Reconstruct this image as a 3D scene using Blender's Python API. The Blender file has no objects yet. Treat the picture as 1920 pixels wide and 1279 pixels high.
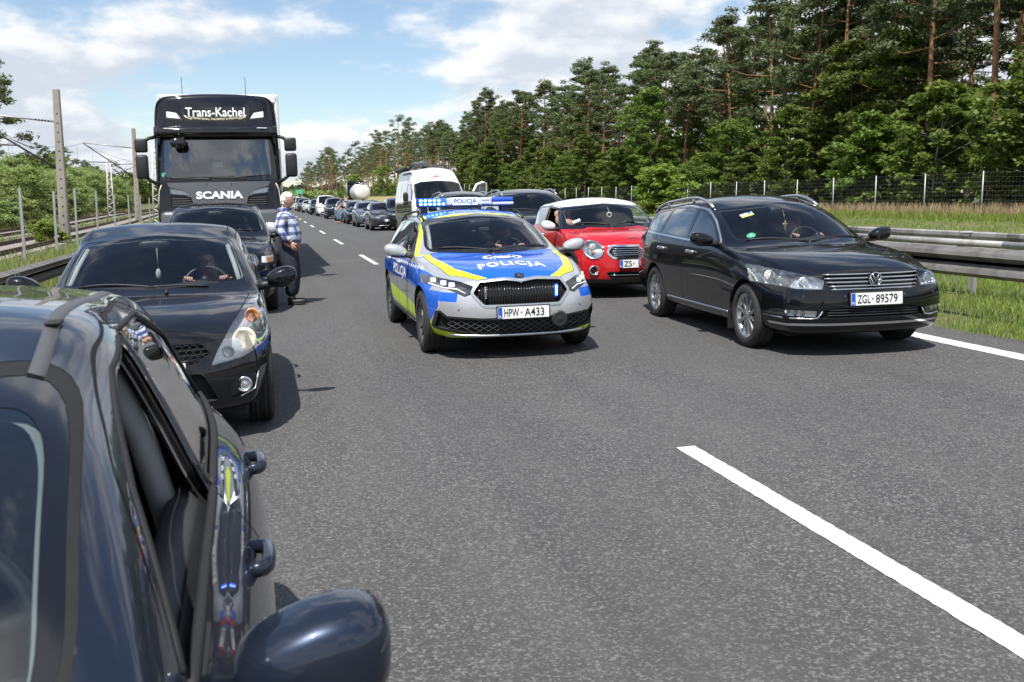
import bpy, bmesh, math, random
import numpy as np
from mathutils import Vector, Matrix
from mathutils.bvhtree import BVHTree
R = math.radians
rnd = random.Random(7)
SC = bpy.context.scene
COL = SC.collection

# ------------------------------------------------------------------ camera
CAM_H, F_PX, IMG_W, IMG_H = 1.62, 1867.0, 1920.0, 1279.0
PITCH = math.atan((IMG_H/2-375)/F_PX)
YAW = math.atan((IMG_W/2-502)*math.cos(PITCH)/F_PX)
cd = bpy.data.cameras.new('camera')
cam = bpy.data.objects.new('camera', cd); COL.objects.link(cam)
cam.location = (0, 0, CAM_H)
cam.rotation_euler = (math.pi/2-PITCH, 0, -YAW)
cd.sensor_width = 36; cd.lens = F_PX/IMG_W*36
cd.clip_start = 0.05; cd.clip_end = 6000
cd.dof.use_dof = True; cd.dof.focus_distance = 10.5; cd.dof.aperture_fstop = 8.0
SC.camera = cam

# ------------------------------------------------------------------ sky, sun, exposure
SUN = Vector((-0.30, -0.44, 1.0)).normalized()      # towards the sun
ELEV = math.asin(SUN.z); AZ = math.atan2(SUN.x, SUN.y)
w = bpy.data.worlds.new('World'); SC.world = w; w.use_nodes = True
nt = w.node_tree; nt.nodes.clear()
def wn(t, **k):
    n = nt.nodes.new(t)
    for a, b in k.items(): setattr(n, a, b)
    return n
def lk(a, b): nt.links.new(a, b)
def wmath(op, a, b=None, clamp=False):
    n = wn('ShaderNodeMath', operation=op); n.use_clamp = clamp
    for i, v in enumerate((a, b)):
        if v is None: continue
        if isinstance(v, (int, float)): n.inputs[i].default_value = v
        else: lk(v, n.inputs[i])
    return n.outputs[0]
out = wn('ShaderNodeOutputWorld'); bg = wn('ShaderNodeBackground')
sky = wn('ShaderNodeTexSky', sky_type='NISHITA'); sky.sun_disc = False
sky.sun_elevation = ELEV; sky.sun_rotation = AZ; sky.air_density = 1.0; sky.dust_density = 0.35; sky.ozone_density = 1.6; sky.altitude = 200
skys = wn('ShaderNodeVectorMath', operation='SCALE'); lk(sky.outputs[0], skys.inputs[0]); skys.inputs['Scale'].default_value = 0.112
tc = wn('ShaderNodeTexCoord'); sep = wn('ShaderNodeSeparateXYZ'); lk(tc.outputs['Generated'], sep.inputs[0])
zz = wmath('MAXIMUM', sep.outputs[2], 0.0)
den = wmath('ADD', zz, 0.34)
com = wn('ShaderNodeCombineXYZ'); lk(wmath('DIVIDE', sep.outputs[0], den), com.inputs[0]); lk(wmath('DIVIDE', sep.outputs[1], den), com.inputs[1])
lk(wmath('MULTIPLY', zz, 0.9), com.inputs[2])
def wnoise(sc, det, rough, off):
    m = wn('ShaderNodeMapping'); lk(com.outputs[0], m.inputs[0]); m.inputs['Location'].default_value = off
    n = wn('ShaderNodeTexNoise'); lk(m.outputs[0], n.inputs['Vector'])
    n.inputs['Scale'].default_value = sc; n.inputs['Detail'].default_value = det; n.inputs['Roughness'].default_value = rough
    return n.outputs[0]
def wramp(v, a, b):
    n = wn('ShaderNodeMapRange'); n.interpolation_type = 'SMOOTHSTEP'; lk(v, n.inputs[0])
    n.inputs[1].default_value = a; n.inputs[2].default_value = b; return n.outputs[0]
CLOUD_OFF = (9.1, 6.4, 0.0)
def dens(dx=0.0, dy=0.0):
    o = (CLOUD_OFF[0]+dx, CLOUD_OFF[1]+dy, 0.0)
    return wmath('ADD', wmath('MULTIPLY', wnoise(1.15, 2, 0.5, o), 0.60), wmath('MULTIPLY', wnoise(3.6, 9, 0.56, o), 0.40))
big = dens(); toward = dens(SUN.x*0.13, SUN.y*0.13)
# slant view through clouds of some thickness: cover closes towards the horizon
cov = wmath('ADD', big, wmath('MULTIPLY', wmath('SUBTRACT', 1.0, wmath('MULTIPLY', zz, 1.6, True)), 0.045))
mask = wramp(cov, 0.462, 0.54)
relief = wmath('SUBTRACT', big, toward)
lit = wmath('SUBTRACT', wramp(relief, -0.045, 0.055), wmath('MULTIPLY', wramp(big, 0.50, 0.62), 0.75), True)
cc = wn('ShaderNodeMix', data_type='RGBA'); lk(lit, cc.inputs[0])
cc.inputs[6].default_value = (0.53, 0.575, 0.645, 1); cc.inputs[7].default_value = (0.86, 0.865, 0.88, 1)
mx = wn('ShaderNodeMix', data_type='RGBA'); lk(wmath('MULTIPLY', mask, 0.96), mx.inputs[0]); lk(skys.outputs[0], mx.inputs[6]); lk(cc.outputs[2], mx.inputs[7])
lk(mx.outputs[2], bg.inputs[0]); bg.inputs[1].default_value = 1.0; lk(bg.outputs[0], out.inputs[0])
sd = bpy.data.lights.new('sun', 'SUN'); sd.energy = 5.0; sd.angle = R(0.6); sd.color = (1.0, 0.965, 0.91)
so = bpy.data.objects.new('sun', sd); COL.objects.link(so); so.rotation_euler = SUN.to_track_quat('Z', 'Y').to_euler()
vs = SC.view_settings; vs.view_transform = 'Standard'; vs.look = 'None'; vs.exposure = 0.36; vs.gamma = 1.0; vs.use_curve_mapping = False
SC.cycles.max_bounces = 8; SC.cycles.transparent_max_bounces = 16; SC.cycles.use_denoising = True
SC.cycles.caustics_reflective = False; SC.cycles.caustics_refractive = False

# ------------------------------------------------------------------ helpers
def tag(o, label=None, cat=None, group=None, kind=None):
    if label: o['label'] = label
    if cat: o['category'] = cat
    if group: o['group'] = group
    if kind: o['kind'] = kind
    return o
def link(o, parent=None):
    COL.objects.link(o)
    if parent: o.parent = parent
    return o
def empty(name, loc=(0, 0, 0), rz=0.0, sc=1.0):
    o = bpy.data.objects.new(name, None); COL.objects.link(o)
    o.location = loc; o.rotation_euler = (0, 0, rz); o.scale = (sc,)*3
    o.empty_display_size = 0.2
    return o
def copy_tree(o, parent=None):
    c = o.copy(); COL.objects.link(c); c.parent = parent
    for ch in [x for x in o.children]: copy_tree(ch, c)
    return c
def mesh_obj(name, me, parent=None):
    return link(bpy.data.objects.new(name, me), parent)
def from_bm(name, bm, mats, parent=None, smooth=True, recalc=False):
    if recalc: bmesh.ops.recalc_face_normals(bm, faces=bm.faces[:])
    me = bpy.data.meshes.new(name); bm.to_mesh(me); bm.free()
    for m in (mats if isinstance(mats, (list, tuple)) else [mats]): me.materials.append(M[m] if isinstance(m, str) else m)
    if smooth: me.shade_smooth()
    else: me.shade_flat()
    return mesh_obj(name, me, parent)
def np_mesh(name, V, Fq, mats, parent=None, smooth=False, mi=None):
    """V (n,3) F (m,k) arrays -> one mesh object"""
    V = np.asarray(V, np.float32); Fq = np.asarray(Fq, np.int32); k = Fq.shape[1]
    me = bpy.data.meshes.new(name)
    me.vertices.add(len(V)); me.vertices.foreach_set('co', V.ravel())
    me.loops.add(Fq.size); me.loops.foreach_set('vertex_index', Fq.ravel())
    me.polygons.add(len(Fq)); me.polygons.foreach_set('loop_start', np.arange(0, Fq.size, k, dtype=np.int32))
    if mi is not None: me.polygons.foreach_set('material_index', np.asarray(mi, np.int32))
    me.update(calc_edges=True)
    for m in (mats if isinstance(mats, (list, tuple)) else [mats]): me.materials.append(M[m] if isinstance(m, str) else m)
    if smooth: me.shade_smooth()
    else: me.shade_flat()
    return mesh_obj(name, me, parent) if parent is not False else me
def pchip(keys):
    k = sorted(keys); x = np.array([a for a, b in k], float); y = np.array([b for a, b in k], float)
    if len(x) == 1: return lambda t: np.full(np.shape(t), y[0]) if np.ndim(t) else y[0]
    h = np.diff(x); d = np.diff(y)/h; m = np.zeros(len(x))
    m[0], m[-1] = d[0], d[-1]
    for i in range(1, len(x)-1):
        if d[i-1]*d[i] > 0:
            w1 = 2*h[i]+h[i-1]; w2 = h[i]+2*h[i-1]; m[i] = (w1+w2)/(w1/d[i-1]+w2/d[i])
    def f(t):
        t = np.clip(t, x[0], x[-1]); i = np.clip(np.searchsorted(x, t)-1, 0, len(h)-1)
        s = (t-x[i])/h[i]
        return (1+2*s)*(1-s)**2*y[i]+s*(1-s)**2*h[i]*m[i]+s*s*(3-2*s)*y[i+1]+s*s*(s-1)*h[i]*m[i+1]
    return f
def box(bm, c, s, rz=0.0, bev=0.0, rx=0.0, ry=0.0, seg=1, mi=0):
    M4 = Matrix.Translation(c) @ Matrix.Rotation(rz, 4, 'Z') @ Matrix.Rotation(ry, 4, 'Y') @ Matrix.Rotation(rx, 4, 'X') @ Matrix.Diagonal((s[0], s[1], s[2], 1))
    r = bmesh.ops.create_cube(bm, size=1.0, matrix=M4)
    fs = {f for v in r['verts'] for f in v.link_faces}
    for f in fs: f.material_index = mi
    if bev > 0:
        es = list({e for v in r['verts'] for e in v.link_edges})
        bmesh.ops.bevel(bm, geom=es, offset=bev, segments=seg, affect='EDGES', profile=0.5, material=-1)
def tube(bm, pts, rad, n=8, cap=True, mi=0):
    pts = [Vector(p) for p in pts]; rings = []
    rr = rad if isinstance(rad, (list, tuple)) else [rad]*len(pts)
    up = None
    for i, p in enumerate(pts):
        d = (pts[min(i+1, len(pts)-1)]-pts[max(i-1, 0)]).normalized()
        if up is None:
            up = Vector((0, 0, 1)) if abs(d.z) < 0.9 else Vector((1, 0, 0))
        a = d.cross(up); a = a.normalized() if a.length > 1e-6 else Vector((1, 0, 0)); b = a.cross(d).normalized(); up = b
        rings.append([bm.verts.new(p+(a*math.cos(t)+b*math.sin(t))*rr[i]) for t in [2*math.pi*k/n for k in range(n)]])
    for i in range(len(rings)-1):
        for k in range(n):
            f = bm.faces.new((rings[i][k], rings[i][(k+1) % n], rings[i+1][(k+1) % n], rings[i+1][k])); f.material_index = mi
    if cap:
        f = bm.faces.new(rings[0][::-1]); f.material_index = mi
        f = bm.faces.new(rings[-1]); f.material_index = mi
def lathe(bm, prof, n=32, axis='X', c=(0, 0, 0), mi=None, closed=False):
    """prof: (axial, radius) list"""
    rings = []
    for a, r in prof:
        ring = []
        for k in range(n):
            t = 2*math.pi*k/n
            p = (a, r*math.cos(t), r*math.sin(t)) if axis == 'X' else ((r*math.cos(t), a, r*math.sin(t)) if axis == 'Y' else (r*math.cos(t), r*math.sin(t), a))
            ring.append(bm.verts.new((p[0]+c[0], p[1]+c[1], p[2]+c[2])))
        rings.append(ring)
    m = len(rings); rng = range(m) if closed else range(m-1)
    for i in rng:
        for k in range(n):
            f = bm.faces.new((rings[i][k], rings[i][(k+1) % n], rings[(i+1) % m][(k+1) % n], rings[(i+1) % m][k]))
            if mi is not None: f.material_index = mi
    return rings
def disc(bm, c, r, axis='Y', n=20, mi=0):
    vs = []
    for k in range(n):
        t = 2*math.pi*k/n; a, b = r*math.cos(t), r*math.sin(t)
        vs.append(bm.verts.new((c[0]+a, c[1], c[2]+b) if axis == 'Y' else ((c[0], c[1]+a, c[2]+b) if axis == 'X' else (c[0]+a, c[1]+b, c[2]))))
    f = bm.faces.new(vs); f.material_index = mi; return f
def ellipsoid(bm, c, s, u=16, v=10, e=1.0, mi=0, rot=None):
    """superellipsoid: e<1 is boxier"""
    def sp(x, p): return math.copysign(abs(x)**p, x)
    r = bmesh.ops.create_uvsphere(bm, u_segments=u, v_segments=v, radius=1.0)
    for q in r['verts']:
        p = q.co
        n = (abs(p.x)**(2/e)+abs(p.y)**(2/e)+abs(p.z)**(2/e))**(e/2)
        p = Vector((p.x/n*s[0], p.y/n*s[1], p.z/n*s[2]))
        if rot: p = rot @ p
        q.co = p+Vector(c)
    for f in {f for q in r['verts'] for f in q.link_faces}: f.material_index = mi
    return r['verts']
def subsurf(me_obj, lv):
    m = me_obj.modifiers.new('s', 'SUBSURF'); m.levels = lv; m.render_levels = lv
    dg = bpy.context.evaluated_depsgraph_get(); me = bpy.data.meshes.new_from_object(me_obj.evaluated_get(dg))
    old = me_obj.data; me_obj.modifiers.clear(); me_obj.data = me; bpy.data.meshes.remove(old)
    return me_obj

# ------------------------------------------------------------------ materials
M = {}
class NT:
    def __init__(s, name):
        s.m = bpy.data.materials.new(name); s.m.use_nodes = True; s.t = s.m.node_tree; s.t.nodes.clear()
        s.out = s.n('ShaderNodeOutputMaterial'); M[name] = s.m
    def n(s, t, **k):
        x = s.t.nodes.new(t)
        for a, b in k.items(): setattr(x, a, b)
        return x
    def l(s, a, b): s.t.links.new(a, b)
    def set(s, node, **k):
        for a, v in k.items():
            i = node.inputs[a.replace('_', ' ')]
            if hasattr(v, 'links') or isinstance(v, bpy.types.NodeSocket): s.l(v, i)
            else: i.default_value = v
    def math(s, op, a, b=0.0, clamp=False):
        x = s.n('ShaderNodeMath', operation=op); x.use_clamp = clamp
        for i, v in enumerate((a, b)):
            if isinstance(v, (int, float)): x.inputs[i].default_value = v
            else: s.l(v, x.inputs[i])
        return x.outputs[0]
    def obj(s):
        return s.n('ShaderNodeTexCoord').outputs['Object']
    def geo(s):
        return s.n('ShaderNodeNewGeometry').outputs['Position']
    def noise(s, vec, scale, det=3, rough=0.55, stretch=None):
        if stretch:
            mp = s.n('ShaderNodeMapping'); s.l(vec, mp.inputs[0]); mp.inputs['Scale'].default_value = stretch; vec = mp.outputs[0]
        x = s.n('ShaderNodeTexNoise'); s.l(vec, x.inputs['Vector'])
        x.inputs['Scale'].default_value = scale; x.inputs['Detail'].default_value = det; x.inputs['Roughness'].default_value = rough
        return x.outputs[0]
    def rng(s, v, a, b, c=0.0, d=1.0):
        x = s.n('ShaderNodeMapRange'); s.l(v, x.inputs[0])
        for i, q in enumerate((a, b, c, d)): x.inputs[i+1].default_value = q
        return x.outputs[0]
    def mix(s, f, a, b):
        x = s.n('ShaderNodeMix', data_type='RGBA')
        for i, v in ((0, f), (6, a), (7, b)):
            if isinstance(v, (int, float)): x.inputs[i].default_value = v
            elif isinstance(v, (tuple, list)): x.inputs[i].default_value = (v[0], v[1], v[2], 1)
            else: s.l(v, x.inputs[i])
        return x.outputs[2]
    def bump(s, h, strength=0.3, dist=0.01):
        x = s.n('ShaderNodeBump'); s.l(h, x.inputs['Height']); x.inputs['Strength'].default_value = strength; x.inputs['Distance'].default_value = dist
        return x.outputs[0]
    def pr(s, col, rough=0.5, metal=0.0, **k):
        p = s.n('ShaderNodeBsdfPrincipled')
        if isinstance(col, (tuple, list)): p.inputs['Base Color'].default_value = (col[0], col[1], col[2], 1)
        else: s.l(col, p.inputs['Base Color'])
        for nm, v in (('Roughness', rough), ('Metallic', metal)):
            if isinstance(v, (int, float)): p.inputs[nm].default_value = v
            else: s.l(v, p.inputs[nm])
        for a, v in k.items():
            i = p.inputs[a.replace('_', ' ')]
            if isinstance(v, (int, float)): i.default_value = v
            elif isinstance(v, (tuple, list)): i.default_value = (v[0], v[1], v[2], 1) if len(i.default_value) == 4 else v
            else: s.l(v, i)
        s.l(p.outputs[0], s.out.inputs[0]); return p
def plain(name, col, rough=0.6, metal=0.0, var=0.12, sc=6.0, **k):
    t = NT(name); v = t.noise(t.obj(), sc, 4)
    a = tuple(c*(1-var) for c in col); b = tuple(min(1, c*(1+var)) for c in col)
    t.pr(t.mix(v, a, b), t.rng(v, 0.3, 0.7, max(0.02, rough-0.06), min(1, rough+0.06)), metal, **k)
    return t
def paint(name, col, metal=0.0, rough=0.35, dust=0.05, coat=1.0):
    t = NT(name); o = t.obj()
    d = t.math('MULTIPLY', t.rng(t.noise(o, 5.0, 6, 0.65), 0.45, 0.8), dust)
    c = t.mix(d, col, (0.34, 0.31, 0.27))
    t.pr(c, rough, metal, Coat_Weight=coat, Coat_Roughness=t.rng(t.noise(o, 3.0, 4), 0.3, 0.8, 0.008, 0.04), Coat_IOR=1.46, Specular_IOR_Level=0.08)
def glass(name, tint, gloss_tint=(1, 1, 1), dirt=0.03, refl=2.1):
    t = NT(name)
    fr = t.n('ShaderNodeFresnel'); fr.inputs[0].default_value = 1.52
    tr = t.n('ShaderNodeBsdfTransparent'); tr.inputs[0].default_value = (*tint, 1)
    gl = t.n('ShaderNodeBsdfGlossy'); gl.inputs[0].default_value = (*gloss_tint, 1); gl.inputs[1].default_value = 0.015
    df = t.n('ShaderNodeBsdfDiffuse'); df.inputs[0].default_value = (0.5, 0.52, 0.52, 1)
    m0 = t.n('ShaderNodeMixShader'); t.l(t.rng(t.noise(t.obj(), 4.0, 6, 0.7), 0.45, 0.85, dirt*0.35, dirt*1.6), m0.inputs[0]); t.l(tr.outputs[0], m0.inputs[1]); t.l(df.outputs[0], m0.inputs[2])
    m1 = t.n('ShaderNodeMixShader'); t.l(t.math('MULTIPLY', fr.outputs[0], refl, True), m1.inputs[0]); t.l(m0.outputs[0], m1.inputs[1]); t.l(gl.outputs[0], m1.inputs[2])
    t.l(m1.outputs[0], t.out.inputs[0])
def emit(name, col, s, base=(0.02, 0.02, 0.02)):
    t = NT(name); t.pr(base, 0.25, 0.0, Emission_Color=col, Emission_Strength=s)

def mats():
    # asphalt: dark binder, pale chippings, worn wheel paths
    t = NT('asphalt'); o = t.geo()
    vo = t.n('ShaderNodeTexVoronoi'); t.l(o, vo.inputs['Vector']); vo.inputs['Scale'].default_value = 95.0
    stone = t.n('ShaderNodeSeparateColor'); t.l(vo.outputs['Color'], stone.inputs[0])
    chip = t.math('POWER', stone.outputs[0], 3.6)
    big = t.noise(o, 0.35, 4, 0.6); mid = t.noise(o, 2.2, 5, 0.6, (1.0, 0.18, 1.0)); fine = t.noise(o, 42.0, 4, 0.7)
    c = t.mix(chip, (0.058, 0.057, 0.056), (0.25, 0.245, 0.24))
    c = t.mix(t.math('MULTIPLY', t.rng(fine, 0.35, 0.65), 0.5), c, (0.040, 0.040, 0.040))
    c = t.mix(t.rng(mid, 0.38, 0.72, 0.0, 0.35), c, (0.125, 0.122, 0.118))
    c = t.mix(t.rng(big, 0.35, 0.65, 0.0, 0.35), c, (0.076, 0.075, 0.074))
    lane = t.noise(o, 1.1, 4, 0.6, (1.0, 0.015, 1.0)); c = t.mix(t.rng(lane, 0.45, 0.75, 0.0, 0.38), c, (0.052, 0.051, 0.051))
    spot = t.rng(t.noise(o, 0.9, 3, 0.5), 0.70, 0.76, 0.0, 0.6); c = t.mix(spot, c, (0.035, 0.035, 0.037))
    h = t.math('ADD', t.math('MULTIPLY', t.math('SUBTRACT', 1.0, vo.outputs['Distance']), 0.6), fine)
    t.pr(c, 0.78, 0.0, Normal=t.bump(h, 0.55, 0.006), Specular_IOR_Level=0.35)
    t = NT('road_paint'); o = t.geo()
    wear = t.math('MULTIPLY', t.rng(t.noise(o, 70.0, 5, 0.8), 0.50, 0.66), t.rng(t.noise(o, 3.0, 3), 0.32, 0.68))
    t.pr(t.mix(t.rng(t.noise(o, 2.0, 4, 0.6, (1, .25, 1)), .55, .8, 0, .45), t.mix(wear, (0.66, 0.66, 0.645), (0.15, 0.15, 0.15)), (0.44, 0.44, 0.43)), 0.6, 0, Normal=t.bump(t.noise(o, 90.0, 3), 0.3, 0.004))
    t = NT('soil'); o = t.geo()
    a = t.noise(o, 0.22, 5, 0.6); b = t.noise(o, 6.0, 5, 0.7)
    c = t.mix(t.rng(a, 0.35, 0.68), (0.075, 0.105, 0.026), (0.17, 0.145, 0.062))
    c = t.mix(t.rng(b, 0.35, 0.75, 0, 0.6), c, (0.045, 0.06, 0.018))
    t.pr(c, 0.95, 0, Normal=t.bump(b, 0.8, 0.06))
    t = NT('forest_soil'); o = t.geo(); b = t.noise(o, 1.2, 6, 0.7)
    t.pr(t.mix(t.rng(b, 0.3, 0.7), (0.05, 0.04, 0.02), (0.05, 0.075, 0.02)), 0.95)
    t = NT('sand'); o = t.geo(); b = t.noise(o, 1.5, 6, 0.7)
    t.pr(t.mix(t.rng(b, 0.4, 0.62), (0.36, 0.27, 0.13), (0.14, 0.15, 0.05)), 0.95, 0, Normal=t.bump(b, 0.6, 0.1))
    t = NT('gravel'); o = t.geo(); v = t.n('ShaderNodeTexVoronoi'); t.l(o, v.inputs['Vector']); v.inputs['Scale'].default_value = 14.0
    sc = t.n('ShaderNodeSeparateColor'); t.l(v.outputs['Color'], sc.inputs[0])
    c = t.mix(sc.outputs[0], (0.08, 0.068, 0.058), (0.22, 0.19, 0.165))
    t.pr(t.mix(t.rng(t.noise(o, 0.8, 4), 0.4, 0.7, 0, 0.6), c, (0.20, 0.14, 0.10)), 0.9, 0, Normal=t.bump(v.outputs['Distance'], 0.9, 0.04))
    # leaves: hue varies from tree to tree and leaf to leaf
    def leaf(name, dark, light, trans=0.35, rough=0.5):
        t = NT(name); ob = t.n('ShaderNodeObjectInfo').outputs['Random']; g = t.n('ShaderNodeNewGeometry')
        isl = g.outputs['Random Per Island']
        f = t.math('ADD', t.math('MULTIPLY', ob, 0.55), t.math('MULTIPLY', isl, 0.5), True)
        c = t.mix(f, dark, light)
        hs = t.n('ShaderNodeHueSaturation'); t.l(c, hs.inputs['Color']); t.l(t.rng(ob, 0, 1, 0.472, 0.512), hs.inputs['Hue']); hs.inputs['Saturation'].default_value = 0.95
        p = t.pr(hs.outputs[0], rough, 0, Specular_IOR_Level=0.35)
        tl = t.n('ShaderNodeBsdfTranslucent'); t.l(hs.outputs[0], tl.inputs[0])
        mx = t.n('ShaderNodeMixShader'); mx.inputs[0].default_value = trans; t.l(p.outputs[0], mx.inputs[1]); t.l(tl.outputs[0], mx.inputs[2]); t.l(mx.outputs[0], t.out.inputs[0])
    leaf('pine_needles', (0.065, 0.100, 0.038), (0.165, 0.215, 0.080), 0.28)
    leaf('broad_leaves', (0.070, 0.125, 0.022), (0.205, 0.285, 0.045), 0.42)
    leaf('bush_leaves', (0.17, 0.245, 0.07), (0.36, 0.45, 0.14), 0.4)
    leaf('bright_leaves', (0.14, 0.24, 0.03), (0.27, 0.38, 0.05), 0.4)
    leaf('far_leaves', (0.035, 0.060, 0.026), (0.06, 0.095, 0.036), 0.15)
    leaf('grass_green', (0.13, 0.215, 0.032), (0.28, 0.38, 0.065), 0.35, 0.6)
    leaf('grass_dry', (0.22, 0.19, 0.075), (0.42, 0.34, 0.16), 0.3, 0.7)
    leaf('grass_seed', (0.28, 0.22, 0.11), (0.46, 0.36, 0.20), 0.3, 0.8)
    t = NT('pine_bark'); o = t.obj(); s = t.n('ShaderNodeSeparateXYZ'); t.l(o, s.inputs[0])
    c = t.mix(t.rng(s.outputs[2], 3.0, 8.5), (0.115, 0.085, 0.066), (0.40, 0.205, 0.095))
    n = t.noise(o, 7.0, 5, 0.7, (1, 1, 0.35))
    t.pr(t.mix(t.rng(n, 0.4, 0.68, 0, 0.7), c, (0.07, 0.055, 0.045)), 0.9, 0, Normal=t.bump(n, 0.8, 0.05))
    plain('grey_bark', (0.15, 0.13, 0.11), 0.9, 0, 0.5, 5)
    plain('pale_bark', (0.36, 0.35, 0.33), 0.9, 0, 0.5, 5)
    # metals, plastics
    t = NT('galvanised'); o = t.obj(); n = t.noise(o, 3.0, 6, 0.7); st = t.noise(o, 4.0, 4, 0.6, (1, 1, 0.15))
    c = t.mix(t.rng(n, 0.3, 0.7), (0.30, 0.29, 0.275), (0.43, 0.42, 0.40))
    t.pr(t.mix(t.rng(st, 0.45, 0.72, 0, 0.7), c, (0.19, 0.17, 0.15)), 0.58, 0.25, Normal=t.bump(n, 0.1, 0.01))
    plain('steel_post', (0.40, 0.41, 0.41), 0.5, 0.5, 0.2, 4)
    plain('fence_wire', (0.34, 0.34, 0.33), 0.6, 0.5, 0.1, 4)
    t = NT('concrete'); o = t.obj(); n = t.noise(o, 3.0, 6, 0.7); st = t.noise(o, 2.5, 4, 0.6, (1, 1, 0.1))
    t.pr(t.mix(t.rng(st, 0.45, 0.72, 0, 0.8), t.mix(n, (0.26, 0.235, 0.20), (0.40, 0.37, 0.325)), (0.15, 0.135, 0.115)), 0.9, 0, Normal=t.bump(n, 0.4, 0.02))
    plain('sleeper_concrete', (0.25, 0.225, 0.20), 0.9, 0, 0.35, 4)
    plain('rail_steel', (0.12, 0.08, 0.06), 0.6, 0.5, 0.3, 4)
    plain('wire_dark', (0.05, 0.05, 0.055), 0.6, 0.3, 0.1, 2)
    plain('mast_white', (0.62, 0.61, 0.57), 0.6, 0, 0.3, 3)
    plain('rubber', (0.012, 0.012, 0.0125), 0.75, 0, 0.4, 18)
    plain('tyre', (0.030, 0.029, 0.028), 0.8, 0, 0.5, 12)
    plain('black_plastic', (0.018, 0.018, 0.019), 0.5, 0, 0.25, 10)
    plain('grey_plastic', (0.075, 0.077, 0.08), 0.55, 0, 0.2, 10)
    plain('gloss_black', (0.008, 0.008, 0.009), 0.12, 0, 0.1, 4, Coat_Weight=0.6, Coat_Roughness=0.03)
    plain('seam', (0.006, 0.006, 0.006), 0.8, 0, 0.1, 4)
    plain('under', (0.012, 0.012, 0.012), 0.9, 0, 0.3, 4)
    plain('chrome', (0.75, 0.76, 0.77), 0.12, 1.0, 0.04, 5)
    plain('satin_metal', (0.62, 0.63, 0.65), 0.28, 0.9, 0.06, 8)
    plain('alloy', (0.50, 0.51, 0.53), 0.32, 0.85, 0.12, 9)
    plain('alloy_dark', (0.16, 0.165, 0.17), 0.35, 0.7, 0.2, 9)
    plain('disc_metal', (0.20, 0.19, 0.18), 0.4, 0.9, 0.2, 9)
    plain('reflector', (0.72, 0.74, 0.76), 0.2, 0.9, 0.2, 25)
    plain('lamp_white', (0.80, 0.82, 0.84), 0.25, 0.3, 0.08, 25)
    plain('lamp_dark', (0.03, 0.032, 0.036), 0.25, 0.3, 0.2, 25)
    plain('amber', (0.85, 0.32, 0.10), 0.25, 0, 0.15, 25)
    plain('interior_dark', (0.022, 0.023, 0.025), 0.8, 0, 0.25, 12)
    plain('interior_mid', (0.035, 0.036, 0.038), 0.75, 0, 0.25, 12)
    plain('seat_cloth', (0.045, 0.047, 0.052), 0.9, 0, 0.3, 30)
    plain('lining_light', (0.42, 0.43, 0.42), 0.85, 0, 0.08, 8)
    plain('white_print', (0.82, 0.83, 0.84), 0.5, 0, 0.03, 8)
    plain('plate_white', (0.80, 0.80, 0.78), 0.4, 0, 0.05, 14)
    plain('plate_blue', (0.02, 0.09, 0.50), 0.4, 0, 0.05, 14)
    plain('black_print', (0.012, 0.012, 0.013), 0.5, 0, 0.05, 8)
    plain('blue_print', (0.03, 0.10, 0.50), 0.4, 0, 0.05, 8)
    plain('cream_print', (0.74, 0.68, 0.46), 0.5, 0, 0.05, 8)
    plain('red_print', (0.60, 0.03, 0.03), 0.4, 0, 0.05, 8)
    plain('green_print', (0.10, 0.48, 0.28), 0.5, 0, 0.05, 8)
    plain('yellow_print', (0.72, 0.74, 0.10), 0.5, 0, 0.05, 8)
    plain('gold', (0.62, 0.46, 0.22), 0.35, 0.6, 0.1, 20)
    emit('drl', (1.0, 0.98, 0.95), 0.9, (0.7, 0.7, 0.7)); emit('halogen', (1.0, 0.86, 0.62), 0.25, (0.75, 0.70, 0.6))
    emit('blue_led', (0.015, 0.085, 1.0), 2.6); emit('blue_led_core', (0.35, 0.68, 1.0), 4.0)
    emit('sign_lit', (0.85, 0.9, 1.0), 0.35, (0.75, 0.77, 0.8))
    # paints
    paint('paint_black', (0.004, 0.0045, 0.006), 0.0, 0.3, 0.008)
    paint('paint_black_dusty', (0.006, 0.0065, 0.009), 0.0, 0.35, 0.03)
    paint('paint_navy', (0.012, 0.018, 0.034), 0.5, 0.32, 0.015)
    paint('paint_bluegrey', (0.020, 0.027, 0.046), 0.45, 0.30, 0.03)
    paint('paint_truck', (0.006, 0.007, 0.012), 0.0, 0.3, 0.01)
    paint('paint_graphite', (0.055, 0.057, 0.063), 0.7, 0.36, 0.06)
    paint('paint_greygrille', (0.125, 0.13, 0.135), 0.5, 0.42, 0.05)
    paint('paint_silver', (0.60, 0.61, 0.63), 0.55, 0.32, 0.04)
    paint('paint_white', (0.78, 0.79, 0.78), 0.0, 0.4, 0.05)
    paint('paint_red', (0.52, 0.012, 0.018), 0.1, 0.35, 0.03)
    paint('paint_blue', (0.012, 0.115, 0.62), 0.0, 0.35, 0.03)
    paint('paint_lime', (0.66, 0.86, 0.03), 0.0, 0.45, 0.02, 0.5)
    paint('paint_steelblue', (0.16, 0.20, 0.26), 0.7, 0.36, 0.05)
    plain('curtain_side', (0.05, 0.052, 0.06), 0.6, 0, 0.2, 2)
    plain('tank_white', (0.72, 0.72, 0.70), 0.35, 0, 0.15, 1)
    # glass
    glass('windscreen', (0.86, 0.91, 0.92), dirt=0.01, refl=1.1); glass('truck_glass', (0.5, 0.56, 0.57), dirt=0.01, refl=4.0); glass('side_glass', (0.42, 0.47, 0.47)); glass('privacy_glass', (0.07, 0.08, 0.085))
    glass('lens', (0.93, 0.95, 0.96), dirt=0.05); glass('blue_lens', (0.10, 0.28, 0.95)); glass('clear_tint', (0.66, 0.75, 0.76), dirt=0.02)
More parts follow.
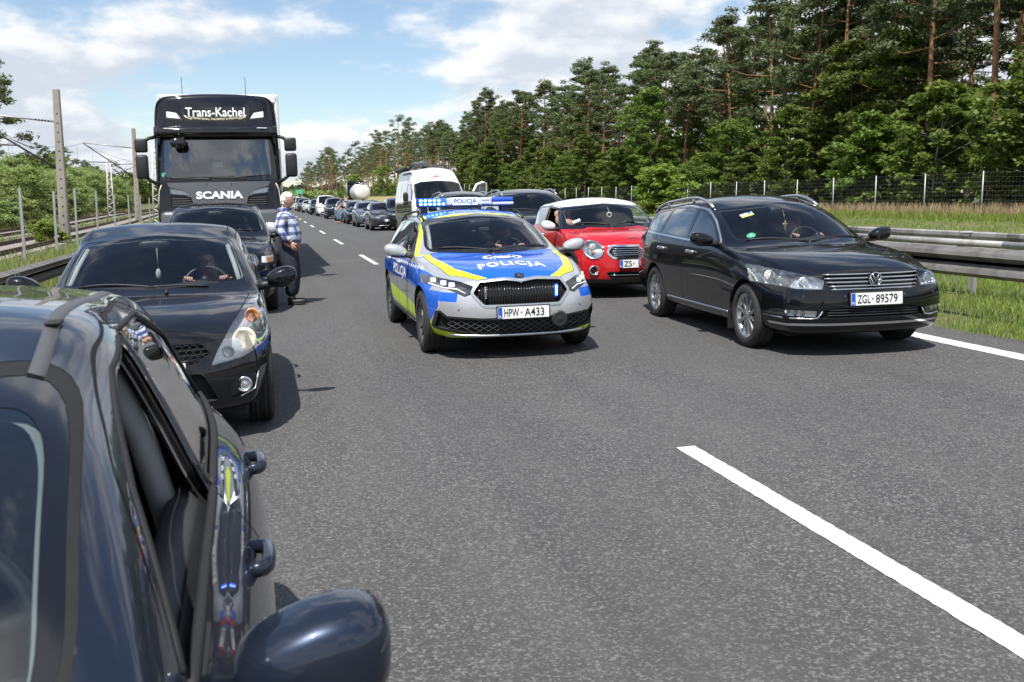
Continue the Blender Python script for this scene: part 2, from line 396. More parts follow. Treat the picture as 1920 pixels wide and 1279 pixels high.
    # people
    plain('skin', (0.56, 0.31, 0.23), 0.55, 0, 0.12, 14, Subsurface_Weight=0.1, Subsurface_Radius=(0.02, 0.008, 0.004))
    plain('hair_white', (0.66, 0.64, 0.60), 0.8, 0, 0.25, 60); plain('hair_dark', (0.02, 0.014, 0.011), 0.7, 0, 0.3, 60); plain('hair_red', (0.22, 0.06, 0.025), 0.7, 0, 0.3, 60)
    t = NT('plaid'); o = t.obj(); s = t.n('ShaderNodeSeparateXYZ'); t.l(o, s.inputs[0])
    def stripes(v, per, w, ph):
        fr = t.math('FRACT', t.math('ADD', t.math('DIVIDE', v, per), ph)); return t.math('LESS_THAN', fr, w)
    hz = t.math('ADD', s.outputs[0], t.math('MULTIPLY', s.outputs[1], 1.0))
    a = stripes(hz, 0.115, 0.42, 0.1); b = stripes(s.outputs[2], 0.125, 0.42, 0.3)
    a2 = stripes(hz, 0.115, 0.07, 0.62); b2 = stripes(s.outputs[2], 0.125, 0.07, 0.82)
    c = t.mix(t.math('MULTIPLY', a, 0.82), (0.66, 0.69, 0.76), (0.03, 0.06, 0.24)); c = t.mix(t.math('MULTIPLY', b, 0.80), c, (0.02, 0.03, 0.13))
    c = t.mix(t.math('MULTIPLY', t.math('ADD', a2, b2, True), 0.6), c, (0.20, 0.34, 0.66))
    t.pr(c, 0.9)
    plain('trousers', (0.016, 0.019, 0.032), 0.9, 0, 0.3, 20); plain('leather', (0.035, 0.026, 0.02), 0.5, 0, 0.3, 30)
    plain('olive_cloth', (0.13, 0.15, 0.08), 0.9, 0, 0.2, 20); plain('teal_cloth', (0.16, 0.36, 0.42), 0.9, 0, 0.2, 20); plain('denim', (0.13, 0.19, 0.28), 0.9, 0, 0.2, 20)
    plain('uniform_cloth', (0.03, 0.04, 0.07), 0.9, 0, 0.2, 20); plain('print_cloth', (0.16, 0.16, 0.17), 0.9, 0, 0.8, 45); plain('lime_cloth', (0.45, 0.66, 0.04), 0.8, 0, 0.1, 20)
mats()
# ================================================================== SETTING
ROAD_L, ROAD_R = -2.6, 7.55
KX = 0.022
def cross(x): return KX*np.clip(x, -3.4, 9.4)
def sstep(a, b, x):
    # works for a > b too (falls as x grows)
    t = np.clip((x-a)/(b-a), 0, 1); return t*t*(3-2*t)
def ground_h(x, y):
    x = np.asarray(x, float); y = np.asarray(y, float)
    z = cross(x)+0.64*sstep(11.0, 30, x)+0.35*sstep(34, 60, x)
    z = z-0.04*sstep(7.5, 7.9, x)*(1-sstep(9, 11, x))
    z = z+1.7*sstep(12.0, 19, x-0.0*y)*sstep(125, 175, y)*(1-sstep(330, 420, y))*(1-sstep(40, 70, x)*0.6)
    z = z-0.05*sstep(-2.6, -3.0, x)-0.25*sstep(-4.0, -7.4, x)*(1-sstep(60, 110, y))
    z = z+0.5*(1-sstep(-24, -17, x))
    far = sstep(330, 900, y); z = z+far*1.0*sstep(12, 60, np.abs(x))
    return z+0.05*np.sin(x*0.9+y*0.31)*np.sin(y*0.53-x*0.4)*np.where((x > 9.6) | (x < -18) | ((x < -3.4) & (x > -5.5)), 1, 0)
def gh(x, y): return float(ground_h(x, y))
def build_ground():
    xs = np.unique(np.concatenate([np.linspace(-900, -60, 15), np.linspace(-60, -20, 17), np.linspace(-20, 20, 90), np.linspace(20, 70, 40), np.linspace(70, 900, 15), [ROAD_L-0.01, ROAD_R+0.01]]))
    ys = np.unique(np.concatenate([np.linspace(-150, -10, 8), np.linspace(-10, 60, 70), np.linspace(60, 200, 60), np.linspace(200, 500, 40), np.linspace(500, 3500, 16)]))
    X, Y = np.meshgrid(xs, ys); Z = ground_h(X, Y)-0.02
    V = np.stack([X, Y, Z], -1).reshape(-1, 3); nx, ny = len(xs), len(ys)
    i = np.arange(ny-1)[:, None]*nx+np.arange(nx-1)[None]; Fq = np.stack([i, i+1, i+nx+1, i+nx], -1).reshape(-1, 4)
    cxy = V[Fq].mean(1); mi = np.zeros(len(Fq), int)
    mi[(cxy[:, 0] > 33) | (cxy[:, 0] < -30)] = 1
    mi[(cxy[:, 0] > 11.5) & (cxy[:, 0] < 24) & (cxy[:, 1] > 120) & (cxy[:, 1] < 400)] = 2
    o = np_mesh('ground', V, Fq, ['soil', 'forest_soil', 'sand'], smooth=True, mi=mi); tag(o, kind='structure')
build_ground()
def strip(name, pts_l, pts_r, z, mat, kind='structure', label=None):
    V = [(p[0], p[1], z+cross(p[0])) for p in pts_l]+[(p[0], p[1], z+cross(p[0])) for p in pts_r]; n = len(pts_l)
    Fq = [(i, n+i, n+i+1, i+1) for i in range(n-1)]
    o = np_mesh(name, V, Fq, mat); tag(o, label=label, kind=kind); return o
yy = list(np.linspace(-60, 120, 40))+list(np.linspace(140, 3000, 30))
rg = np.random.default_rng(3)
rr_ = [(ROAD_R+0.05*math.sin(y*1.7)+0.04*math.sin(y*5.1), y) for y in np.linspace(-60, 60, 700)]+[(ROAD_R, y) for y in np.linspace(70, 3000, 40)]
strip('road', [(ROAD_L, p[1]) for p in rr_], rr_, 0.0, 'asphalt')
strip('slip_road', [(11.0+0.012*max(0, y-60), y) for y in np.linspace(60, 420, 20)], [(15.5+0.012*max(0, y-60), y) for y in np.linspace(60, 420, 20)], 0.03, 'asphalt') if False else None
# lane dashes (4.4 m on, 12 m pitch), edge lines
XD = 2.54
rj = random.Random(41)
def ragged(x0, x1, y0, y1, step, amp):
    n = max(1, int((y1-y0)/step)); ys = [y0+(y1-y0)*k/n for k in range(n+1)]
    return [(x0+rj.uniform(-amp, amp), y+(rj.uniform(-amp, amp) if k in (0, n) else 0)) for k, y in enumerate(ys)], [(x1+rj.uniform(-amp, amp), y+(rj.uniform(-amp, amp) if k in (0, n) else 0)) for k, y in enumerate(ys)]
for k in range(26):
    y0 = 1.32+11.58*k; L_, R_ = ragged(XD-0.065, XD+0.065, y0, y0+4.45, 0.03 if k < 3 else 1.0, 0.0035)
    strip('lane_marking', L_, R_, 0.004, 'road_paint')
for xa, xb in ((6.74, 6.98), (-2.3, -2.1)):
    L_, R_ = ragged(xa, xb, 4, 26, 0.05, 0.005); strip('edge_line', [(xa, -40)]+L_+[(xa, 400)], [(xb, -40)]+R_+[(xb, 400)], 0.004, 'road_paint')
# thin transverse joint across the carriageway
strip('road_joint', [(-2.0, 26.0), (-2.0, 26.05)], [(7.4, 26.8), (7.4, 26.85)], 0.0035, 'concrete')

# ------------------------------------------------------------------ guard rails
def wbeam(bm, x, y0, y1, zc, face=1, hgt=0.31, depth=0.08, mi=0):
    """W profile facing +x (face=1) or -x; ridges at both edges"""
    pr = [(-0.5, 0.0), (-0.44, 0.35), (-0.36, 1.0), (-0.22, 1.0), (-0.13, 0.55), (-0.05, 0.0), (0.05, 0.0), (0.13, 0.55), (0.22, 1.0), (0.36, 1.0), (0.44, 0.35), (0.5, 0.0)]
    rows = []
    for y in (y0, y1):
        rows.append([bm.verts.new((x+face*d*depth, y, zc+a*hgt)) for a, d in pr])
    for i in range(len(pr)-1): bm.faces.new((rows[0][i], rows[0][i+1], rows[1][i+1], rows[1][i]))
def guard_rail(name, x, y0, y1, zc, face, label, post_side, step=4.0, zpost=0.0, hgt=0.31, depth=0.08):
    root = empty(name, (x, y0, 0)); tag(root, label, 'guard rail')
    n = int((y1-y0)/step); bm = bmesh.new(); wbeam(bm, 0, 0, step+0.32, zc, face, hgt, depth)
    bmesh.ops.solidify(bm, geom=bm.faces[:], thickness=0.004)
    for py in (0.07, 0.25):
        for dz in (-0.29*hgt, 0.29*hgt): ellipsoid(bm, (face*(depth+0.002), py, zc+dz), (0.012, 0.016, 0.016), 8, 6)
    ellipsoid(bm, (face*0.006, 0.16, zc), (0.012, 0.018, 0.018), 8, 6)
    b0 = from_bm('beam', bm, 'galvanised', root, smooth=True); b0.data.set_sharp_from_angle(angle=R(40))
    bm = bmesh.new(); box(bm, (post_side*0.13, 0.16, (zc+0.1+zpost)/2-0.25), (0.006, 0.10, zc+0.6)); box(bm, (post_side*0.14, 0.115, (zc+0.1+zpost)/2-0.25), (0.06, 0.006, zc+0.6)); box(bm, (post_side*0.14, 0.205, (zc+0.1+zpost)/2-0.25), (0.06, 0.006, zc+0.6)); box(bm, (post_side*0.055, 0.16, zc), (0.11, 0.07, 0.09))
    p0 = from_bm('post', bm, 'galvanised', root, smooth=False)
    for k in range(1, n):
        b = b0.copy(); COL.objects.link(b); b.location.y = k*step
        p = p0.copy(); COL.objects.link(p); p.location.y = k*step
    return root
guard_rail('guard_rail', -3.30, -6, 210, 0.56, 1, 'grey steel guard rail along the railway side of the road', -1)
gr = guard_rail('guard_rail', 8.62, -6.9, 90, 0.84, -1, 'near grey steel guard rail beam facing the road beside the black estate car', 1, hgt=0.37, depth=0.10)
# rear safety barrier: upright channel plate with a handrail tube in front
def rear_barrier():
    root = empty('guard_rail', (10.3, -4, 0.2)); tag(root, 'rear grey barrier with tubular rail behind the near guard rail beam', 'guard rail')
    b0 = p0 = None
    for k in range(22):
        if b0 is None:
            bm = bmesh.new(); pr = [(0.0, 0.52), (-0.03, 0.56), (-0.03, 0.70), (0.0, 0.74), (0.0, 0.84), (-0.035, 0.88), (-0.035, 0.93), (0.0, 0.95)]
            rows = [[bm.verts.new((a, y, z)) for a, z in pr] for y in (0, 4.25)]
            for i in range(len(pr)-1): bm.faces.new((rows[0][i], rows[0][i+1], rows[1][i+1], rows[1][i]))
            b0 = from_bm('plate', bm, 'galvanised', root, smooth=False)
            bm = bmesh.new(); tube(bm, [(-0.26, 0, 0.79), (-0.26, 4.02, 0.79)], 0.052, 12)
            for y in (0.5, 1.8, 3.1): ellipsoid(bm, (-0.31, y, 0.79), (0.014, 0.016, 0.016), 8, 6)
            t0 = from_bm('handrail', bm, 'galvanised', root)
            bm = bmesh.new(); box(bm, (0.04, 1.0, 0.25), (0.06, 0.11, 1.35)); box(bm, (-0.12, 1.0, 0.74), (0.24, 0.09, 0.12), bev=0.008); box(bm, (-0.12, 1.0, 0.935), (0.22, 0.05, 0.03), rx=0.5)
            p0 = from_bm('post', bm, 'galvanised', root, smooth=False)
        else:
            for q in (b0, t0, p0):
                c = q.copy(); COL.objects.link(c); c.location.y = 4.0*k
rear_barrier()

# ------------------------------------------------------------------ wire fence on the right
FX = 31.0
def wire_fence():
    root = empty('wire_fence', (FX, 30, 0)); tag(root, 'tall grey wire mesh fence on thin posts along the pine forest', 'fence')
    p0 = None
    for k in range(52):
        y = 30.6+4.05*k
        if p0 is None:
            bm = bmesh.new(); tube(bm, [(0, 0, -0.4), (0, 0, 2.02)], 0.032, 8); p = p0 = from_bm('post', bm, 'steel_post', root)
        else: p = p0.copy(); COL.objects.link(p)
        p.location = (0, y-30, gh(FX, y)); p.rotation_euler = (rnd.uniform(-.012, .012), rnd.uniform(-.012, .012), 0)
    V, Fq = [], []
    def bar(a, b, r):
        d = Vector(b)-Vector(a); s = Vector((0, 0, 1)) if abs(d.z) < 0.5*d.length else Vector((0, 1, 0))
        t = Vector((1, 0, 0)); i = len(V)
        for p in (a, b):
            for q in (t*r, s*r, -t*r-s*r*0): V.append(tuple(Vector(p)+q))
        for k in range(3): Fq.append((i+k, i+(k+1) % 3, i+3+(k+1) % 3, i+3+k))
    zs = [0.05, 0.15, 0.25, 0.35, 0.45, 0.6, 0.75, 0.95, 1.15, 1.35, 1.55, 1.75, 1.95]
    for k in range(30):
        y0 = 30.6+4.05*k; y1 = y0+4.05
        for z in zs: bar((0.03, y0-30, gh(FX, y0)+z), (0.03, y1-30, gh(FX, y1)+z), 0.0022)
        if k < 14:
            for j in range(1, 20):
                y = y0+4.05*j/20; g = gh(FX, y); bar((0.03, y-30, g+0.02), (0.03, y-30, g+1.97), 0.0016)
    np_mesh('wire_mesh', V, Fq, 'fence_wire', root)
wire_fence()

# ------------------------------------------------------------------ railway on the left
def ray_px(x, y):
    c, s = math.cos, math.sin
    fw = Vector((s(YAW)*c(PITCH), c(YAW)*c(PITCH), -s(PITCH))); rt = Vector((c(YAW), -s(YAW), 0)); up = rt.cross(fw)
    return fw+rt*((x-IMG_W/2)/F_PX)-up*((y-IMG_H/2)/F_PX)
def at_depth(x, y, Y):
    d = ray_px(x, y); k = Y/d.y; return Vector((d.x*k, Y, CAM_H+d.z*k))
def on_z(x, y, z=0.0):
    d = ray_px(x, y); k = (z-CAM_H)/d.z; return Vector((d.x*k, d.y*k, z))
def track_x(y, off): return -(7.9+0.028*y+0.00002*y*y)+off
def rail_bed():
    ys = np.linspace(-20, 300, 110); V, Fq = [], []
    for y in ys:
        c = track_x(y, -1.75); g = gh(c, y)
        for dx, dz in ((3.9, -0.15), (3.1, 0.22), (0.6, 0.24), (0, 0.14), (-0.6, 0.24), (-3.1, 0.22), (-4.0, -0.15)): V.append((c+dx, y, g+dz))
    for i in range(len(ys)-1):
        for k in range(6): a = i*7+k; Fq.append((a+1, a, a+7, a+8))
    o = np_mesh('railway_ballast', V, Fq, 'gravel', smooth=True); tag(o, 'brown gravel ballast bed under the two railway tracks', 'railway ballast', kind='stuff')
    bm = bmesh.new(); box(bm, (0, 0, 0), (2.5, 0.25, 0.2), bev=0.02); sl_me = from_bm('x', bm, 'sleeper_concrete', smooth=False); me = sl_me.data; bpy.data.objects.remove(sl_me)
    for name, off, lab in (('railway_track', 0.0, 'railway track nearest the road, dark rails on concrete sleepers'), ('railway_track', -3.5, 'far railway track beside the green bushes')):
        root = empty(name, (0, 0, 0)); tag(root, lab, 'railway track')
        for s in (-1, 1):
            ys = np.linspace(-15, 300, 120); pr = [(-0.07, 0), (-0.07, 0.02), (-0.012, 0.035), (-0.012, 0.12), (-0.036, 0.13), (-0.036, 0.168), (0.036, 0.168), (0.036, 0.13), (0.012, 0.12), (0.012, 0.035), (0.07, 0.02), (0.07, 0)]
            V, Fq = [], []
            for y in ys:
                c = track_x(y, off)+s*0.75; g = gh(track_x(y, -1.75), y)+0.26
                for a, b in pr: V.append((c+a, y, g+b))
            m = len(pr)
            for i in range(len(ys)-1):
                for k in range(m-1): a = i*m+k; Fq.append((a, a+1, a+m+1, a+m))
            np_mesh('rail', V, Fq, 'rail_steel', root)
        y = 14.0
        while y < 120:
            o = mesh_obj('sleeper', me, root); o.location = (track_x(y, off), y, gh(track_x(y, -1.75), y)+0.18); o.rotation_euler.z = 0.035; y += 0.65
rail_bed()
# near-side fence posts along the railway
post_px = [(38, 353, 27.5), (100, 358, 33.0), (139, 353, 40.0), (179, 358, 46), (213, 365, 53), (241, 366, 60), (262, 366, 68), (279, 371, 76), (308, 377, 84)]
bm = bmesh.new(); box(bm, (0, 0, 0.5), (0.07, 0.05, 1.0)); fp_me = from_bm('x', bm, 'steel_post', smooth=False); fpm = fp_me.data; bpy.data.objects.remove(fp_me)
ordn = ['first', 'second', 'third', 'fourth', 'fifth', 'sixth', 'seventh', 'eighth', 'ninth']
for i, (px, py, Y) in enumerate(post_px):
    t = at_depth(px, py, Y); g = gh(t.x, Y)-0.1
    o = mesh_obj('fence_post', fpm); o.location = (t.x, Y, g); o.scale = (1, 1, max(0.5, t.z-g)); o.rotation_euler = (rnd.uniform(-.01, .01), rnd.uniform(-.015, .015), 0)
    tag(o, f'grey steel fence post beside the railway, {ordn[i]} of the row from the camera', 'fence post', 'steel posts between road and railway')
# catenary poles with brackets, wires
def insul(bm, a, b, n=5, r=0.045):
    a, b = Vector(a), Vector(b)
    for k in range(n):
        p = a.lerp(b, (k+0.5)/n); ellipsoid(bm, p, (r, r, r), 8, 6, mi=1)
POLES = []
def cat_pole(px, ptop, pbot, Y, lab):
    t = at_depth(px, ptop, Y); X = t.x; g = gh(X, Y)
    root = empty('catenary_pole', (X, Y, g)); tag(root, lab, 'catenary pole', 'concrete overhead line poles by the railway'); H = t.z-g
    bm = bmesh.new(); rows = []
    for z, sx, sy in ((-0.4, 0.21, 0.17), (H*0.5, 0.17, 0.14), (H, 0.13, 0.11)):
        rows.append([bm.verts.new((a*sx, b*sy, z)) for a, b in ((-1, -.75), (-.75, -1), (.75, -1), (1, -.75), (1, .75), (.75, 1), (-.75, 1), (-1, .75))])
    for i in range(2):
        for k in range(8): bm.faces.new((rows[i][k], rows[i][(k+1) % 8], rows[i+1][(k+1) % 8], rows[i+1][k]))
    bm.faces.new(rows[2]); from_bm('shaft', bm, 'concrete', root, smooth=False)
    bm = bmesh.new()
    for k in range(14): box(bm, (0, -0.16+0.004*k, 0.6+k*(H-1.2)/14), (0.06, 0.03, 0.05))
    from_bm('step_hole', bm, 'interior_dark', root, smooth=False)
    zt, zb = H*0.80, H*0.50
    bm = bmesh.new(); tube(bm, [(0.16, -0.02, zt+0.02), (-0.16, -0.02, zt+0.02)], 0.04, 6); tube(bm, [(-0.1, 0, zt), (-3.6, 0, zt+0.35)], 0.035, 8); insul(bm, (-0.3, 0, zt+.02), (-0.9, 0, zt+0.08)); from_bm('top_arm', bm, ['steel_post', 'interior_dark'], root)
    bm = bmesh.new(); tube(bm, [(-0.1, 0, zb), (-3.5, 0, zt+0.28)], 0.04, 8); insul(bm, (-0.3, 0, zb+.14), (-0.75, 0, zb+0.46)); from_bm('strut', bm, ['wire_dark', 'interior_dark'], root)
    bm = bmesh.new(); tube(bm, [(-1.5, 0, (zt+zb)/2+0.0), (-4.2, 0, (zt+zb)/2+0.02)], 0.025, 6); tube(bm, [(-1.9, 0, (zt+zb)/2+0.3), (-1.2, 0, (zt+zb)/2-0.05)], 0.02, 6); from_bm('steady_arm', bm, 'wire_dark', root)
    POLES.append((Vector((X, Y, g)), zt, zb, H)); return root
cat_pole(105, 168, 455, 45.0, 'tall weathered concrete overhead line pole nearest the road, beside the railway')
cat_pole(250, 241, 412, 80.0, 'second concrete overhead line pole close to the truck')
def lattice(px, ptop, Y, lab):
    t = at_depth(px, ptop, Y); g = gh(t.x, Y); H = t.z-g
    root = empty('lattice_mast', (t.x, Y, g)); tag(root, lab, 'lattice mast')
    bm = bmesh.new()
    for s in (-1, 1): tube(bm, [(s*0.28, 0, -0.3), (s*0.13, 0, H)], 0.055, 6)
    from_bm('chord', bm, 'mast_white', root)
    bm = bmesh.new(); n = 16
    for k in range(n):
        z0, z1 = H*k/n, H*(k+1)/n; w0, w1 = 0.28-0.15*k/n, 0.28-0.15*(k+1)/n; s = 1 if k % 2 else -1
        tube(bm, [(s*w0, 0, z0), (-s*w1, 0, z1)], 0.028, 5)
    from_bm('lacing', bm, 'mast_white', root)
    bm = bmesh.new(); tube(bm, [(0, 0, H*0.9), (2.6, 0, H*0.92)], 0.03, 6); tube(bm, [(0, 0, H*0.72), (2.5, 0, H*0.9)], 0.03, 6); from_bm('bracket', bm, 'wire_dark', root)
lattice(203, 297, 92.0, 'white lattice mast beside the far railway track')
lattice(289, 270, 70.0, 'white lattice mast standing right next to the truck')
# overhead wires
def wires():
    root = empty('overhead_wires', (0, 0, 0)); tag(root, 'thin sagging overhead wires above the railway tracks', 'overhead wires')
    P0 = (Vector((track_x(8, 0), 8.0, 0)), *POLES[0][1:]); seq = [P0]+POLES+[(Vector((track_x(118, 0)+4.2, 118, 0)), *POLES[1][1:]), (Vector((track_x(175, 0)+4.2, 175, 0)), *POLES[1][1:])]
    seq[0] = (POLES[0][0]+Vector((1.0, -37, 0)), *POLES[0][1:])
    for off in (-3.6, -7.8):
        for kind in (0, 1):
            bm = bmesh.new()
            for i in range(len(seq)-1):
                a, b = seq[i], seq[i+1]; pts = []
                for k in range(13):
                    t = k/12; p = a[0].lerp(b[0], t); zt = a[1]+(b[1]-a[1])*t+0.32; zb = (a[1]+a[2])/2+((b[1]+b[2])/2-(a[1]+a[2])/2)*t-0.05
                    sag = 4*t*(1-t); z = (zt-sag*0.75) if kind == 0 else zb-0.05*sag
                    pts.append(Vector((p.x+off, p.y, p.z+z)))
                    if kind == 0 and 0 < k < 12 and k % 2: tube(bm, [pts[-1], Vector((p.x+off, p.y, p.z+zb-0.05*sag))], 0.006, 4, False)
                tube(bm, pts, 0.011, 5, False)
            from_bm('wire', bm, 'wire_dark', root)
wires()
# small far green direction sign
def far_sign():
    p = at_depth(561, 361.5, 330); root = empty('road_sign', (p.x, 330, gh(p.x, 330))); tag(root, 'small far green road sign above the traffic queue', 'road sign'); z = p.z-root.location.z
    bm = bmesh.new(); box(bm, (0, 0, z+0.3), (2.2, 0.06, 1.3), bev=0.02); from_bm('panel', bm, 'green_print', root, smooth=False)
    for s in (-1, 1):
        bm = bmesh.new(); tube(bm, [(s*0.7, 0.06, -0.2), (s*0.7, 0.06, z+0.8)], 0.06, 8); from_bm('post', bm, 'steel_post', root)
far_sign()
# ================================================================== VEGETATION
NG = np.random.default_rng(11)
def quads(cen, a, b):
    """cen, a, b: (n,3) -> quad verts around centres"""
    V = np.stack([cen-a-b, cen+a-b, cen+a+b, cen-a+b], 1).reshape(-1, 3); n = len(cen)
    return V, np.arange(4*n).reshape(-1, 4)
def rdir(n):
    v = NG.normal(size=(n, 3)); return v/np.linalg.norm(v, axis=1, keepdims=True)
def leaves(cs, rs, n_each, size, squash=1.0, flat=0.0, asp=0.55, shell=0.35):
    cen = []; 
    for c, r in zip(cs, rs):
        n = max(4, int(n_each)); d = rdir(n); rad = NG.random(n)**shell
        p = d*rad[:, None]*r; p[:, 2] *= squash; cen.append(np.asarray(c)+p)
    cen = np.concatenate(cen); n = len(cen)
    a = rdir(n); a[:, 2] *= (1-flat); a /= np.linalg.norm(a, axis=1, keepdims=True)
    b = np.cross(a, rdir(n)); 
    if flat > 0:
        up = np.array([0, 0, 1.0]); b = (1-flat)*b+flat*np.cross(up, a)
    b /= np.linalg.norm(b, axis=1, keepdims=True)+1e-9
    s = size*NG.uniform(0.6, 1.3, n)[:, None]
    # diamond-ish leaf: rotate corners so it reads as a leaf, not a card
    A, B = a*s, b*s*asp
    V = np.stack([cen-A, cen-B*1.0+A*0.1, cen+A, cen+B+A*0.1], 1).reshape(-1, 3)
    return V, np.arange(4*n).reshape(-1, 4)
def mk_mesh(name, V, Fq, mat): return np_mesh(name, V, Fq, mat, parent=False)
def limb_mesh(name, paths, mat, n=6):
    bm = bmesh.new()
    for pts, rad in paths: tube(bm, pts, rad, n, cap=False)
    me = bpy.data.meshes.new(name); bm.to_mesh(me); bm.free(); me.materials.append(M[mat]); me.shade_smooth(); return me
def pine_data(seed, H, crown0, spread, dens=1.0, n_limb=24):
    global NG
    NG = np.random.default_rng(seed); r = random.Random(seed)
    lean = (r.uniform(-.03, .03), r.uniform(-.03, .03)); k1, k2 = r.uniform(-.25, .25), r.uniform(-.25, .25)
    def ax(z):
        t = z/H; return Vector((lean[0]*z+k1*math.sin(t*4.2), lean[1]*z+k2*math.sin(t*3.4+1), z))
    tr = 0.0085*H+0.03
    paths = [([ax(z) for z in np.linspace(-0.3, H*0.97, 12)], [tr*(1-0.8*(i/11)**1.1) for i in range(12)])]
    cs, rs = [], []
    for i in range(n_limb):
        t = (i+r.random()*0.7)/n_limb; z = H*(crown0+(0.97-crown0)*t); ang = i*2.4+r.uniform(-.5, .5)
        prof = math.sin(math.pi*min(1, 0.22+0.78*t)**0.8)**0.7
        L = spread*(0.35+0.75*prof)*r.uniform(0.55, 1.15)
        p0 = ax(z); rise = r.uniform(0.0, 0.45)*L
        p2 = p0+Vector((math.cos(ang)*L, math.sin(ang)*L, rise)); p1 = p0.lerp(p2, 0.5)+Vector((0, 0, -0.12*L+r.uniform(-.1, .2)))
        paths.append(([p0, p1, p2], [tr*0.28*(1-0.5*t)+0.012, tr*0.18, 0.012]))
        for q in range(r.choice((3, 4, 5))):
            c = p1.lerp(p2, r.uniform(0.25, 1.1))+Vector((r.uniform(-.6, .6), r.uniform(-.6, .6), r.uniform(-.05, .5)))*(0.35+0.15*L)
            cs.append(tuple(c)); rs.append(r.uniform(0.42, 0.85)*(0.7+0.12*spread))
    for q in range(7):
        c = ax(H)+Vector((r.uniform(-.7, .7), r.uniform(-.7, .7), r.uniform(-1.4, .25))); cs.append(tuple(c)); rs.append(r.uniform(.4, .75))
    for i in range(r.choice((3, 5, 7))):       # dead snags below the crown
        z = H*r.uniform(0.3, crown0); ang = r.uniform(0, 6.3); L = r.uniform(.4, 1.6); p0 = ax(z)
        paths.append(([p0, p0+Vector((math.cos(ang)*L*.6, math.sin(ang)*L*.6, .1)), p0+Vector((math.cos(ang)*L, math.sin(ang)*L, r.uniform(-.3, .4)))], [0.03, 0.02, 0.008]))
    V, Fq = leaves(cs, rs, 62*dens, 0.19, 0.55, 0.0, 0.30, 0.45)
    return limb_mesh('trunk', paths, 'pine_bark'), mk_mesh('crown', V, Fq, 'pine_needles')
def broad_data(seed, H, base, spread, mat, bark='grey_bark', n=95, each=85, size=0.17, multi=1):
    global NG
    NG = np.random.default_rng(seed); r = random.Random(seed); paths = []; cs, rs = [], []
    for mstem in range(multi):
        lx, ly = r.uniform(-.09, .09), r.uniform(-.09, .09); ox, oy = (r.uniform(-.5, .5), r.uniform(-.5, .5)) if multi > 1 else (0, 0)
        def ax(z): return Vector((ox+lx*z+0.15*math.sin(z*0.7+mstem), oy+ly*z+0.15*math.cos(z*0.6), z))
        tr = 0.010*H+0.02
        paths.append(([ax(z) for z in np.linspace(-.3, H*.93, 9)], [tr*(1-.85*i/8) for i in range(9)]))
        m = n//multi
        for i in range(m):
            t = (i+r.random())/m; z = H*(base+(1.0-base)*t); ang = i*2.4+r.uniform(-.6, .6)
            prof = (math.sin(math.pi*(0.16+0.80*t)))**0.75
            L = spread*prof*r.uniform(0.25, 1.15); p0 = ax(min(z, H*.93)-0.25*L if z > 1 else z); p2 = ax(z)+Vector((math.cos(ang)*L, math.sin(ang)*L, r.uniform(-.1, .35)*L))
            if i % 3 == 0: paths.append(([p0, p0.lerp(p2, .5)+Vector((0, 0, .1)), p2], [tr*.25, tr*.15, 0.008]))
            cs.append(tuple(p2)); rs.append(r.uniform(0.45, 1.0)*(0.45+0.16*spread))
    V, Fq = leaves(cs, rs, each, size, 0.42, 0.55, 0.62, 0.5)
    return limb_mesh('trunk', paths, bark), mk_mesh('crown', V, Fq, mat)
PINES = [pine_data(100+i, h, c, s) for i, (h, c, s) in enumerate([(18, .56, 2.6), (20, .62, 2.4), (17, .48, 2.9), (21, .66, 2.2), (19, .52, 2.7), (16, .60, 2.2), (18.5, .40, 2.6)])]
FPINES = [pine_data(150+i, h, c, s, 0.55, 16) for i, (h, c, s) in enumerate([(18, .52, 2.6), (20, .58, 2.5), (19, .46, 2.8)])]
BROAD = [broad_data(200+i, h, b, s, 'broad_leaves', bk, n, e) for i, (h, b, s, bk, n, e) in enumerate([(10.5, .08, 3.4, 'grey_bark', 120, 110), (8.0, .05, 3.0, 'pale_bark', 100, 110), (13, .12, 3.6, 'grey_bark', 140, 105), (6.5, .06, 2.7, 'grey_bark', 85, 110), (11.5, .20, 3.0, 'pale_bark', 110, 105), (9, .04, 3.6, 'grey_bark', 120, 105)])]
BRIGHT = [broad_data(230+i, h, .02, s, 'bright_leaves', 'grey_bark', 60, 110, 0.12) for i, (h, s) in enumerate([(3.0, 1.7), (6.0, 2.6)])]
BUSH = [broad_data(250+i, h, .0, s, 'bush_leaves', 'grey_bark', n, 110, 0.085, 3) for i, (h, s, n) in enumerate([(3.6, 2.0, 90), (2.8, 1.7, 75), (4.4, 2.2, 105), (2.2, 1.5, 60)])]
DARKB = [broad_data(270+i, h, .05, s, 'broad_leaves', 'grey_bark', 110, 90, 0.16) for i, (h, s) in enumerate([(7.5, 3.2), (9.0, 3.4)])]
_sway = random.Random(5)
def plant(name, data, x, y, sc, label, cat, group, zoff=0.0, z=None):
    o = empty(name, (x, y, (gh(x, y) if z is None else z)+zoff), _sway.uniform(0, 6.28), sc)
    wd = 1.22 if name == 'pine_tree' else 1.0; o.scale = (wd*sc*_sway.uniform(.92, 1.1), wd*sc*_sway.uniform(.92, 1.1), sc)
    mesh_obj('trunk', data[0], o); mesh_obj('crown', data[1], o); tag(o, label, cat, group); return o
LP = 'tall Scots pine with orange trunk among the forest beyond the wire fence'
LB = 'dense green broadleaf tree at the forest edge behind the wire fence'
r5 = random.Random(21)
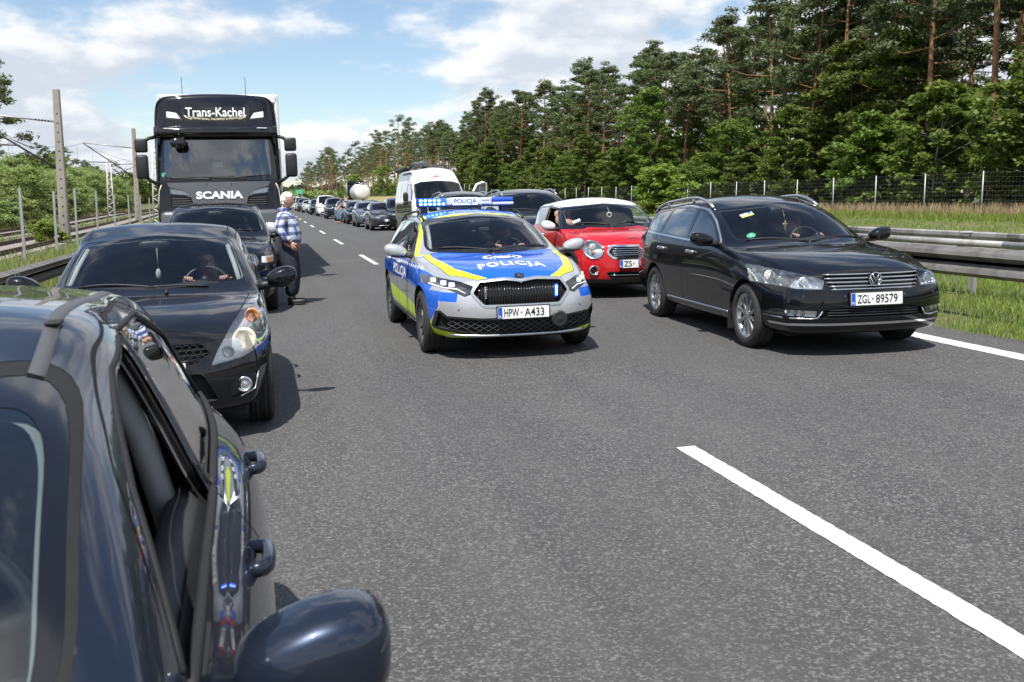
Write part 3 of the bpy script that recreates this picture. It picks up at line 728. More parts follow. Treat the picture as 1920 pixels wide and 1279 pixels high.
# edge understory
y = 33.0
while y < 185:
    x = r5.uniform(33.2, 36.5); plant('broadleaf_tree', r5.choice(BROAD), x, y, r5.uniform(.48, .85)*(1.15 if y < 60 else 1.0), LB, 'tree', 'broadleaf trees along the forest edge'); y += r5.uniform(2.4, 3.6)*(1+y/260)
y = 36.0
while y < 190:
    x = r5.uniform(37.0, 42.0); plant('broadleaf_tree', r5.choice(BROAD), x, y, r5.uniform(.55, .95)*(1.25 if y < 65 else 1.0), LB, 'tree', 'broadleaf trees along the forest edge'); y += r5.uniform(4.0, 6.5)*(1+y/260)
y = 36.0
while y < 250:
    for xr in ((36.5, 39.5), (40, 45), (46, 54)):
        x = r5.uniform(*xr); yj = y+r5.uniform(-1.2, 1.2)
        plant('pine_tree', r5.choice(PINES), x, yj, r5.uniform(.70, .88)*(1.22 if yj < 62 else 1.08 if yj < 85 else 1.0), LP, 'tree', 'pines of the forest beyond the fence')
    y += r5.uniform(2.9, 4.4)*(1+y/200)
y = 250
while y < 430:
    for xr in ((34, 40), (41, 52), (53, 64)):
        plant('pine_tree', r5.choice(FPINES), r5.uniform(*xr), y+r5.uniform(-3, 3), r5.uniform(.85, 1.08), LP, 'tree', 'pines of the forest beyond the fence')
    y += r5.uniform(6, 9)
y = 40.0
while y < 118:
    plant('pine_tree', r5.choice(FPINES), r5.uniform(55, 66), y, r5.uniform(.95, 1.12), LP, 'tree', 'pines of the forest beyond the fence'); y += 2.4
# farther stand, closer to the road, beyond the slip road
LF = 'slim pine of the farther stand behind the tank truck'
y = 400
while y < 780:
    for xr in ((24, 31), (32, 42), (44, 60)):
        plant('pine_tree', r5.choice(FPINES), r5.uniform(*xr), y+r5.uniform(-4, 4), r5.uniform(1.0, 1.25), LF, 'tree', 'pines of the farther stand')
    y += r5.uniform(17, 24)
for (px, Y, d, s) in ((1242, 62, 0, 1.0),):
    p = at_depth(px, 375, Y); plant('young_tree', BRIGHT[0], p.x, Y, s, 'small bright green young tree standing in front of the wire fence', 'tree', None)
for (px, Y, s, lab) in ((668, 330, 1.2, 'rounded bright green tree behind the tank truck'), (722, 240, 1.15, 'bright green bush above the sandy bank'), (757, 215, 1.0, 'bright green bush right beside the camper van')):
    p = at_depth(px, 375, Y); plant('roadside_tree', BRIGHT[1], p.x, Y, s, lab, 'tree', None)
# left side: bushes beyond the tracks, taller trees behind
LU = 'rounded grey-green bush growing beyond the railway tracks'
y = 30.0
while y < 170:
    for k in range(3):
        x = track_x(y, -1.75)-r5.uniform(5.6, 7.4)-2.2*k
        plant('bush', r5.choice(BUSH), x, y+r5.uniform(-1.0, 1.0), r5.uniform(.75, 1.05)*(1+0.12*k), LU, 'bush', 'bushes beyond the railway')
    y += r5.uniform(2.0, 2.9)*(1+y/200)
LD = 'taller dark green tree behind the bushes across the railway'
for i in range(40):
    y = 48+i*5.0; x = track_x(y, -1.75)-r5.uniform(17, 24)
    plant('leafy_tree', r5.choice(DARKB), x, y, r5.uniform(.6, .9), LD, 'tree', 'dark trees behind the railway bushes')
for i in range(26):
    y = 100+i*9; x = track_x(y, -1.75)-r5.uniform(22, 34)
    plant('pine_tree', r5.choice(FPINES), x, y, r5.uniform(.5, .66), 'pale green pine rising behind the trees across the railway', 'tree', 'pines across the railway')
p = at_depth(-28, 375, 62); plant('pine_tree', PINES[2], p.x, 62, .60, 'dark pine at the left picture edge behind the concrete pole', 'tree', None)
plant('weed_bush', BRIGHT[0], *at_depth(92, 420, 44).xy, .38, 'small bright green shrub between the railway and the bushes', 'bush', None)
# far woods that read as one mass
def far_wood():
    global NG
    NG = np.random.default_rng(77); cs, rs = [], []
    for i in range(520):
        y = NG.uniform(900, 1500); 
        px = NG.uniform(430, 640); top = np.interp(px, [430, 470, 540, 575, 585, 605, 625, 640], [352, 354, 356, 350, 357, 353, 349, 346])
        p = at_depth(px, top+NG.uniform(2, 14), y); cs.append(tuple(p)); rs.append(NG.uniform(3.5, 5.0))
    V, Fq = leaves(cs, rs, 110, 1.3, 1.0, 0, 0.8)
    tag(np_mesh('far_woods', V, Fq, 'far_leaves'), 'far dark green woods closing the view at the end of the road', 'woods', kind='stuff')
    cs, rs = [], []
    for i in range(700):
        y = NG.uniform(180, 600); x = track_x(min(y, 300), 0)-NG.uniform(20, 60)-(max(0, y-300)*0.02); cs.append((x, y, NG.uniform(1, 7.5))); rs.append(NG.uniform(1.8, 3.0))
    V, Fq = leaves(cs, rs, 120, 0.6, 0.9, 0, 0.7)
    tag(np_mesh('left_woods', V, Fq, 'broad_leaves'), 'distant green woods across the railway', 'woods', kind='stuff')
    cs, rs = [], []
    for i in range(420):
        y = NG.uniform(420, 800); px = NG.uniform(548, 640); p = at_depth(px, 368, y); cs.append((p.x, y, NG.uniform(0.5, 4.0))); rs.append(NG.uniform(1.6, 2.6))
    V, Fq = leaves(cs, rs, 90, 0.7, 0.9, 0, 0.7)
    tag(np_mesh('verge_scrub', V, Fq, 'bush_leaves'), 'low pale green scrub along the far verge', 'scrub', kind='stuff')
    # shaded depth of the forest behind the modelled trees
    cs, rs = [], []
    for i in range(1900):
        y = 35+780*NG.random()**1.7; x = NG.uniform(46, 80); cs.append((x, y, NG.uniform(0.5, 9.5 if y < 300 else 8.0))); rs.append(NG.uniform(1.5, 2.6)*(1 if y < 250 else 1.4))
    V, Fq = leaves(cs, rs, 60, 0.45, 0.8, 0, 0.7)
    tag(np_mesh('forest_undergrowth', V, Fq, 'broad_leaves'), 'dark undergrowth deep inside the forest', 'undergrowth', kind='stuff')
far_wood()
# ------------------------------------------------------------------ grass
def grass(name, xs, ys, n, h, wid, mat, lab, bend=0.35, fn=None, zo=0.0):
    g = np.random.default_rng(abs(hash(lab)) % 1000 if False else len(lab)*7+n % 97)
    x = g.uniform(xs[0], xs[1], n); y = ys[0]+(ys[1]-ys[0])*g.random(n)**1.5
    cl = np.sin(x*1.9+y*0.7)*np.sin(y*1.3-x*0.8)+0.6*np.sin(x*4.1-y*3.3); k = cl > g.uniform(-1.6, 0.9, n)
    if fn is not None: k &= fn(x, y)
    x, y = x[k], y[k]; n = len(x); z = ground_h(x, y)-0.03+zo
    a = g.uniform(0, 2*np.pi, n); hh = h*g.uniform(0.45, 1.25, n); ww = wid*(1+y/60)
    dx, dy = np.cos(a), np.sin(a); b = g.uniform(0.1, 1.0, n)*bend*hh; ba = g.uniform(0, 2*np.pi, n)
    P0 = np.stack([x-dx*ww, y-dy*ww, z], 1); P1 = np.stack([x+dx*ww, y+dy*ww, z], 1)
    mx_, my_ = x+np.cos(ba)*b*0.35, y+np.sin(ba)*b*0.35
    P2 = np.stack([mx_+dx*ww*.8, my_+dy*ww*.8, z+hh*0.6], 1); P3 = np.stack([mx_-dx*ww*.8, my_-dy*ww*.8, z+hh*0.6], 1)
    T = np.stack([x+np.cos(ba)*b, y+np.sin(ba)*b, z+hh], 1)
    V = np.concatenate([P0, P1, P2, P3, T]); i = np.arange(n)
    F3 = np.concatenate([np.stack([i, i+n, i+2*n], 1), np.stack([i, i+2*n, i+3*n], 1), np.stack([i+3*n, i+2*n, i+4*n], 1)])
    tag(np_mesh(name, V, F3, mat), lab, 'grass', kind='stuff')
on_edge = lambda x, y: x > 7.72+0.22*np.sin(y*1.9)+0.15*np.sin(y*4.7+x)
grass('grass', (7.5, 15), (5, 34), 105000, 0.13, 0.005, 'grass_green', 'short green grass on the verge under the guard rails', 0.7, on_edge)
grass('grass', (7.6, 15), (5, 30), 12000, 0.14, 0.004, 'grass_dry', 'dry straw blades among the verge grass', 0.9, on_edge)
grass('grass', (14, 29), (14, 120), 70000, 0.11, 0.012, 'grass_green', 'light green meadow grass between barrier and fence', 0.6)
grass('grass', (26.5, 32.5), (20, 140), 52000, 0.32, 0.012, 'grass_green', 'tall green grass along the foot of the wire fence', 0.4)
grass('grass', (29, 34), (20, 150), 42000, 0.62, 0.011, 'grass_seed', 'tall reddish brown seeding grass behind the fence', 0.35)
grass('grass', (-6.9, -3.1), (6, 70), 60000, 0.46, 0.007, 'grass_green', 'long green grass between guard rail and railway', 0.6)
grass('grass', (-6.4, -3.1), (6, 60), 24000, 0.50, 0.006, 'grass_dry', 'long dry grass between guard rail and railway', 0.6)
grass('grass', (-7.2, -5.2), (8, 90), 16000, 0.30, 0.008, 'grass_dry', 'straw and weeds at the edge of the railway ballast', 0.6)
grass('grass', (-13, -6.6), (12, 110), 9000, 0.30, 0.010, 'grass_green', 'weeds growing on the ballast between the rails', 0.6, lambda x, y: (np.abs(x+9.65+0.028*y) < 0.75+0.4*np.sin(y*0.8)) | (np.abs(x+6.3+0.028*y) < 0.6), 0.22)
grass('grass', (-30, -13), (20, 150), 40000, 0.45, 0.012, 'grass_dry', 'dry yellow grass strip beyond the railway', 0.5, lambda x, y: (x < -(7.9+0.028*y)-6.3))
# ================================================================== VEHICLE TOOLKIT
NI = 12
def shell(S, lv):
    """Body skin from section curves: box topology (top+sides, nose patch, tail patch), subdivided. Nose at y=0 facing -y."""
    C = {k: pchip(v) for k, v in S['curves'].items()}
    Ys = S['Y']; L = Ys[-1]; xw = S['xw']
    def ring(y):
        zc, ze, xr = C['zc'](y), C['ze'](y), C['xr'](y); cr = zc-ze
        xb, zb = C['xb'](y), C['zb'](y); bl = S.get('bulge', 0.012)
        P = [(0, zc), (0.45*xr, zc-0.17*cr), (0.82*xr, zc-0.60*cr), (xr, ze)]
        for t in (0.33, 0.67): P.append((xr+(xb-xr)*t+bl*math.sin(math.pi*t), ze+(zb-ze)*t))
        P += [(xb, zb), (C['xs'](y), C['zs'](y)), (C['xm'](y), C['zm'](y)), (C['xl'](y), C['zl'](y)), (C['xk'](y), C['zk'](y)), (C['xk'](y)-0.10, C['zk'](y)-0.015)]
        return P
    prF = S.get('prF', [0]*5); prR = S.get('prR', [0]*5); pw = S.get('pw', 2.4); topF = S.get('topF', prF[0]); topR = S.get('topR', prR[0])
    def yof(Y, x, i):
        dF = max(0.0, 1-Y/S.get('lenF', 0.9)); dF = dF*dF*(3-2*dF); dR = max(0.0, 1-(L-Y)/S.get('lenR', 0.7)); dR = dR*dR*(3-2*dR)
        f = S['bowF']*(abs(x)/xw)**pw+(prF[i-7] if i >= 7 else topF); r = S['bowR']*(abs(x)/xw)**pw+(prR[i-7] if i >= 7 else topR)
        return Y+dF*f-dR*r
    bm = bmesh.new(); rows = []
    for Y in Ys:
        P = ring(Y); r = {}
        for i, (x, z) in enumerate(P):
            y = yof(Y, x, i)
            if i == 0: r[0] = bm.verts.new((0, y, z))
            else:
                r[i] = bm.verts.new((x, y, z)); r[-i] = bm.verts.new((-x, y, z))
        rows.append(r)
    seq = list(range(-(NI-1), NI))
    for a, b in zip(rows[:-1], rows[1:]):
        for p, q in zip(seq[:-1], seq[1:]): bm.faces.new((a[p], a[q], b[q], b[p]))
    def cap(row, Y, rev):
        P = ring(Y); cols = list(range(-7, 8)); grid = [{i: row[i] for i in cols}]
        pr, bow, top = (prF, S['bowF'], topF) if not rev else (prR, S['bowR'], topR); zsag = S.get('capsag', 0.0)
        for k in range(1, 5):
            xk, zk = P[7+k]; g = {}
            for i in cols:
                if abs(i) == 7: g[i] = row[(7+k)*(1 if i > 0 else -1)]; continue
                fr = (P[abs(i)][0]/P[7][0]); x = fr*xk*(1 if i >= 0 else -1)
                off = bow*(abs(x)/xw)**pw+pr[k]
                g[i] = bm.verts.new((x, Y+off if not rev else Y-off, zk+zsag*(1-fr*fr)))
            grid.append(g)
        for a, b in zip(grid[:-1], grid[1:]):
            for p, q in zip(cols[:-1], cols[1:]):
                bm.faces.new((a[p], a[q], b[q], b[p]) if rev else (a[q], a[p], b[p], b[q]))
    cap(rows[0], Ys[0], False); cap(rows[-1], Ys[-1], True)
    bmesh.ops.recalc_face_normals(bm, faces=bm.faces[:])
    me = bpy.data.meshes.new('x'); bm.to_mesh(me); bm.free()
    o = mesh_obj('x', me); subsurf(o, lv); me = o.data
    bm = bmesh.new(); bm.from_mesh(me); bpy.data.objects.remove(o); bpy.data.meshes.remove(me)
    bm.normal_update(); up = max(bm.faces, key=lambda f: f.calc_center_median().z)
    if up.normal.z < 0:
        bmesh.ops.reverse_faces(bm, faces=bm.faces[:])
        bm.normal_update()
    nl = bm.verts.layers.float_vector.new('nrm'); bm.faces.layers.int.new('tag')
    for v in bm.verts: v[nl] = v.normal
    return bm
AX = {'side': (1, 2), 'front': (0, 2), 'top': (0, 1)}
def inside(p, poly):
    x, y = p; c = False; j = len(poly)-1
    for i in range(len(poly)):
        xi, yi = poly[i]; xj, yj = poly[j]
        if (yi > y) != (yj > y) and x < (xj-xi)*(y-yi)/(yj-yi)+xi: c = not c
        j = i
    return c
def area2(p): return sum(p[i][0]*p[(i+1) % len(p)][1]-p[(i+1) % len(p)][0]*p[i][1] for i in range(len(p)))
def offp(poly, d):
    """offset outward by d"""
    n = len(poly); s = 1 if area2(poly) > 0 else -1; out = []
    for i in range(n):
        a, b, c = Vector(poly[i-1]), Vector(poly[i]), Vector(poly[(i+1) % n])
        e1 = (b-a).normalized(); e2 = (c-b).normalized()
        n1 = Vector((e1.y, -e1.x))*s; n2 = Vector((e2.y, -e2.x))*s; m = n1+n2
        m = m/max(0.35, (1+n1.dot(n2))) if m.length > 1e-6 else n1
        q = b+m*d; out.append((q.x, q.y))
    return out
def rp(pts, r=0.03, seg=4):
    """round the corners of a polygon; a point may carry its own radius as third value"""
    n = len(pts); out = []
    for i in range(n):
        a, b, c = Vector(pts[i-1][:2]), Vector(pts[i][:2]), Vector(pts[(i+1) % n][:2]); rad = pts[i][2] if len(pts[i]) > 2 else r
        l1, l2 = (a-b).length, (c-b).length; k = min(rad, 0.45*l1, 0.45*l2)
        if k < 1e-4: out.append((b.x, b.y)); continue
        p, q = b+(a-b)/l1*k, b+(c-b)/l2*k
        for s in range(seg+1):
            t = s/seg; w_ = p*(1-t)**2+b*2*t*(1-t)+q*t*t; out.append((w_.x, w_.y))
    return out
def circ(cx, cy, r, n=28, a0=0, a1=2*math.pi): return [(cx+r*math.cos(a0+(a1-a0)*k/n), cy+r*math.sin(a0+(a1-a0)*k/n)) for k in range(n)]
def mirx(p): return [(-a, b) for a, b in p][::-1]
class Body:
    def __init__(s, S, lv):
        s.bm = shell(S, lv); s.tags = {0: ('body', False, S['paint'], 0.0)}; s.nt = 1; s.tl = s.bm.faces.layers.int['tag']
        s.bvh = BVHTree.FromBMesh(s.bm); s.S = S
    def newtag(s, part, mat, off=0.0, split=False):
        s.tags[s.nt] = (part, split, mat, off); s.nt += 1; return s.nt-1
    def cut(s, poly, proj, sel, tagid, only=None):
        ia, ib = AX[proj]; bm = s.bm
        x0, x1 = min(p[0] for p in poly), max(p[0] for p in poly); y0, y1 = min(p[1] for p in poly), max(p[1] for p in poly)
        def bb(f):
            A = [v.co[ia] for v in f.verts]; B = [v.co[ib] for v in f.verts]; return min(A), max(A), min(B), max(B)
        cand = {}; mg = 0.12
        for f in bm.faces:
            c = f.calc_center_bounds()
            if c[ia] < x0-mg or c[ia] > x1+mg or c[ib] < y0-mg or c[ib] > y1+mg: continue
            if not sel(c, f.normal): continue
            b = bb(f)
            if b[1] < x0 or b[0] > x1 or b[3] < y0 or b[2] > y1: continue
            cand[f] = b
        n = len(poly); e = 1e-5
        for i in range(n):
            p, q = poly[i], poly[(i+1) % n]; d = (q[0]-p[0], q[1]-p[1]); ln = math.hypot(*d)
            if ln < 1e-6: continue
            sx0, sx1 = min(p[0], q[0])-e, max(p[0], q[0])+e; sy0, sy1 = min(p[1], q[1])-e, max(p[1], q[1])+e
            sub = []; px_, py_ = p; dx_, dy_ = d; tol = 1e-6*ln
            for f, b in cand.items():
                if b[1] < sx0 or b[0] > sx1 or b[3] < sy0 or b[2] > sy1: continue
                sg = [(v.co[ia]-px_)*dy_-(v.co[ib]-py_)*dx_ for v in f.verts]
                if min(sg) < -tol and max(sg) > tol: sub.append(f)
            if not sub: continue
            for f in sub: del cand[f]
            co = [0, 0, 0]; no = [0, 0, 0]; co[ia], co[ib] = p; no[ia], no[ib] = d[1]/ln, -d[0]/ln
            ge = list({x for f in sub for x in list(f.edges)+list(f.verts)})+sub
            r = bmesh.ops.bisect_plane(bm, geom=ge, dist=1e-6, plane_co=co, plane_no=no)
            for x in r['geom']:
                if isinstance(x, bmesh.types.BMFace): cand[x] = bb(x)
        res = []
        for f in set(cand):
            c = f.calc_center_median()
            if inside((c[ia], c[ib]), poly) and (only is None or f[s.tl] in only):
                if tagid is not None: f[s.tl] = tagid
                res.append(f)
        return res
    def seam(s, poly, proj, sel, w_=0.007, only=None, inner=None):
        """panel with a recessed shut line: outer ring seam, inside given the tag `inner`"""
        t = s.newtag('shut_line', 'seam', 0.0015)
        s.cut(offp(poly, w_/2), proj, sel, t, only)
        if inner is None: inner = 0
        s.cut(offp(poly, -w_/2), proj, sel, inner, (t,))
    def hit(s, o, d):
        r = s.bvh.ray_cast(Vector(o), Vector(d)); return (r[0], r[1]) if r[0] else (None, None)
    def fy(s, x, z):
        """front surface y at x,z"""
        p, n = s.hit((x, -1.0, z), (0, 1, 0)); return p.y if p else 0.0
    def sx(s, y, z, side=1):
        p, n = s.hit((2.0*side, y, z), (-side, 0, 0)); return p.x if p else 0.8*side
    def tz(s, x, y):
        p, n = s.hit((x, y, 4.5), (0, 0, -1)); return p.z if p else 1.0
    def faces_of(s, tagid): return [f for f in s.bm.faces if f[s.tl] == tagid]
    def bowl(s, tagid, name, mat, depth, parent, split=True, shrink=0.0):
        """recess behind a region: floor pushed in, walls along its rim"""
        nl = s.bm.verts.layers.float_vector['nrm']; fs = s.faces_of(tagid); objs = []
        for sd in ((1, -1) if split else (0,)):
            ff = [f for f in fs if sd == 0 or f.calc_center_median().x*sd > 0]
            if not ff: continue
            V, Fc, mp = [], [], {}
            cen = sum((f.calc_center_median() for f in ff), Vector())/len(ff)
            avg = sum((Vector(v[nl]) for f in ff for v in f.verts), Vector()).normalized()
            def gid(v, lev):
                k = (v.index, lev)
                if k not in mp:
                    mp[k] = len(V); p = v.co-Vector(v[nl])*0.002 if lev == 0 else (v.co+(cen-v.co)*shrink)-avg*depth; V.append(tuple(p))
                return mp[k]
            S_ = set(ff); s.bm.verts.index_update()
            for f in ff:
                Fc.append([gid(v, 1) for v in f.verts])
                for l in f.loops:
                    e = l.edge; o = [g for g in e.link_faces if g is not f and g in S_]
                    if not o: a, b = l.vert, l.link_loop_next.vert; Fc.append([gid(a, 0), gid(b, 0), gid(b, 1), gid(a, 1)])
            me = bpy.data.meshes.new(name); me.from_pydata(V, [], Fc); me.materials.append(M[mat]); me.update(); objs.append(mesh_obj(name, me, parent))
        return objs
    def emit(s, root, lining=None, skip=()):
        bm = s.bm; nl = bm.verts.layers.float_vector['nrm']; groups = {}; bm.verts.index_update()
        lin = [[], []]
        for f in bm.faces:
            part, split, mat, off = s.tags[f[s.tl]]
            if part in skip or part == 'hole': continue
            c = f.calc_center_median(); sd = (1 if c.x > 0 else -1) if split else 0
            groups.setdefault((part, sd), []).append((f, mat, off))
            if lining and part not in ('windscreen', 'window', 'rear_window') and lining['y0'] < c.y < lining['y1'] and c.z > lining.get('z0', 0.5): lin[0 if c.z > lining['zs'] else 1].append(f)
        res = {}
        for (part, sd), L in groups.items():
            V, N, Fc, mi, mp, ms = [], [], [], [], {}, []
            for f, mat, off in L:
                ids = []
                for v in f.verts:
                    k = (v.index, off)
                    if k not in mp: mp[k] = len(V); n = Vector(v[nl]).normalized(); V.append(v.co-n*off); N.append(n)
                    ids.append(mp[k])
                if mat not in ms: ms.append(mat)
                Fc.append(ids); mi.append(ms.index(mat))
            me = bpy.data.meshes.new(part); me.from_pydata(V, [], Fc)
            for m in ms: me.materials.append(M[m])
            me.polygons.foreach_set('material_index', mi); me.shade_smooth(); me.update()
            me.normals_split_custom_set_from_vertices(N)
            res[(part, sd)] = mesh_obj(part, me, root)
        if lining:
            for k, mat in ((0, lining.get('top', 'lining_light')), (1, 'interior_dark')):
                V, Fc, mp = [], [], {}
                for f in lin[k]:
                    ids = []
                    for v in f.verts:
                        if v.index not in mp: mp[v.index] = len(V); V.append(v.co-Vector(v[nl])*lining.get('t', 0.028))
                        ids.append(mp[v.index])
                    Fc.append(ids[::-1])
                if Fc:
                    me = bpy.data.meshes.new('lining'); me.from_pydata(V, [], Fc); me.materials.append(M[mat]); me.shade_smooth(); me.update(); mesh_obj('headlining' if k == 0 else 'trim_panel', me, root)
        bm.free(); return res
# ---------------------------------------------------------------- text and flat print
_txt = {}
def text_mesh(s, bold=0.0, ext=0.0, space=1.0):
    k = (s, bold, ext, space)
    if k not in _txt:
        c = bpy.data.curves.new('t', 'FONT'); c.body = s; c.size = 1.0; c.offset = bold; c.extrude = ext; c.space_character = space; c.resolution_u = 4
        o = bpy.data.objects.new('t', c); COL.objects.link(o); dg = bpy.context.evaluated_depsgraph_get(); me = bpy.data.meshes.new_from_object(o.evaluated_get(dg))
        V = np.array([v.co[:] for v in me.vertices]); Fc = [list(p.vertices) for p in me.polygons]
        bpy.data.objects.remove(o); bpy.data.curves.remove(c); bpy.data.meshes.remove(me)
        x0, x1, y0, y1 = V[:, 0].min(), V[:, 0].max(), V[:, 1].min(), V[:, 1].max()
        V[:, 0] = (V[:, 0]-(x0+x1)/2)/(x1-x0); V[:, 1] = (V[:, 1]-(y0+y1)/2)/(y1-y0); _txt[k] = (V, Fc)
    return _txt[k]
def text(name, s, wdt, hgt, place, mat, parent, bold=0.0, space=1.0):
    V, Fc = text_mesh(s, bold, 0.0, space); P = [place(v[0]*wdt, v[1]*hgt) for v in V]
    me = bpy.data.meshes.new(name); me.from_pydata([tuple(p) for p in P], [], Fc); me.materials.append(M[mat]); me.update(); return mesh_obj(name, me, parent)
def patch(name, poly, place, mat, parent, sub=0):
    """flat print: polygon (u,v) laid on a surface by place()"""
    bm = bmesh.new(); f = bm.faces.new([bm.verts.new((a, b, 0)) for a, b in poly])
    if sub: 
        bmesh.ops.triangulate(bm, faces=[f]); bmesh.ops.subdivide_edges(bm, edges=bm.edges[:], cuts=sub, use_grid_fill=True)
    for v in bm.verts: v.co = place(v.co.x, v.co.y)
    return from_bm(name, bm, mat, parent, smooth=False)
# ---------------------------------------------------------------- common parts
def wheel_set(root, spots, r, wd, rim_r, style, spokes=10, mat='alloy', hub=True):
    """spots: (x_outer_face, y, side). wheel > tyre, rim"""
    bm = bmesh.new(); h = wd/2; tw = r-rim_r
    prof = [(h*0.80, rim_r-0.012), (h*0.97, rim_r+0.006), (h*1.0, rim_r+tw*0.35), (h*0.98, rim_r+tw*0.65), (h*0.90, r-0.022), (h*0.74, r-0.004), (h*0.55, r), (h*0.54, r-0.008), (h*0.46, r-0.008), (h*0.45, r), (h*0.17, r), (h*0.16, r-0.008), (h*0.05, r-0.008), (h*0.04, r)]
    prof = prof+[(-a, b) for a, b in prof[::-1]]
    lathe(bm, prof, 44, 'X'); tyre = from_bm('tyre', bm, 'tyre', None, recalc=True); tme = tyre.data; tme.set_sharp_from_angle(angle=R(35)); bpy.data.objects.remove(tyre)
    bm = bmesh.new(); face = h*0.72
    lathe(bm, [(h*0.83, rim_r-0.010), (h*0.86, rim_r+0.004), (h*0.80, rim_r-0.016), (h*0.62, rim_r-0.030), (h*0.40, rim_r-0.036), (-h*0.8, rim_r-0.03)], 40, 'X', mi=0)
    lathe(bm, [(face+0.0, 0.0001), (face+0.004, 0.030), (face, 0.034), (face-0.004, 0.062), (face-0.03, 0.068)], 20, 'X', mi=0)
    for k in range(5):
        t = 2*math.pi*k/5+0.3; lathe(bm, [(face-0.004, 0.0001), (face-0.006, 0.009)], 8, 'X', (0, 0.048*math.cos(t), 0.048*math.sin(t)), mi=1)
    for k in range(spokes):
        t0 = 2*math.pi*k/spokes; rows = []
        arms = [(t0, 0.0)] if style == 'single' else [(t0, -0.055), (t0, 0.055)]
        for tt, spread in arms:
            rows = []
            for rad, hw, fx in ((0.050, 0.020 if style == 'single' else 0.013, face-0.002), (0.11, 0.018 if style == 'single' else 0.012, face-0.006), (rim_r*0.75, 0.020 if style == 'single' else 0.012, face-0.002), (rim_r-0.012, 0.027 if style == 'single' else 0.014, face+0.006)):
                of = spread*(0.12+0.88*(rad-0.05)/(rim_r-0.06)); ra = []
                for sgn, dep in ((-1, 0.028), (-0.8, 0.0), (0.8, 0.0), (1, 0.028)):
                    u, w_ = rad, of+sgn*hw; ra.append(bm.verts.new((fx-dep, u*math.cos(tt)-w_*math.sin(tt), u*math.sin(tt)+w_*math.cos(tt))))
                rows.append(ra)
            for a, b in zip(rows[:-1], rows[1:]):
                for q in range(3): bm.faces.new((a[q], b[q], b[q+1], a[q+1]))
    rim = from_bm('rim', bm, [mat, 'seam'], None, recalc=False); rme = rim.data; rme.set_sharp_from_angle(angle=R(40)); bpy.data.objects.remove(rim)
    bm = bmesh.new(); lathe(bm, [(h*0.15, 0.0001), (h*0.15, rim_r*0.62), (h*0.05, rim_r*0.62), (h*0.05, 0.08), (-h*0.6, 0.08), (-h*0.6, rim_r*0.9), (-h*0.75, rim_r*0.9)], 28, 'X'); wo = from_bm('wheel', bm, 'disc_metal', None, recalc=True); wme = wo.data; bpy.data.objects.remove(wo)
    for xo, y, sd in spots:
        wh = mesh_obj('wheel', wme, root); wh.location = (xo-sd*h, y, r); wh.rotation_euler.z = 0 if sd > 0 else math.pi
        t = mesh_obj('tyre', tme, wh); q = mesh_obj('rim', rme, wh); q.rotation_euler.x = rnd.uniform(0, 1.2); 
def plate(root, c, txt1, txt2, tilt=0.0, w_=0.52, hh=0.114, rz=0.0):
    """number plate: frame, white face, blue band, characters"""
    Mx = Matrix.Translation(c) @ Matrix.Rotation(rz, 4, 'Z') @ Matrix.Rotation(tilt, 4, 'X')
    def at(u, v, d): return Mx @ Vector((u, -d, v))
    bm = bmesh.new(); box(bm, (0, 0.006, 0), (w_+0.02, 0.016, hh+0.022), bev=0.004); bm.transform(Mx); fr = from_bm('number_plate', bm, 'black_plastic', root, smooth=False)
    patch('plate_face', rp([(-w_/2, -hh/2), (w_/2, -hh/2), (w_/2, hh/2), (-w_/2, hh/2)], 0.008, 2), lambda u, v: at(u, v, 0.004), 'plate_white', fr)
    patch('country_band', [(-w_/2+0.003, -hh/2+0.003), (-w_/2+0.044, -hh/2+0.003), (-w_/2+0.044, hh/2-0.003), (-w_/2+0.003, hh/2-0.003)], lambda u, v: at(u, v, 0.006), 'plate_blue', fr)
    text('country_code', 'PL', 0.026, 0.020, lambda u, v: at(u-w_/2+0.023, v-hh/2+0.022, 0.008), 'white_print', fr, 0.02)
    if not txt1: return fr
    n1, n2 = len(txt1), len(txt2) or 4; cw = (w_-0.09)/(n1+n2+0.8)
    text('registration', txt1, cw*n1*0.90, 0.078, lambda u, v: at(u-w_/2+0.055+cw*n1/2, v, 0.007), 'black_print', fr, 0.006)
    patch('seal', circ(-w_/2+0.055+cw*(n1+0.32), -0.0, 0.010, 10), lambda u, v: at(u, v, 0.0065), 'satin_metal', fr)
    if txt2:
        text('registration', txt2, cw*n2*0.90, 0.078, lambda u, v: at(u-w_/2+0.055+cw*(n1+0.7)+cw*n2/2, v, 0.007), 'black_print', fr, 0.006)
    return fr
def seats(root, y, z, xs=(-0.36, 0.36), w_=0.5, mat='seat_cloth', head=True, hh=0.0, name='seat'):
    for x in xs:
        bm = bmesh.new(); ellipsoid(bm, (x, y, z), (w_/2, 0.26, 0.09), 16, 10, 0.45); ellipsoid(bm, (x, y+0.30, z+0.33), (w_/2, 0.07, 0.33), 16, 12, 0.5, rot=Matrix.Rotation(-0.22, 3, 'X'))
        o = from_bm(name, bm, mat, root)
        if head:
            bm = bmesh.new(); ellipsoid(bm, (x, y+0.41, z+0.76+hh), (0.145, 0.055, 0.10), 14, 10, 0.6)
            for s in (-0.05, 0.05): tube(bm, [(x+s, y+0.385, z+0.6), (x+s, y+0.40, z+0.70)], 0.008, 6)
            from_bm('headrest', bm, mat, o)
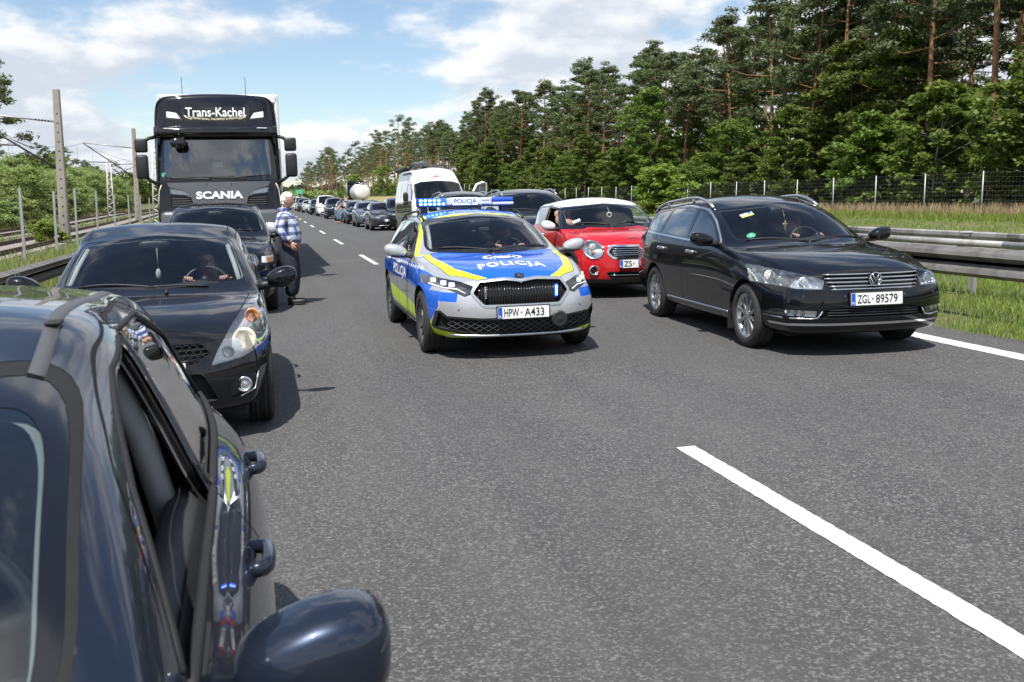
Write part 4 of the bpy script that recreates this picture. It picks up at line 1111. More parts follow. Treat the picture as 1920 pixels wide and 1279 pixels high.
def bench(root, y, z, w_, mat='seat_cloth'):
    bm = bmesh.new(); ellipsoid(bm, (0, y, z), (w_/2, 0.26, 0.09), 16, 10, 0.35); ellipsoid(bm, (0, y+0.30, z+0.33), (w_/2, 0.07, 0.32), 16, 12, 0.35, rot=Matrix.Rotation(-0.2, 3, 'X'))
    o = from_bm('rear_seat', bm, mat, root)
    for x in (-0.42, 0, 0.42):
        bm = bmesh.new(); ellipsoid(bm, (x, y+0.39, z+0.70), (0.12, 0.05, 0.075), 12, 8, 0.6); from_bm('headrest', bm, mat, o)
def steering(root, x, y, z, r=0.185, tilt=0.42):
    bm = bmesh.new(); n = 36; Mx = Matrix.Translation((x, y, z)) @ Matrix.Rotation(-tilt, 4, 'X')
    pts = [Mx @ Vector((r*math.cos(2*math.pi*k/n), 0, r*math.sin(2*math.pi*k/n))) for k in range(n+1)]; tube(bm, pts, 0.016, 8, False)
    for a in (0.25, math.pi-0.25, -math.pi/2): tube(bm, [Mx @ Vector((0, 0.01, 0)), Mx @ Vector((r*math.cos(a), 0, r*math.sin(a)))], 0.017, 6)
    ellipsoid(bm, Mx @ Vector((0, 0.015, 0)), (0.07, 0.035, 0.06), 12, 8, 0.8); tube(bm, [Mx @ Vector((0, 0.02, 0)), Mx @ Vector((0, -0.28, -0.02))], 0.03, 8)
    return from_bm('steering_wheel', bm, 'black_plastic', root)
def dash(root, y0, y1, z, w_, mat='interior_dark'):
    bm = bmesh.new(); n = 9; rows = []
    prof = [(y0, z-0.02), (y0+0.25*(y1-y0), z+0.01), (y0+0.7*(y1-y0), z+0.015), (y1-0.02, z-0.01), (y1, z-0.05), (y1-0.02, z-0.2), (y1-0.14, z-0.35)]
    for i in range(n):
        u = -1+2*i/(n-1); rows.append([bm.verts.new((u*w_/2, a+0.10*u*u*(1 if k < 3 else 0.3), b+(0.035*math.exp(-((u-0.45)/0.2)**2) if 1 <= k <= 3 else 0))) for k, (a, b) in enumerate(prof)])
    for a, b in zip(rows[:-1], rows[1:]):
        for k in range(len(prof)-1): bm.faces.new((a[k], b[k], b[k+1], a[k+1]))
    o = from_bm('dashboard', bm, mat, root, recalc=False); return o
def inside_mirror(root, x, y, z, w_=0.125):
    bm = bmesh.new(); ellipsoid(bm, (x, y, z), (w_, 0.022, 0.038), 16, 8, 0.6); tube(bm, [(x, y, z+0.02), (x, y+0.01, z+0.045)], 0.012, 6); return from_bm('inside_mirror', bm, 'black_plastic', root)
def door_mirror(root, x, y, z, sd, mat, s=1.0, low='black_plastic', shape=(0.115, 0.075, 0.075), stalk=0.06, e=0.75):
    """housing > stalk, mirror_glass; x = inner edge (on the door)"""
    cx = x+sd*(stalk+shape[0]*0.9); bm = bmesh.new(); vs = ellipsoid(bm, (0, 0, 0), (shape[0]*s, shape[1]*s, shape[2]*s), 24, 16, e)
    for v in vs:
        p = v.co; p.z += 0.018*(p.x*sd/shape[0]); p.x += -sd*0.0
        if p.y > 0.02*s: p.y = 0.02*s+(p.y-0.02*s)*0.25
        k = 1-0.25*max(0, -p.x*sd/shape[0]); p.z *= k
    for f in bm.faces:
        if f.calc_center_median().z < -shape[2]*0.62 and low: f.material_index = 1
    bm.transform(Matrix.Translation((cx, y, z))); o = from_bm('door_mirror', bm, [mat, low or mat], root)
    bm = bmesh.new(); tube(bm, [(x-sd*0.02, y+0.035, z-shape[2]*0.75), (x+sd*stalk*0.6, y+0.02, z-shape[2]*0.7), (cx-sd*shape[0]*0.2, y, z-shape[2]*0.55)], [0.045, 0.032, 0.035], 10); from_bm('stalk', bm, low or mat, o)
    bm = bmesh.new(); ellipsoid(bm, (cx+sd*0.005, y+0.034*s+0.004, z), (shape[0]*0.82, 0.006, shape[2]*0.78), 18, 8, e); from_bm('mirror_glass', bm, 'chrome', o)
    return o
def handle(root, B, y, z, sd, mat, L=0.20):
    x = B.sx(y, z, sd); x2 = B.sx(y+L, z, sd); bm = bmesh.new()
    pts = []; rad = []
    for k in range(13):
        t = k/12; e = min(1.0, math.sin(math.pi*min(t, 1-t)*2.6)**.5 if 0 < t < 1 and min(t, 1-t) < .19 else (0 if t in (0, 1) else 1)); pts.append((x+(x2-x)*t+sd*(-.006+.036*e+.006*math.sin(math.pi*t)), y+L*t, z+.004*math.sin(math.pi*t))); rad.append(.0125+.003*e)
    tube(bm, pts, rad, 12)
    for v in bm.verts: v.co.z = z+(v.co.z-z)*1.25
    cup = bmesh.new(); ellipsoid(cup, ((x+x2)/2-sd*.002, y+L*.5, z-.004), (.004, L*.34, .026), 14, 8); me_ = bpy.data.meshes.new('t'); 
    for v in cup.verts: v.co.x = B.sx(v.co.y, v.co.z, sd)+sd*(.0015 if abs(v.co.x) else 0)
    cup.to_mesh(me_); cup.free(); bm.from_mesh(me_); bpy.data.meshes.remove(me_)
    for f in bm.faces: f.material_index = 1 if (f.calc_center_median().x-((x+x2)/2))*sd < .006 and abs(f.normal.x) > .8 else 0
    return from_bm('door_handle', bm, [mat, 'seam'], root)
def wiper(root, B, pts, lift=0.012):
    P = [Vector((x, y, B.tz(x, y)+lift)) for x, y in pts]; bm = bmesh.new()
    tube(bm, P, 0.009, 6); a, b = P[-1], P[-1]; 
    return from_bm('wiper', bm, 'black_plastic', root)
def blade(root, B, p, q, lift=0.008, r=0.0075):
    pts = []
    for k in range(9):
        t = k/8; x, y = p[0]+(q[0]-p[0])*t, p[1]+(q[1]-p[1])*t; pts.append((x, y, B.tz(x, y)+lift))
    bm = bmesh.new(); tube(bm, pts, r, 6); return from_bm('wiper', bm, 'black_plastic', root)
def front_bar(B, name, pts, r, mat, parent, out=0.004, n=8, flat=None):
    """bar following the nose surface; pts (x,z)"""
    P = []
    for (x0, z0), (x1, z1) in zip(pts[:-1], pts[1:]):
        m = max(1, int(math.hypot(x1-x0, z1-z0)/0.05))
        for k in range(m): t = k/m; P.append((x0+(x1-x0)*t, z0+(z1-z0)*t))
    P.append(pts[-1]); bm = bmesh.new(); tube(bm, [(x, B.fy(x, z)-out, z) for x, z in P], r, n); return from_bm(name, bm, mat, parent)
def side_bar(B, name, pts, r, mat, parent, sd, out=0.004, n=6):
    P = []
    for (y0, z0), (y1, z1) in zip(pts[:-1], pts[1:]):
        m = max(1, int(math.hypot(y1-y0, z1-z0)/0.06))
        for k in range(m): t = k/m; P.append((y0+(y1-y0)*t, z0+(z1-z0)*t))
    P.append(pts[-1]); bm = bmesh.new(); tube(bm, [(B.sx(y, z, sd)+sd*out, y, z) for y, z in P], r, n); return from_bm(name, bm, mat, parent)
def arch_liner(root, B, ay, r, zc, xin=0.55):
    for sd in (1, -1):
        bm = bmesh.new(); n = 20; rows = []
        for k in range(n+1):
            t = -0.30+(math.pi+0.60)*k/n; y, z = ay+r*math.cos(t), zc+r*math.sin(t); z = max(z, 0.12)
            xo = abs(B.sx(y, max(z, 0.24), sd)); 
            if xo < 0.6 or xo > 1.3: xo = B.S['xw']*0.95
            rows.append([bm.verts.new((sd*(xo-0.006), y, z)), bm.verts.new((sd*(xo-0.05), y, z)), bm.verts.new((sd*xin, y, z))])
        for a, b in zip(rows[:-1], rows[1:]):
            bm.faces.new((a[0], a[1], b[1], b[0])); f = bm.faces.new((a[1], a[2], b[2], b[1])); f.material_index = 1
        c = bm.verts.new((sd*xin, ay, zc))
        for a, b in zip(rows[:-1], rows[1:]): f = bm.faces.new((a[2], b[2], c)); f.material_index = 1
        from_bm('arch_liner', bm, ['black_plastic', 'under'], root, smooth=False)
def underbody(root, L, w_, z=0.2):
    bm = bmesh.new(); box(bm, (0, L/2, z+0.02), (w_, L*0.84, 0.05)); from_bm('underbody', bm, 'under', root, smooth=False)
    bm = bmesh.new(); box(bm, (0, L*0.14, z+0.22), (w_*0.72, 0.7, 0.40)); from_bm('engine_block', bm, 'under', root, smooth=False)
SIDE = lambda c, n: abs(n.x) > 0.22
def stations(L, extra=(), n=22):
    b = [0, 0.05, 0.14, 0.28, 0.46]; e = [L-0.42, L-0.24, L-0.12, L-0.05, L]
    m = list(np.linspace(0.66, L-0.62, n)); return sorted(set([round(v, 4) for v in b+m+e+list(extra)]))

def pillar_strips(root, B, pts, mat='lining_light', r=.020, inn=.045):
    """light A-pillar linings seen through the windscreen; pts (x,z) on the screen edge"""
    for s in (1, -1):
        P = []
        for x, z in pts:
            p, n = B.hit((s*x, -1.0, z), (0, 1, 0))
            if p: P.append(tuple(p-n*inn))
        bm = bmesh.new(); tube(bm, P, r, 8); from_bm('pillar_lining', bm, mat, root)

def bulkhead(root, y, z1, w_):
    bm = bmesh.new(); box(bm, (0, y, (z1+.2)/2), (w_, .02, z1-.2)); return from_bm('bulkhead', bm, 'under', root, smooth=False)
# ================================================================== CARS
def curves(L, hw, nz, cowl, head, rz, rpk, rend, tail, belt, rhw, lag=0.26, sill=0.22, hood_hw=None, nose_hw=None, drop=0.075, ahw=None, sh=0.095, midz=0.62, tz=0.66, hooddrop=0.035, khw=None):
    cy, cz = cowl; hy, hz = head; my, mz = (cy+hy)/2, (cz+hz)/2+0.025
    zc = [(0, nz), (0.18*cy, nz+0.40*(cz-nz)), (0.55*cy, nz+0.77*(cz-nz)), (cy-0.10, cz-0.014), (cy, cz+0.004), (my, mz), (hy, hz), (hy+0.22, hz+0.5*(rz-hz)), (rpk, rz), (rend[0]-0.5, rend[1]+0.42*(rz-rend[1])), rend]+list(tail)
    f = pchip(zc); ze = []
    for y in [0, 0.18*cy, 0.55*cy, cy-0.05, cy+0.6*lag]: ze.append((y, float(f(min(y, cy-0.02)))-hooddrop-(0.0 if y < cy else 0.006)))
    for t in (0.12, 0.35, 0.6, 0.85, 1.0):
        y = cy+lag+(hy-cy)*t; ze.append((y, float(f(cy+(hy-cy)*t))-0.028-0.045*t))
    for y in np.linspace(hy+lag+0.25, rend[0], 5): ze.append((float(y), float(f(y))-drop))
    for y, z in tail: ze.append((y, z-0.06))
    nh = nose_hw or 0.80*hw; hh = hood_hw or 0.66*hw; ah = ahw or 0.80*hw; kh = khw or 0.945*hw
    xr = [(0, 0.82*hh), (0.5*cy, hh), (cy, 0.94*ah), (cy+lag, ah), ((cy+hy)/2+lag, (ah+rhw)/2+0.012), (hy+lag, rhw+0.012), (rpk, rhw), (rend[0], rhw-0.03), (L, rhw-0.06)]
    bf, br = belt
    xb = [(0, 0.90*nh), (0.5*cy, 0.86*hw), (cy, 0.90*hw), (cy+0.6, 0.925*hw), (rend[0]-0.6, 0.92*hw), (rend[0], 0.87*hw), (L, 0.76*hw)]
    zb = [(0, nz-0.045), (0.5*cy, (nz+bf)/2-0.01), (cy, bf-0.03), (cy+0.5, bf), (0.5*(cy+rend[0]), 0.6*bf+0.4*br), (rend[0], br), (L, br-0.01)]
    xs = [(0, 0.95*nh), (0.35*cy, 0.92*hw), (0.75*cy, 0.97*hw), (cy+0.4, 0.975*hw), (rend[0]-0.8, 0.98*hw), (rend[0], 0.94*hw), (L, 0.84*hw)]
    zs = [(0, nz-0.085), (0.5*cy, nz-0.045), (cy, bf-sh-0.01), (0.5*L, bf-sh+0.01), (rend[0], br-sh-0.01), (L, br-sh-0.03)]
    xm = [(0, nh), (0.3*cy, 0.95*hw), (0.75*cy, 0.995*hw), (1.4*cy, 0.985*hw), (0.75*L, hw), (rend[0], 0.97*hw), (L, 0.86*hw)]
    zm = [(0, 0.5*(nz-0.09+0.36)+0.04), (1.0, midz), (L, tz)]
    xl = [(0, nh*1.01), (0.3*cy, 0.955*hw), (0.75*cy, 0.985*hw), (1.5*cy, 0.965*hw), (0.75*L, 0.98*hw), (L, 0.85*hw)]
    zl = [(0, 0.40), (1.0, 0.39), (L, 0.44)]
    xk = [(0, 0.95*nh), (0.3*cy, 0.91*hw), (0.75*cy, kh), (0.75*L, kh), (L, 0.80*hw)]
    zk = [(0, sill+0.01), (0.7*cy, sill), (0.75*L, sill), (L, sill+0.06)]
    return dict(zc=zc, ze=ze, xr=xr, xb=xb, zb=zb, xs=xs, zs=zs, xm=xm, zm=zm, xl=xl, zl=zl, xk=xk, zk=zk)
PAINTS = set()
def recolor(B, poly, proj, sel, mat, frm=None):
    cache = B.__dict__.setdefault('rc', {}); tl = B.tl
    for f in B.cut(poly, proj, sel, None):
        part, split, m0, off = B.tags[f[tl]]
        if frm is not None and m0 not in frm: continue
        k = (part, split, mat, off)
        if k not in cache: cache[k] = B.newtag(part, mat, off, split)
        f[tl] = cache[k]
FRONT = lambda c, n: n.y < -0.10 and c.y < 1.0
def SCREEN(y0, y1): return lambda c, n: n.y < -0.12 and n.z > 0.15 and y0 < c.y < y1
def REARG(y0): return lambda c, n: n.y > 0.12 and c.y > y0
def HOOD(y1): return lambda c, n: n.z > 0.30 and c.y < y1
def greenhouse(B, screen, sy, dlo, wins, glass_side=('side_glass',), frit=0.022, rear=None, ry=3.0, dlo_mat='gloss_black', open_win=(), trim=None, frit_mat='gloss_black', screen_mat='windscreen'):
    t1 = B.newtag('screen_surround', frit_mat, 0.001); t2 = B.newtag('windscreen', screen_mat, 0.003)
    B.cut(offp(screen, frit), 'front', SCREEN(*sy), t1); B.cut(screen, 'front', SCREEN(*sy), t2)
    if B.S.get('frit2'):
        t3 = B.newtag('screen_band', 'gloss_black', 0.002); B.cut(screen, 'front', SCREEN(*sy), t3); B.cut(offp(screen, -B.S['frit2']), 'front', SCREEN(*sy), t2)
    if trim:
        tt = B.newtag('window_trim', trim[1], -0.002, True); B.cut(offp(dlo, trim[0]), 'side', SIDE, tt)
    td = B.newtag('pillar_trim', dlo_mat, 0.001, True); B.cut(dlo, 'side', SIDE, td)
    for i, wn_ in enumerate(wins):
        g = glass_side[min(i, len(glass_side)-1)]
        if i in open_win: tw = B.newtag('hole', g, 0, True)
        else: tw = B.newtag('window', g, 0.004, True); B.tags[tw] = ('window', True, g, 0.004)
        if i not in open_win: B.tags[tw] = ('window_%d' % i, True, g, 0.004)
        B.cut(wn_, 'side', SIDE, tw)
    if rear:
        t = B.newtag('rear_window', 'side_glass', 0.003); B.cut(rear, 'front', REARG(ry), t)
def finish(B, root, lining):
    """emit, renaming indexed windows to plain names"""
    names = {}
    res = B.emit(root, lining)
    for (p, sd), o in res.items():
        if p.startswith('window_') and p[7:].isdigit(): o.name = 'window'; o.data.name = 'window'
    return res
def arches(B, ys, r, zc):
    for y in ys:
        t = B.newtag('hole', 'seam'); B.cut([(y+r*math.cos(a), zc+r*math.sin(a)) for a in [2*math.pi*k/32 for k in range(32)]], 'side', lambda c, n: abs(n.x) > 0.1 or n.z < -0.2, t)
def lamp(B, poly, name='headlight', depth=0.06, mat='lamp_dark', shrink=0.12, sel=FRONT, both=True, lens='lens', root=None):
    t = B.newtag(name, lens, 0.0, True); B.cut(poly, 'front', sel, t)
    if both: B.cut(mirx(poly), 'front', sel, t)
    B.bowl(t, 'lamp_bowl', mat, depth, root, True, shrink); return t
def rim_line(B, poly, sel, mat, part, w0, w1, proj='front'):
    t = B.newtag(part, mat, -0.003); B.cut(offp(poly, w1), proj, sel, t); return t

def gather(root, parent_name, names):
    """re-parent loose parts under a main part (thing > part > sub-part)"""
    ch = list(root.children); main = [c for c in ch if c.name.split('.')[0] == parent_name]
    for c in ch:
        if c.name.split('.')[0] in names and main:
            m = min(main, key=lambda q: (q.matrix_basis.translation-c.matrix_basis.translation).length if len(main) > 1 else 0); c.parent = m
def bbox_c(o):
    b = o.bound_box; return Vector([sum(p[i] for p in b)/8 for i in range(3)])
def sub_of(root, child_names, parent_name):
    ch = list(root.children); main = [c for c in ch if c.name.split('.')[0] == parent_name]
    if not main: return
    for c in ch:
        if c.name.split('.')[0] in child_names:
            cc_ = bbox_c(c); m = min(main, key=lambda q: (bbox_c(q)-cc_).length); c.parent = m

# ---------------------------------------------------------------- police estate car
def police_car():
    root = empty('police_car', (0, 0, 0)); L = 4.69; hw = 0.915
    S = dict(paint='paint_silver', xw=0.9, bowF=0.34, bowR=0.22, lenF=1.0, lenR=0.8, pw=2.9, prF=[0.07, 0.0, 0.0, 0.05, 0.16], topF=0.07, prR=[0.0, 0.0, 0.0, 0.05, 0.1],
             curves=curves(L, hw, 0.80, (1.16, 1.0), (1.98, 1.395), 1.465, 2.7, (4.18, 1.385), [(4.38, 1.29), (4.58, 1.03), (L, 0.93)], (0.955, 0.995), 0.635, nose_hw=0.80, ahw=.77))
    S['Y'] = stations(L, (1.16, 1.98), 22); B = Body(S, 2)
    fd = rp([(1.47, .33), (1.43, .92), (1.66, .985), (2.02, 1.215), (2.36, 1.345), (2.56, 1.375), (2.60, .9), (2.57, .33)], .05)
    rd = rp([(2.575, .33), (2.605, .9), (2.565, 1.375), (3.3, 1.375), (3.62, 1.05), (3.50, .78), (3.26, .55), (3.18, .33)], .05)
    tf = B.newtag('front_door', 'paint_silver', 0, True); tr = B.newtag('rear_door', 'paint_silver', 0, True)
    B.seam(fd, 'side', SIDE, 0.008, None, tf); B.seam(rd, 'side', SIDE, 0.008, None, tr)
    th = B.newtag('bonnet', 'paint_blue')
    hood = rp([(-.38, .10), (0, .085), (.38, .10), (.66, .42), (.745, .9), (.76, 1.40), (.4, 1.22), (0, 1.12), (-.4, 1.22), (-.76, 1.40), (-.745, .9), (-.66, .42)], .06)
    B.seam(hood, 'top', HOOD(1.5), 0.008, None, th)
    # livery
    lime = [(.80, 1.50), (.655, 1.46), (.60, 1.0), (.50, .48), (.30, .10), (.30, .0), (.7, -.05), (.92, .35), (.80, .9)]
    lime2 = [(.70, 1.43), (.665, .95), (.575, .52), (.44, .28), (.26, .07), (.44, .06), (.72, .40), (.785, .9), (.82, 1.42)]
    for p in (lime2, mirx(lime2)): recolor(B, p, 'top', lambda c, n: n.z > 0.30 and c.y < 1.5 and c.z > 0.78, 'paint_lime', ('paint_blue',))
    rs = lambda c, n: n.z > 0.3 and c.y > 1.9
    recolor(B, [(-.69, 1.93), (.69, 1.93), (.69, 2.25), (0, 2.17), (-.69, 2.25)], 'top', rs, 'paint_lime', ('paint_silver',))
    recolor(B, [(-.57, 2.23), (0, 2.15), (.57, 2.23), (.57, 4.1), (-.57, 4.1)], 'top', lambda c, n: n.z > 0.5 and c.y > 2.0 and c.z > 1.3, 'paint_blue', ('paint_silver', 'paint_lime'))
    recolor(B, [(1.30, 0.985), (1.50, 0.985), (2.05, 1.30), (2.45, 1.47), (4.2, 1.44), (4.2, 1.375), (2.5, 1.40), (2.05, 1.235), (1.56, 0.965)], 'side', lambda c, n: abs(n.x) > 0.12 and c.z > 0.96, 'paint_lime', ('paint_silver',))
    sidep = ('paint_silver',)
    recolor(B, [(.62, .64), (1.2, .665), (4.4, .70), (4.5, .93), (2.4, .925), (1.3, .90), (.75, .845), (.45, .79)], 'side', SIDE, 'paint_blue', sidep)
    recolor(B, [(1.16, .33), (2.0, .30), (3.2, .38), (3.2, .56), (2.0, .50), (1.2, .46)], 'side', SIDE, 'paint_lime', sidep)
    recolor(B, [(3.95, .40), (4.6, .44), (4.6, .62), (3.95, .60)], 'side', SIDE, 'paint_lime', sidep)
    fs = lambda c, n: n.y < -0.02 and c.y < 0.9
    for m in (1, -1):
        q = lambda P: P if m == 1 else mirx(P)
        recolor(B, q([(.64, .585), (.95, .60), (.95, .69), (.62, .675)]), 'front', fs, 'paint_blue', sidep)
        recolor(B, q([(.86, .34), (1.0, .30), (1.0, .60), (.80, .62), (.80, .55)]), 'front', fs, 'paint_blue', sidep)
        recolor(B, q([(.46, .225), (1.0, .21), (1.0, .42), (.84, .37), (.72, .318), (.46, .275)]), 'front', fs, 'paint_lime', sidep)
    greenhouse(B, rp([(-.69, 1.045), (0, 1.02), (.69, 1.045), (.612, 1.325), (0, 1.385), (-.612, 1.325)], .05), (1.0, 2.3),
               rp([(1.66, .995), (1.98, 1.185), (2.32, 1.312), (2.8, 1.348), (3.5, 1.338), (4.0, 1.28), (4.27, 1.09), (4.15, 1.03), (2.6, 1.0)], .03),
               [rp([(1.74, 1.012), (1.99, 1.165), (2.34, 1.295), (2.50, 1.310), (2.54, 1.015)], .025), rp([(2.62, 1.018), (2.60, 1.320), (2.9, 1.330), (3.42, 1.318), (3.52, 1.035)], .025), rp([(3.60, 1.04), (3.52, 1.30), (3.95, 1.255), (4.17, 1.10), (4.10, 1.055)], .025)],
               ('side_glass', 'privacy_glass', 'privacy_glass'), 0.03, rp([(-.52, 1.30), (.52, 1.30), (.60, 1.06), (-.60, 1.06)], .05), 4.2)
    arches(B, (0.88, 3.57), 0.372, 0.335)
    # lamps, grille, lower intake
    hl = rp([(.455, .675), (.475, .745), (.60, .785), (.90, .835), (.91, .745), (.70, .705), (.56, .635)], .012)
    lamp(B, hl, depth=0.05, root=root)
    gp = rp([(-.48, .67), (-.41, .77), (-.15, .785), (0, .765), (.15, .785), (.41, .77), (.48, .67), (.38, .555), (-.38, .555)], .02)
    tg = B.newtag('hole', 'black_plastic'); tc_ = B.newtag('grille_frame', 'satin_metal', -0.008)
    B.cut(offp(gp, .026), 'front', FRONT, tc_); B.cut(gp, 'front', FRONT, tg); B.bowl(tg, 'grille_recess', 'under', 0.05, root, False, 0.03)
    lo = rp([(-.80, .49), (-.74, .43), (-.40, .405), (.40, .405), (.74, .43), (.80, .49), (.82, .33), (.60, .29), (.45, .265), (-.45, .265), (-.60, .29), (-.82, .33)], .02)
    tlo = B.newtag('hole', 'black_plastic'); tb = B.newtag('intake_frame', 'black_plastic', -0.003)
    B.cut(offp(lo, .02), 'front', FRONT, tb); B.cut(lo, 'front', FRONT, tlo); B.bowl(tlo, 'intake_recess', 'under', 0.04, root, False, 0.02)
    # grille slats
    for k in range(31):
        x = -.42+.84*k/30
        z1 = .765-.010*(abs(x) < .1)-max(0, abs(x)-.38)*0.9; z0 = .563+max(0, abs(x)-.36)*0.9; bm = bmesh.new()
        y0, y1 = B.fy(x, z0)+0.014, B.fy(x, z1)+0.014
        tube(bm, [(x, y0, z0), (x, (y0+y1)/2-0.008, (z0+z1)/2), (x, y1, z1)], 0.0075, 5); from_bm('grille_bar', bm, 'gloss_black', root)
    # diamond mesh in the intake
    bm = bmesh.new()
    for k in range(-14, 15):
        for s in (1, -1):
            pts = []
            for q in range(4):
                z = .27+.15*q/3; x = k*0.085+s*(z-.345)*1.7
                if abs(x) < .78 and (z > .30 or abs(x) < .5): pts.append((x, B.fy(x, z)+0.012, z))
            if len(pts) > 1: tube(bm, pts, 0.0032, 4, False)
    from_bm('intake_mesh', bm, 'grey_plastic', root)
    front_bar(B, 'lip_strip', [(-.70, .255), (-.4, .245), (.4, .245), (.70, .255)], 0.014, 'satin_metal', root, 0.006)
    # radar / siren pod
    bm = bmesh.new(); yb = B.fy(.38, .40); lathe(bm, [(yb-0.035, 0.0001), (yb-0.035, 0.02), (yb-0.022, 0.04), (yb-0.03, 0.06), (yb-0.025, 0.082), (yb+0.05, 0.09)], 24, 'Y', (.38, 0, .385)); from_bm('siren', bm, 'black_plastic', root, recalc=True)
    # headlight internals
    for s in (1, -1):
        bm = bmesh.new()
        for i, (x, z, r_) in enumerate(((.66, .748, .030), (.725, .762, .030), (.79, .778, .030))):
            y = B.fy(s*x, z)+0.040; box(bm, (s*x, y, z), (0.062, 0.012, 0.046), rz=s*0.5*(x/.7), bev=0.005)
        from_bm('led_module', bm, 'drl', root)
        bm = bmesh.new(); pts = [(s*x, B.fy(s*x, z)+0.016, z) for x, z in ((.55, .672), (.62, .710), (.74, .722), (.83, .745))]; tube(bm, pts, 0.006, 6); from_bm('light_strip', bm, 'drl', root)
        # flashing grille lamp: lit on one side only
        x = s*.36; bm = bmesh.new(); y = B.fy(x, .69); box(bm, (x, y-0.004, .67), (0.034, 0.02, 0.125), bev=0.008); from_bm('grille_flasher', bm, 'blue_led' if s > 0 else 'grey_plastic', root)
        if s > 0:
            bm = bmesh.new(); box(bm, (x, y-0.015, .67), (0.014, 0.006, 0.10), bev=0.002); from_bm('flasher_core', bm, 'blue_led_core', root)
        else:
            bm = bmesh.new()
            for k in range(6): box(bm, (x, y-0.016, .62+.02*k), (0.014, 0.006, 0.012), bev=0.002)
            from_bm('flasher_core', bm, 'reflector', root)
        side_bar(B, 'sill_strip', [(1.35, .30), (3.1, .30)], 0.014, 'black_plastic', root, s)
    # badge, wordmarks, crest on bonnet
    bp = Vector((0, 0, 0)); zb_ = .815; p, n = B.hit((0, -.5, .815), (0, 1, 0)); 
    def hood_at(u, v, dy=0.0, lift=0.0035):
        return Vector((u, v+dy, B.tz(u, v+dy)+lift))
    text('bonnet_lettering', 'POLICJA', 0.70, 0.205, lambda u, v: hood_at(u, v-0.10*(u/0.33)**2*0.55, 0.47), 'white_print', root, 0.035, 1.25)
    pt = Vector((0, 0.085, B.tz(0, 0.085)+.004))
    def badge(rad, lift, mat, nm, sgm=24):
        bm = bmesh.new(); vs = [bm.verts.new((rad*math.cos(2*math.pi*k/sgm), 0.125+rad*1.1*math.sin(2*math.pi*k/sgm), 0)) for k in range(sgm)]
        for v in vs: v.co.z = B.tz(v.co.x, v.co.y)+lift
        bm.faces.new(vs); return from_bm(nm, bm, mat, root, smooth=False)
    badge(.056, .006, 'chrome', 'emblem'); badge(.047, .009, 'black_print', 'emblem')
    wing = [(-.026, -.018), (.024, -.018), (.028, -.006), (-.006, -.004), (.030, .006), (.026, .014), (.004, .016), (.010, .026), (-.008, .028), (-.018, .012), (-.026, .002)]
    patch('emblem', wing, lambda u, v: Vector((u, 0.125+v*1.3, B.tz(u, 0.125+v*1.3)+.012)), 'chrome', root)
    # crest: ring of rays with a lettered band
    for k in range(26):
        a = 2*math.pi*k/26; 
        if abs(math.sin(a)) > 0.92: continue
        ux, uy = math.cos(a), math.sin(a); q = [(ux*.175-uy*.010, uy*.105+ux*.012), (ux*.215-uy*.012, uy*.135+ux*.014), (ux*.215+uy*.012, uy*.135-ux*.014), (ux*.175+uy*.010, uy*.105-ux*.012)]
        patch('bonnet_crest', q, lambda u, v: hood_at(u, v*1.25, .845), 'white_print', root)
    patch('bonnet_crest', rp([(-.13, -.02), (.13, -.02), (.15, .03), (-.15, .03)], .01), lambda u, v: hood_at(u, v, .83), 'white_print', root)
    text('bonnet_crest', 'POLICJA', 0.20, 0.03, lambda u, v: hood_at(u, v, .835, .006), 'blue_print', root, 0.03)
    patch('bonnet_crest', rp([(-.10, 0), (.10, 0), (.07, .05), (.03, .03), (0, .06), (-.03, .03), (-.07, .05)], .004), lambda u, v: hood_at(u, v, .875), 'white_print', root)
    patch('bonnet_crest', rp([(-.08, 0), (.08, 0), (.05, -.04), (-.05, -.04)], .01), lambda u, v: hood_at(u, v, .80), 'white_print', root)
    for s in (1, -1):      # door lettering
        def onside(u, v, s=s):
            y = 2.35+(u if s > 0 else -u); z = .755+v; return Vector((B.sx(y, z, s)+s*.004, y, z))
        text('door_lettering', 'POLICJA', 1.05, 0.15, onside, 'white_print', root, 0.04, 1.1)
    for s in (1, -1):
        for k in range(16):
            y = .95+.13*k; patch('side_check', [(0, 0), (.065, .003), (.065, .030), (0, .027)], lambda u, v, y=y, s=s: Vector((B.sx(y+u, .862+v, s)+s*.004, y+u, .862+v)), 'white_print', root)
    # mirrors, handles, wipers, plate, rails
    for s in (1, -1):
        door_mirror(root, s*.86, 1.62, 1.03, s, 'paint_silver', 1.0, 'grey_plastic', (.125, .085, .075))
        for y in (2.25, 3.15): handle(root, B, y, .865, s, 'paint_silver')
        bm = bmesh.new(); pts = []
        for k in range(15):
            t = k/14; y = 2.28+1.85*t; z = B.tz(s*.60, y); pts.append((s*.605, y, z+0.045*min(1, 5*t, 5*(1-t))+0.005))
        tube(bm, pts, 0.013, 8); 
        for k in (3, 11): tube(bm, [pts[k], (pts[k][0], pts[k][1], pts[k][2]-.06)], 0.012, 6)
        from_bm('roof_rail', bm, 'black_plastic', root)
    blade(root, B, (-.60, 1.42), (-.02, 1.20)); blade(root, B, (.0, 1.20), (.62, 1.42))
    plate(root, (.0, B.fy(0, .475)-.016, .475), 'HPW', 'A433', -0.05)
    for x in (-.62, -.25, .25, .62):
        bm = bmesh.new(); disc(bm, (x, B.fy(x, .51)-.002, .51), .011, 'Y', 10); from_bm('parking_sensor', bm, 'grey_plastic', root, smooth=False)
    # beacon bar on the roof
    zr = B.tz(0, 2.88)+.030; bar = None
    bm = bmesh.new(); box(bm, (0, 2.88, zr+.02), (1.16, 0.24, 0.05), bev=0.015)
    for s in (1, -1): box(bm, (s*.50, 2.88, zr-.045), (.07, .14, .10), bev=.01); 
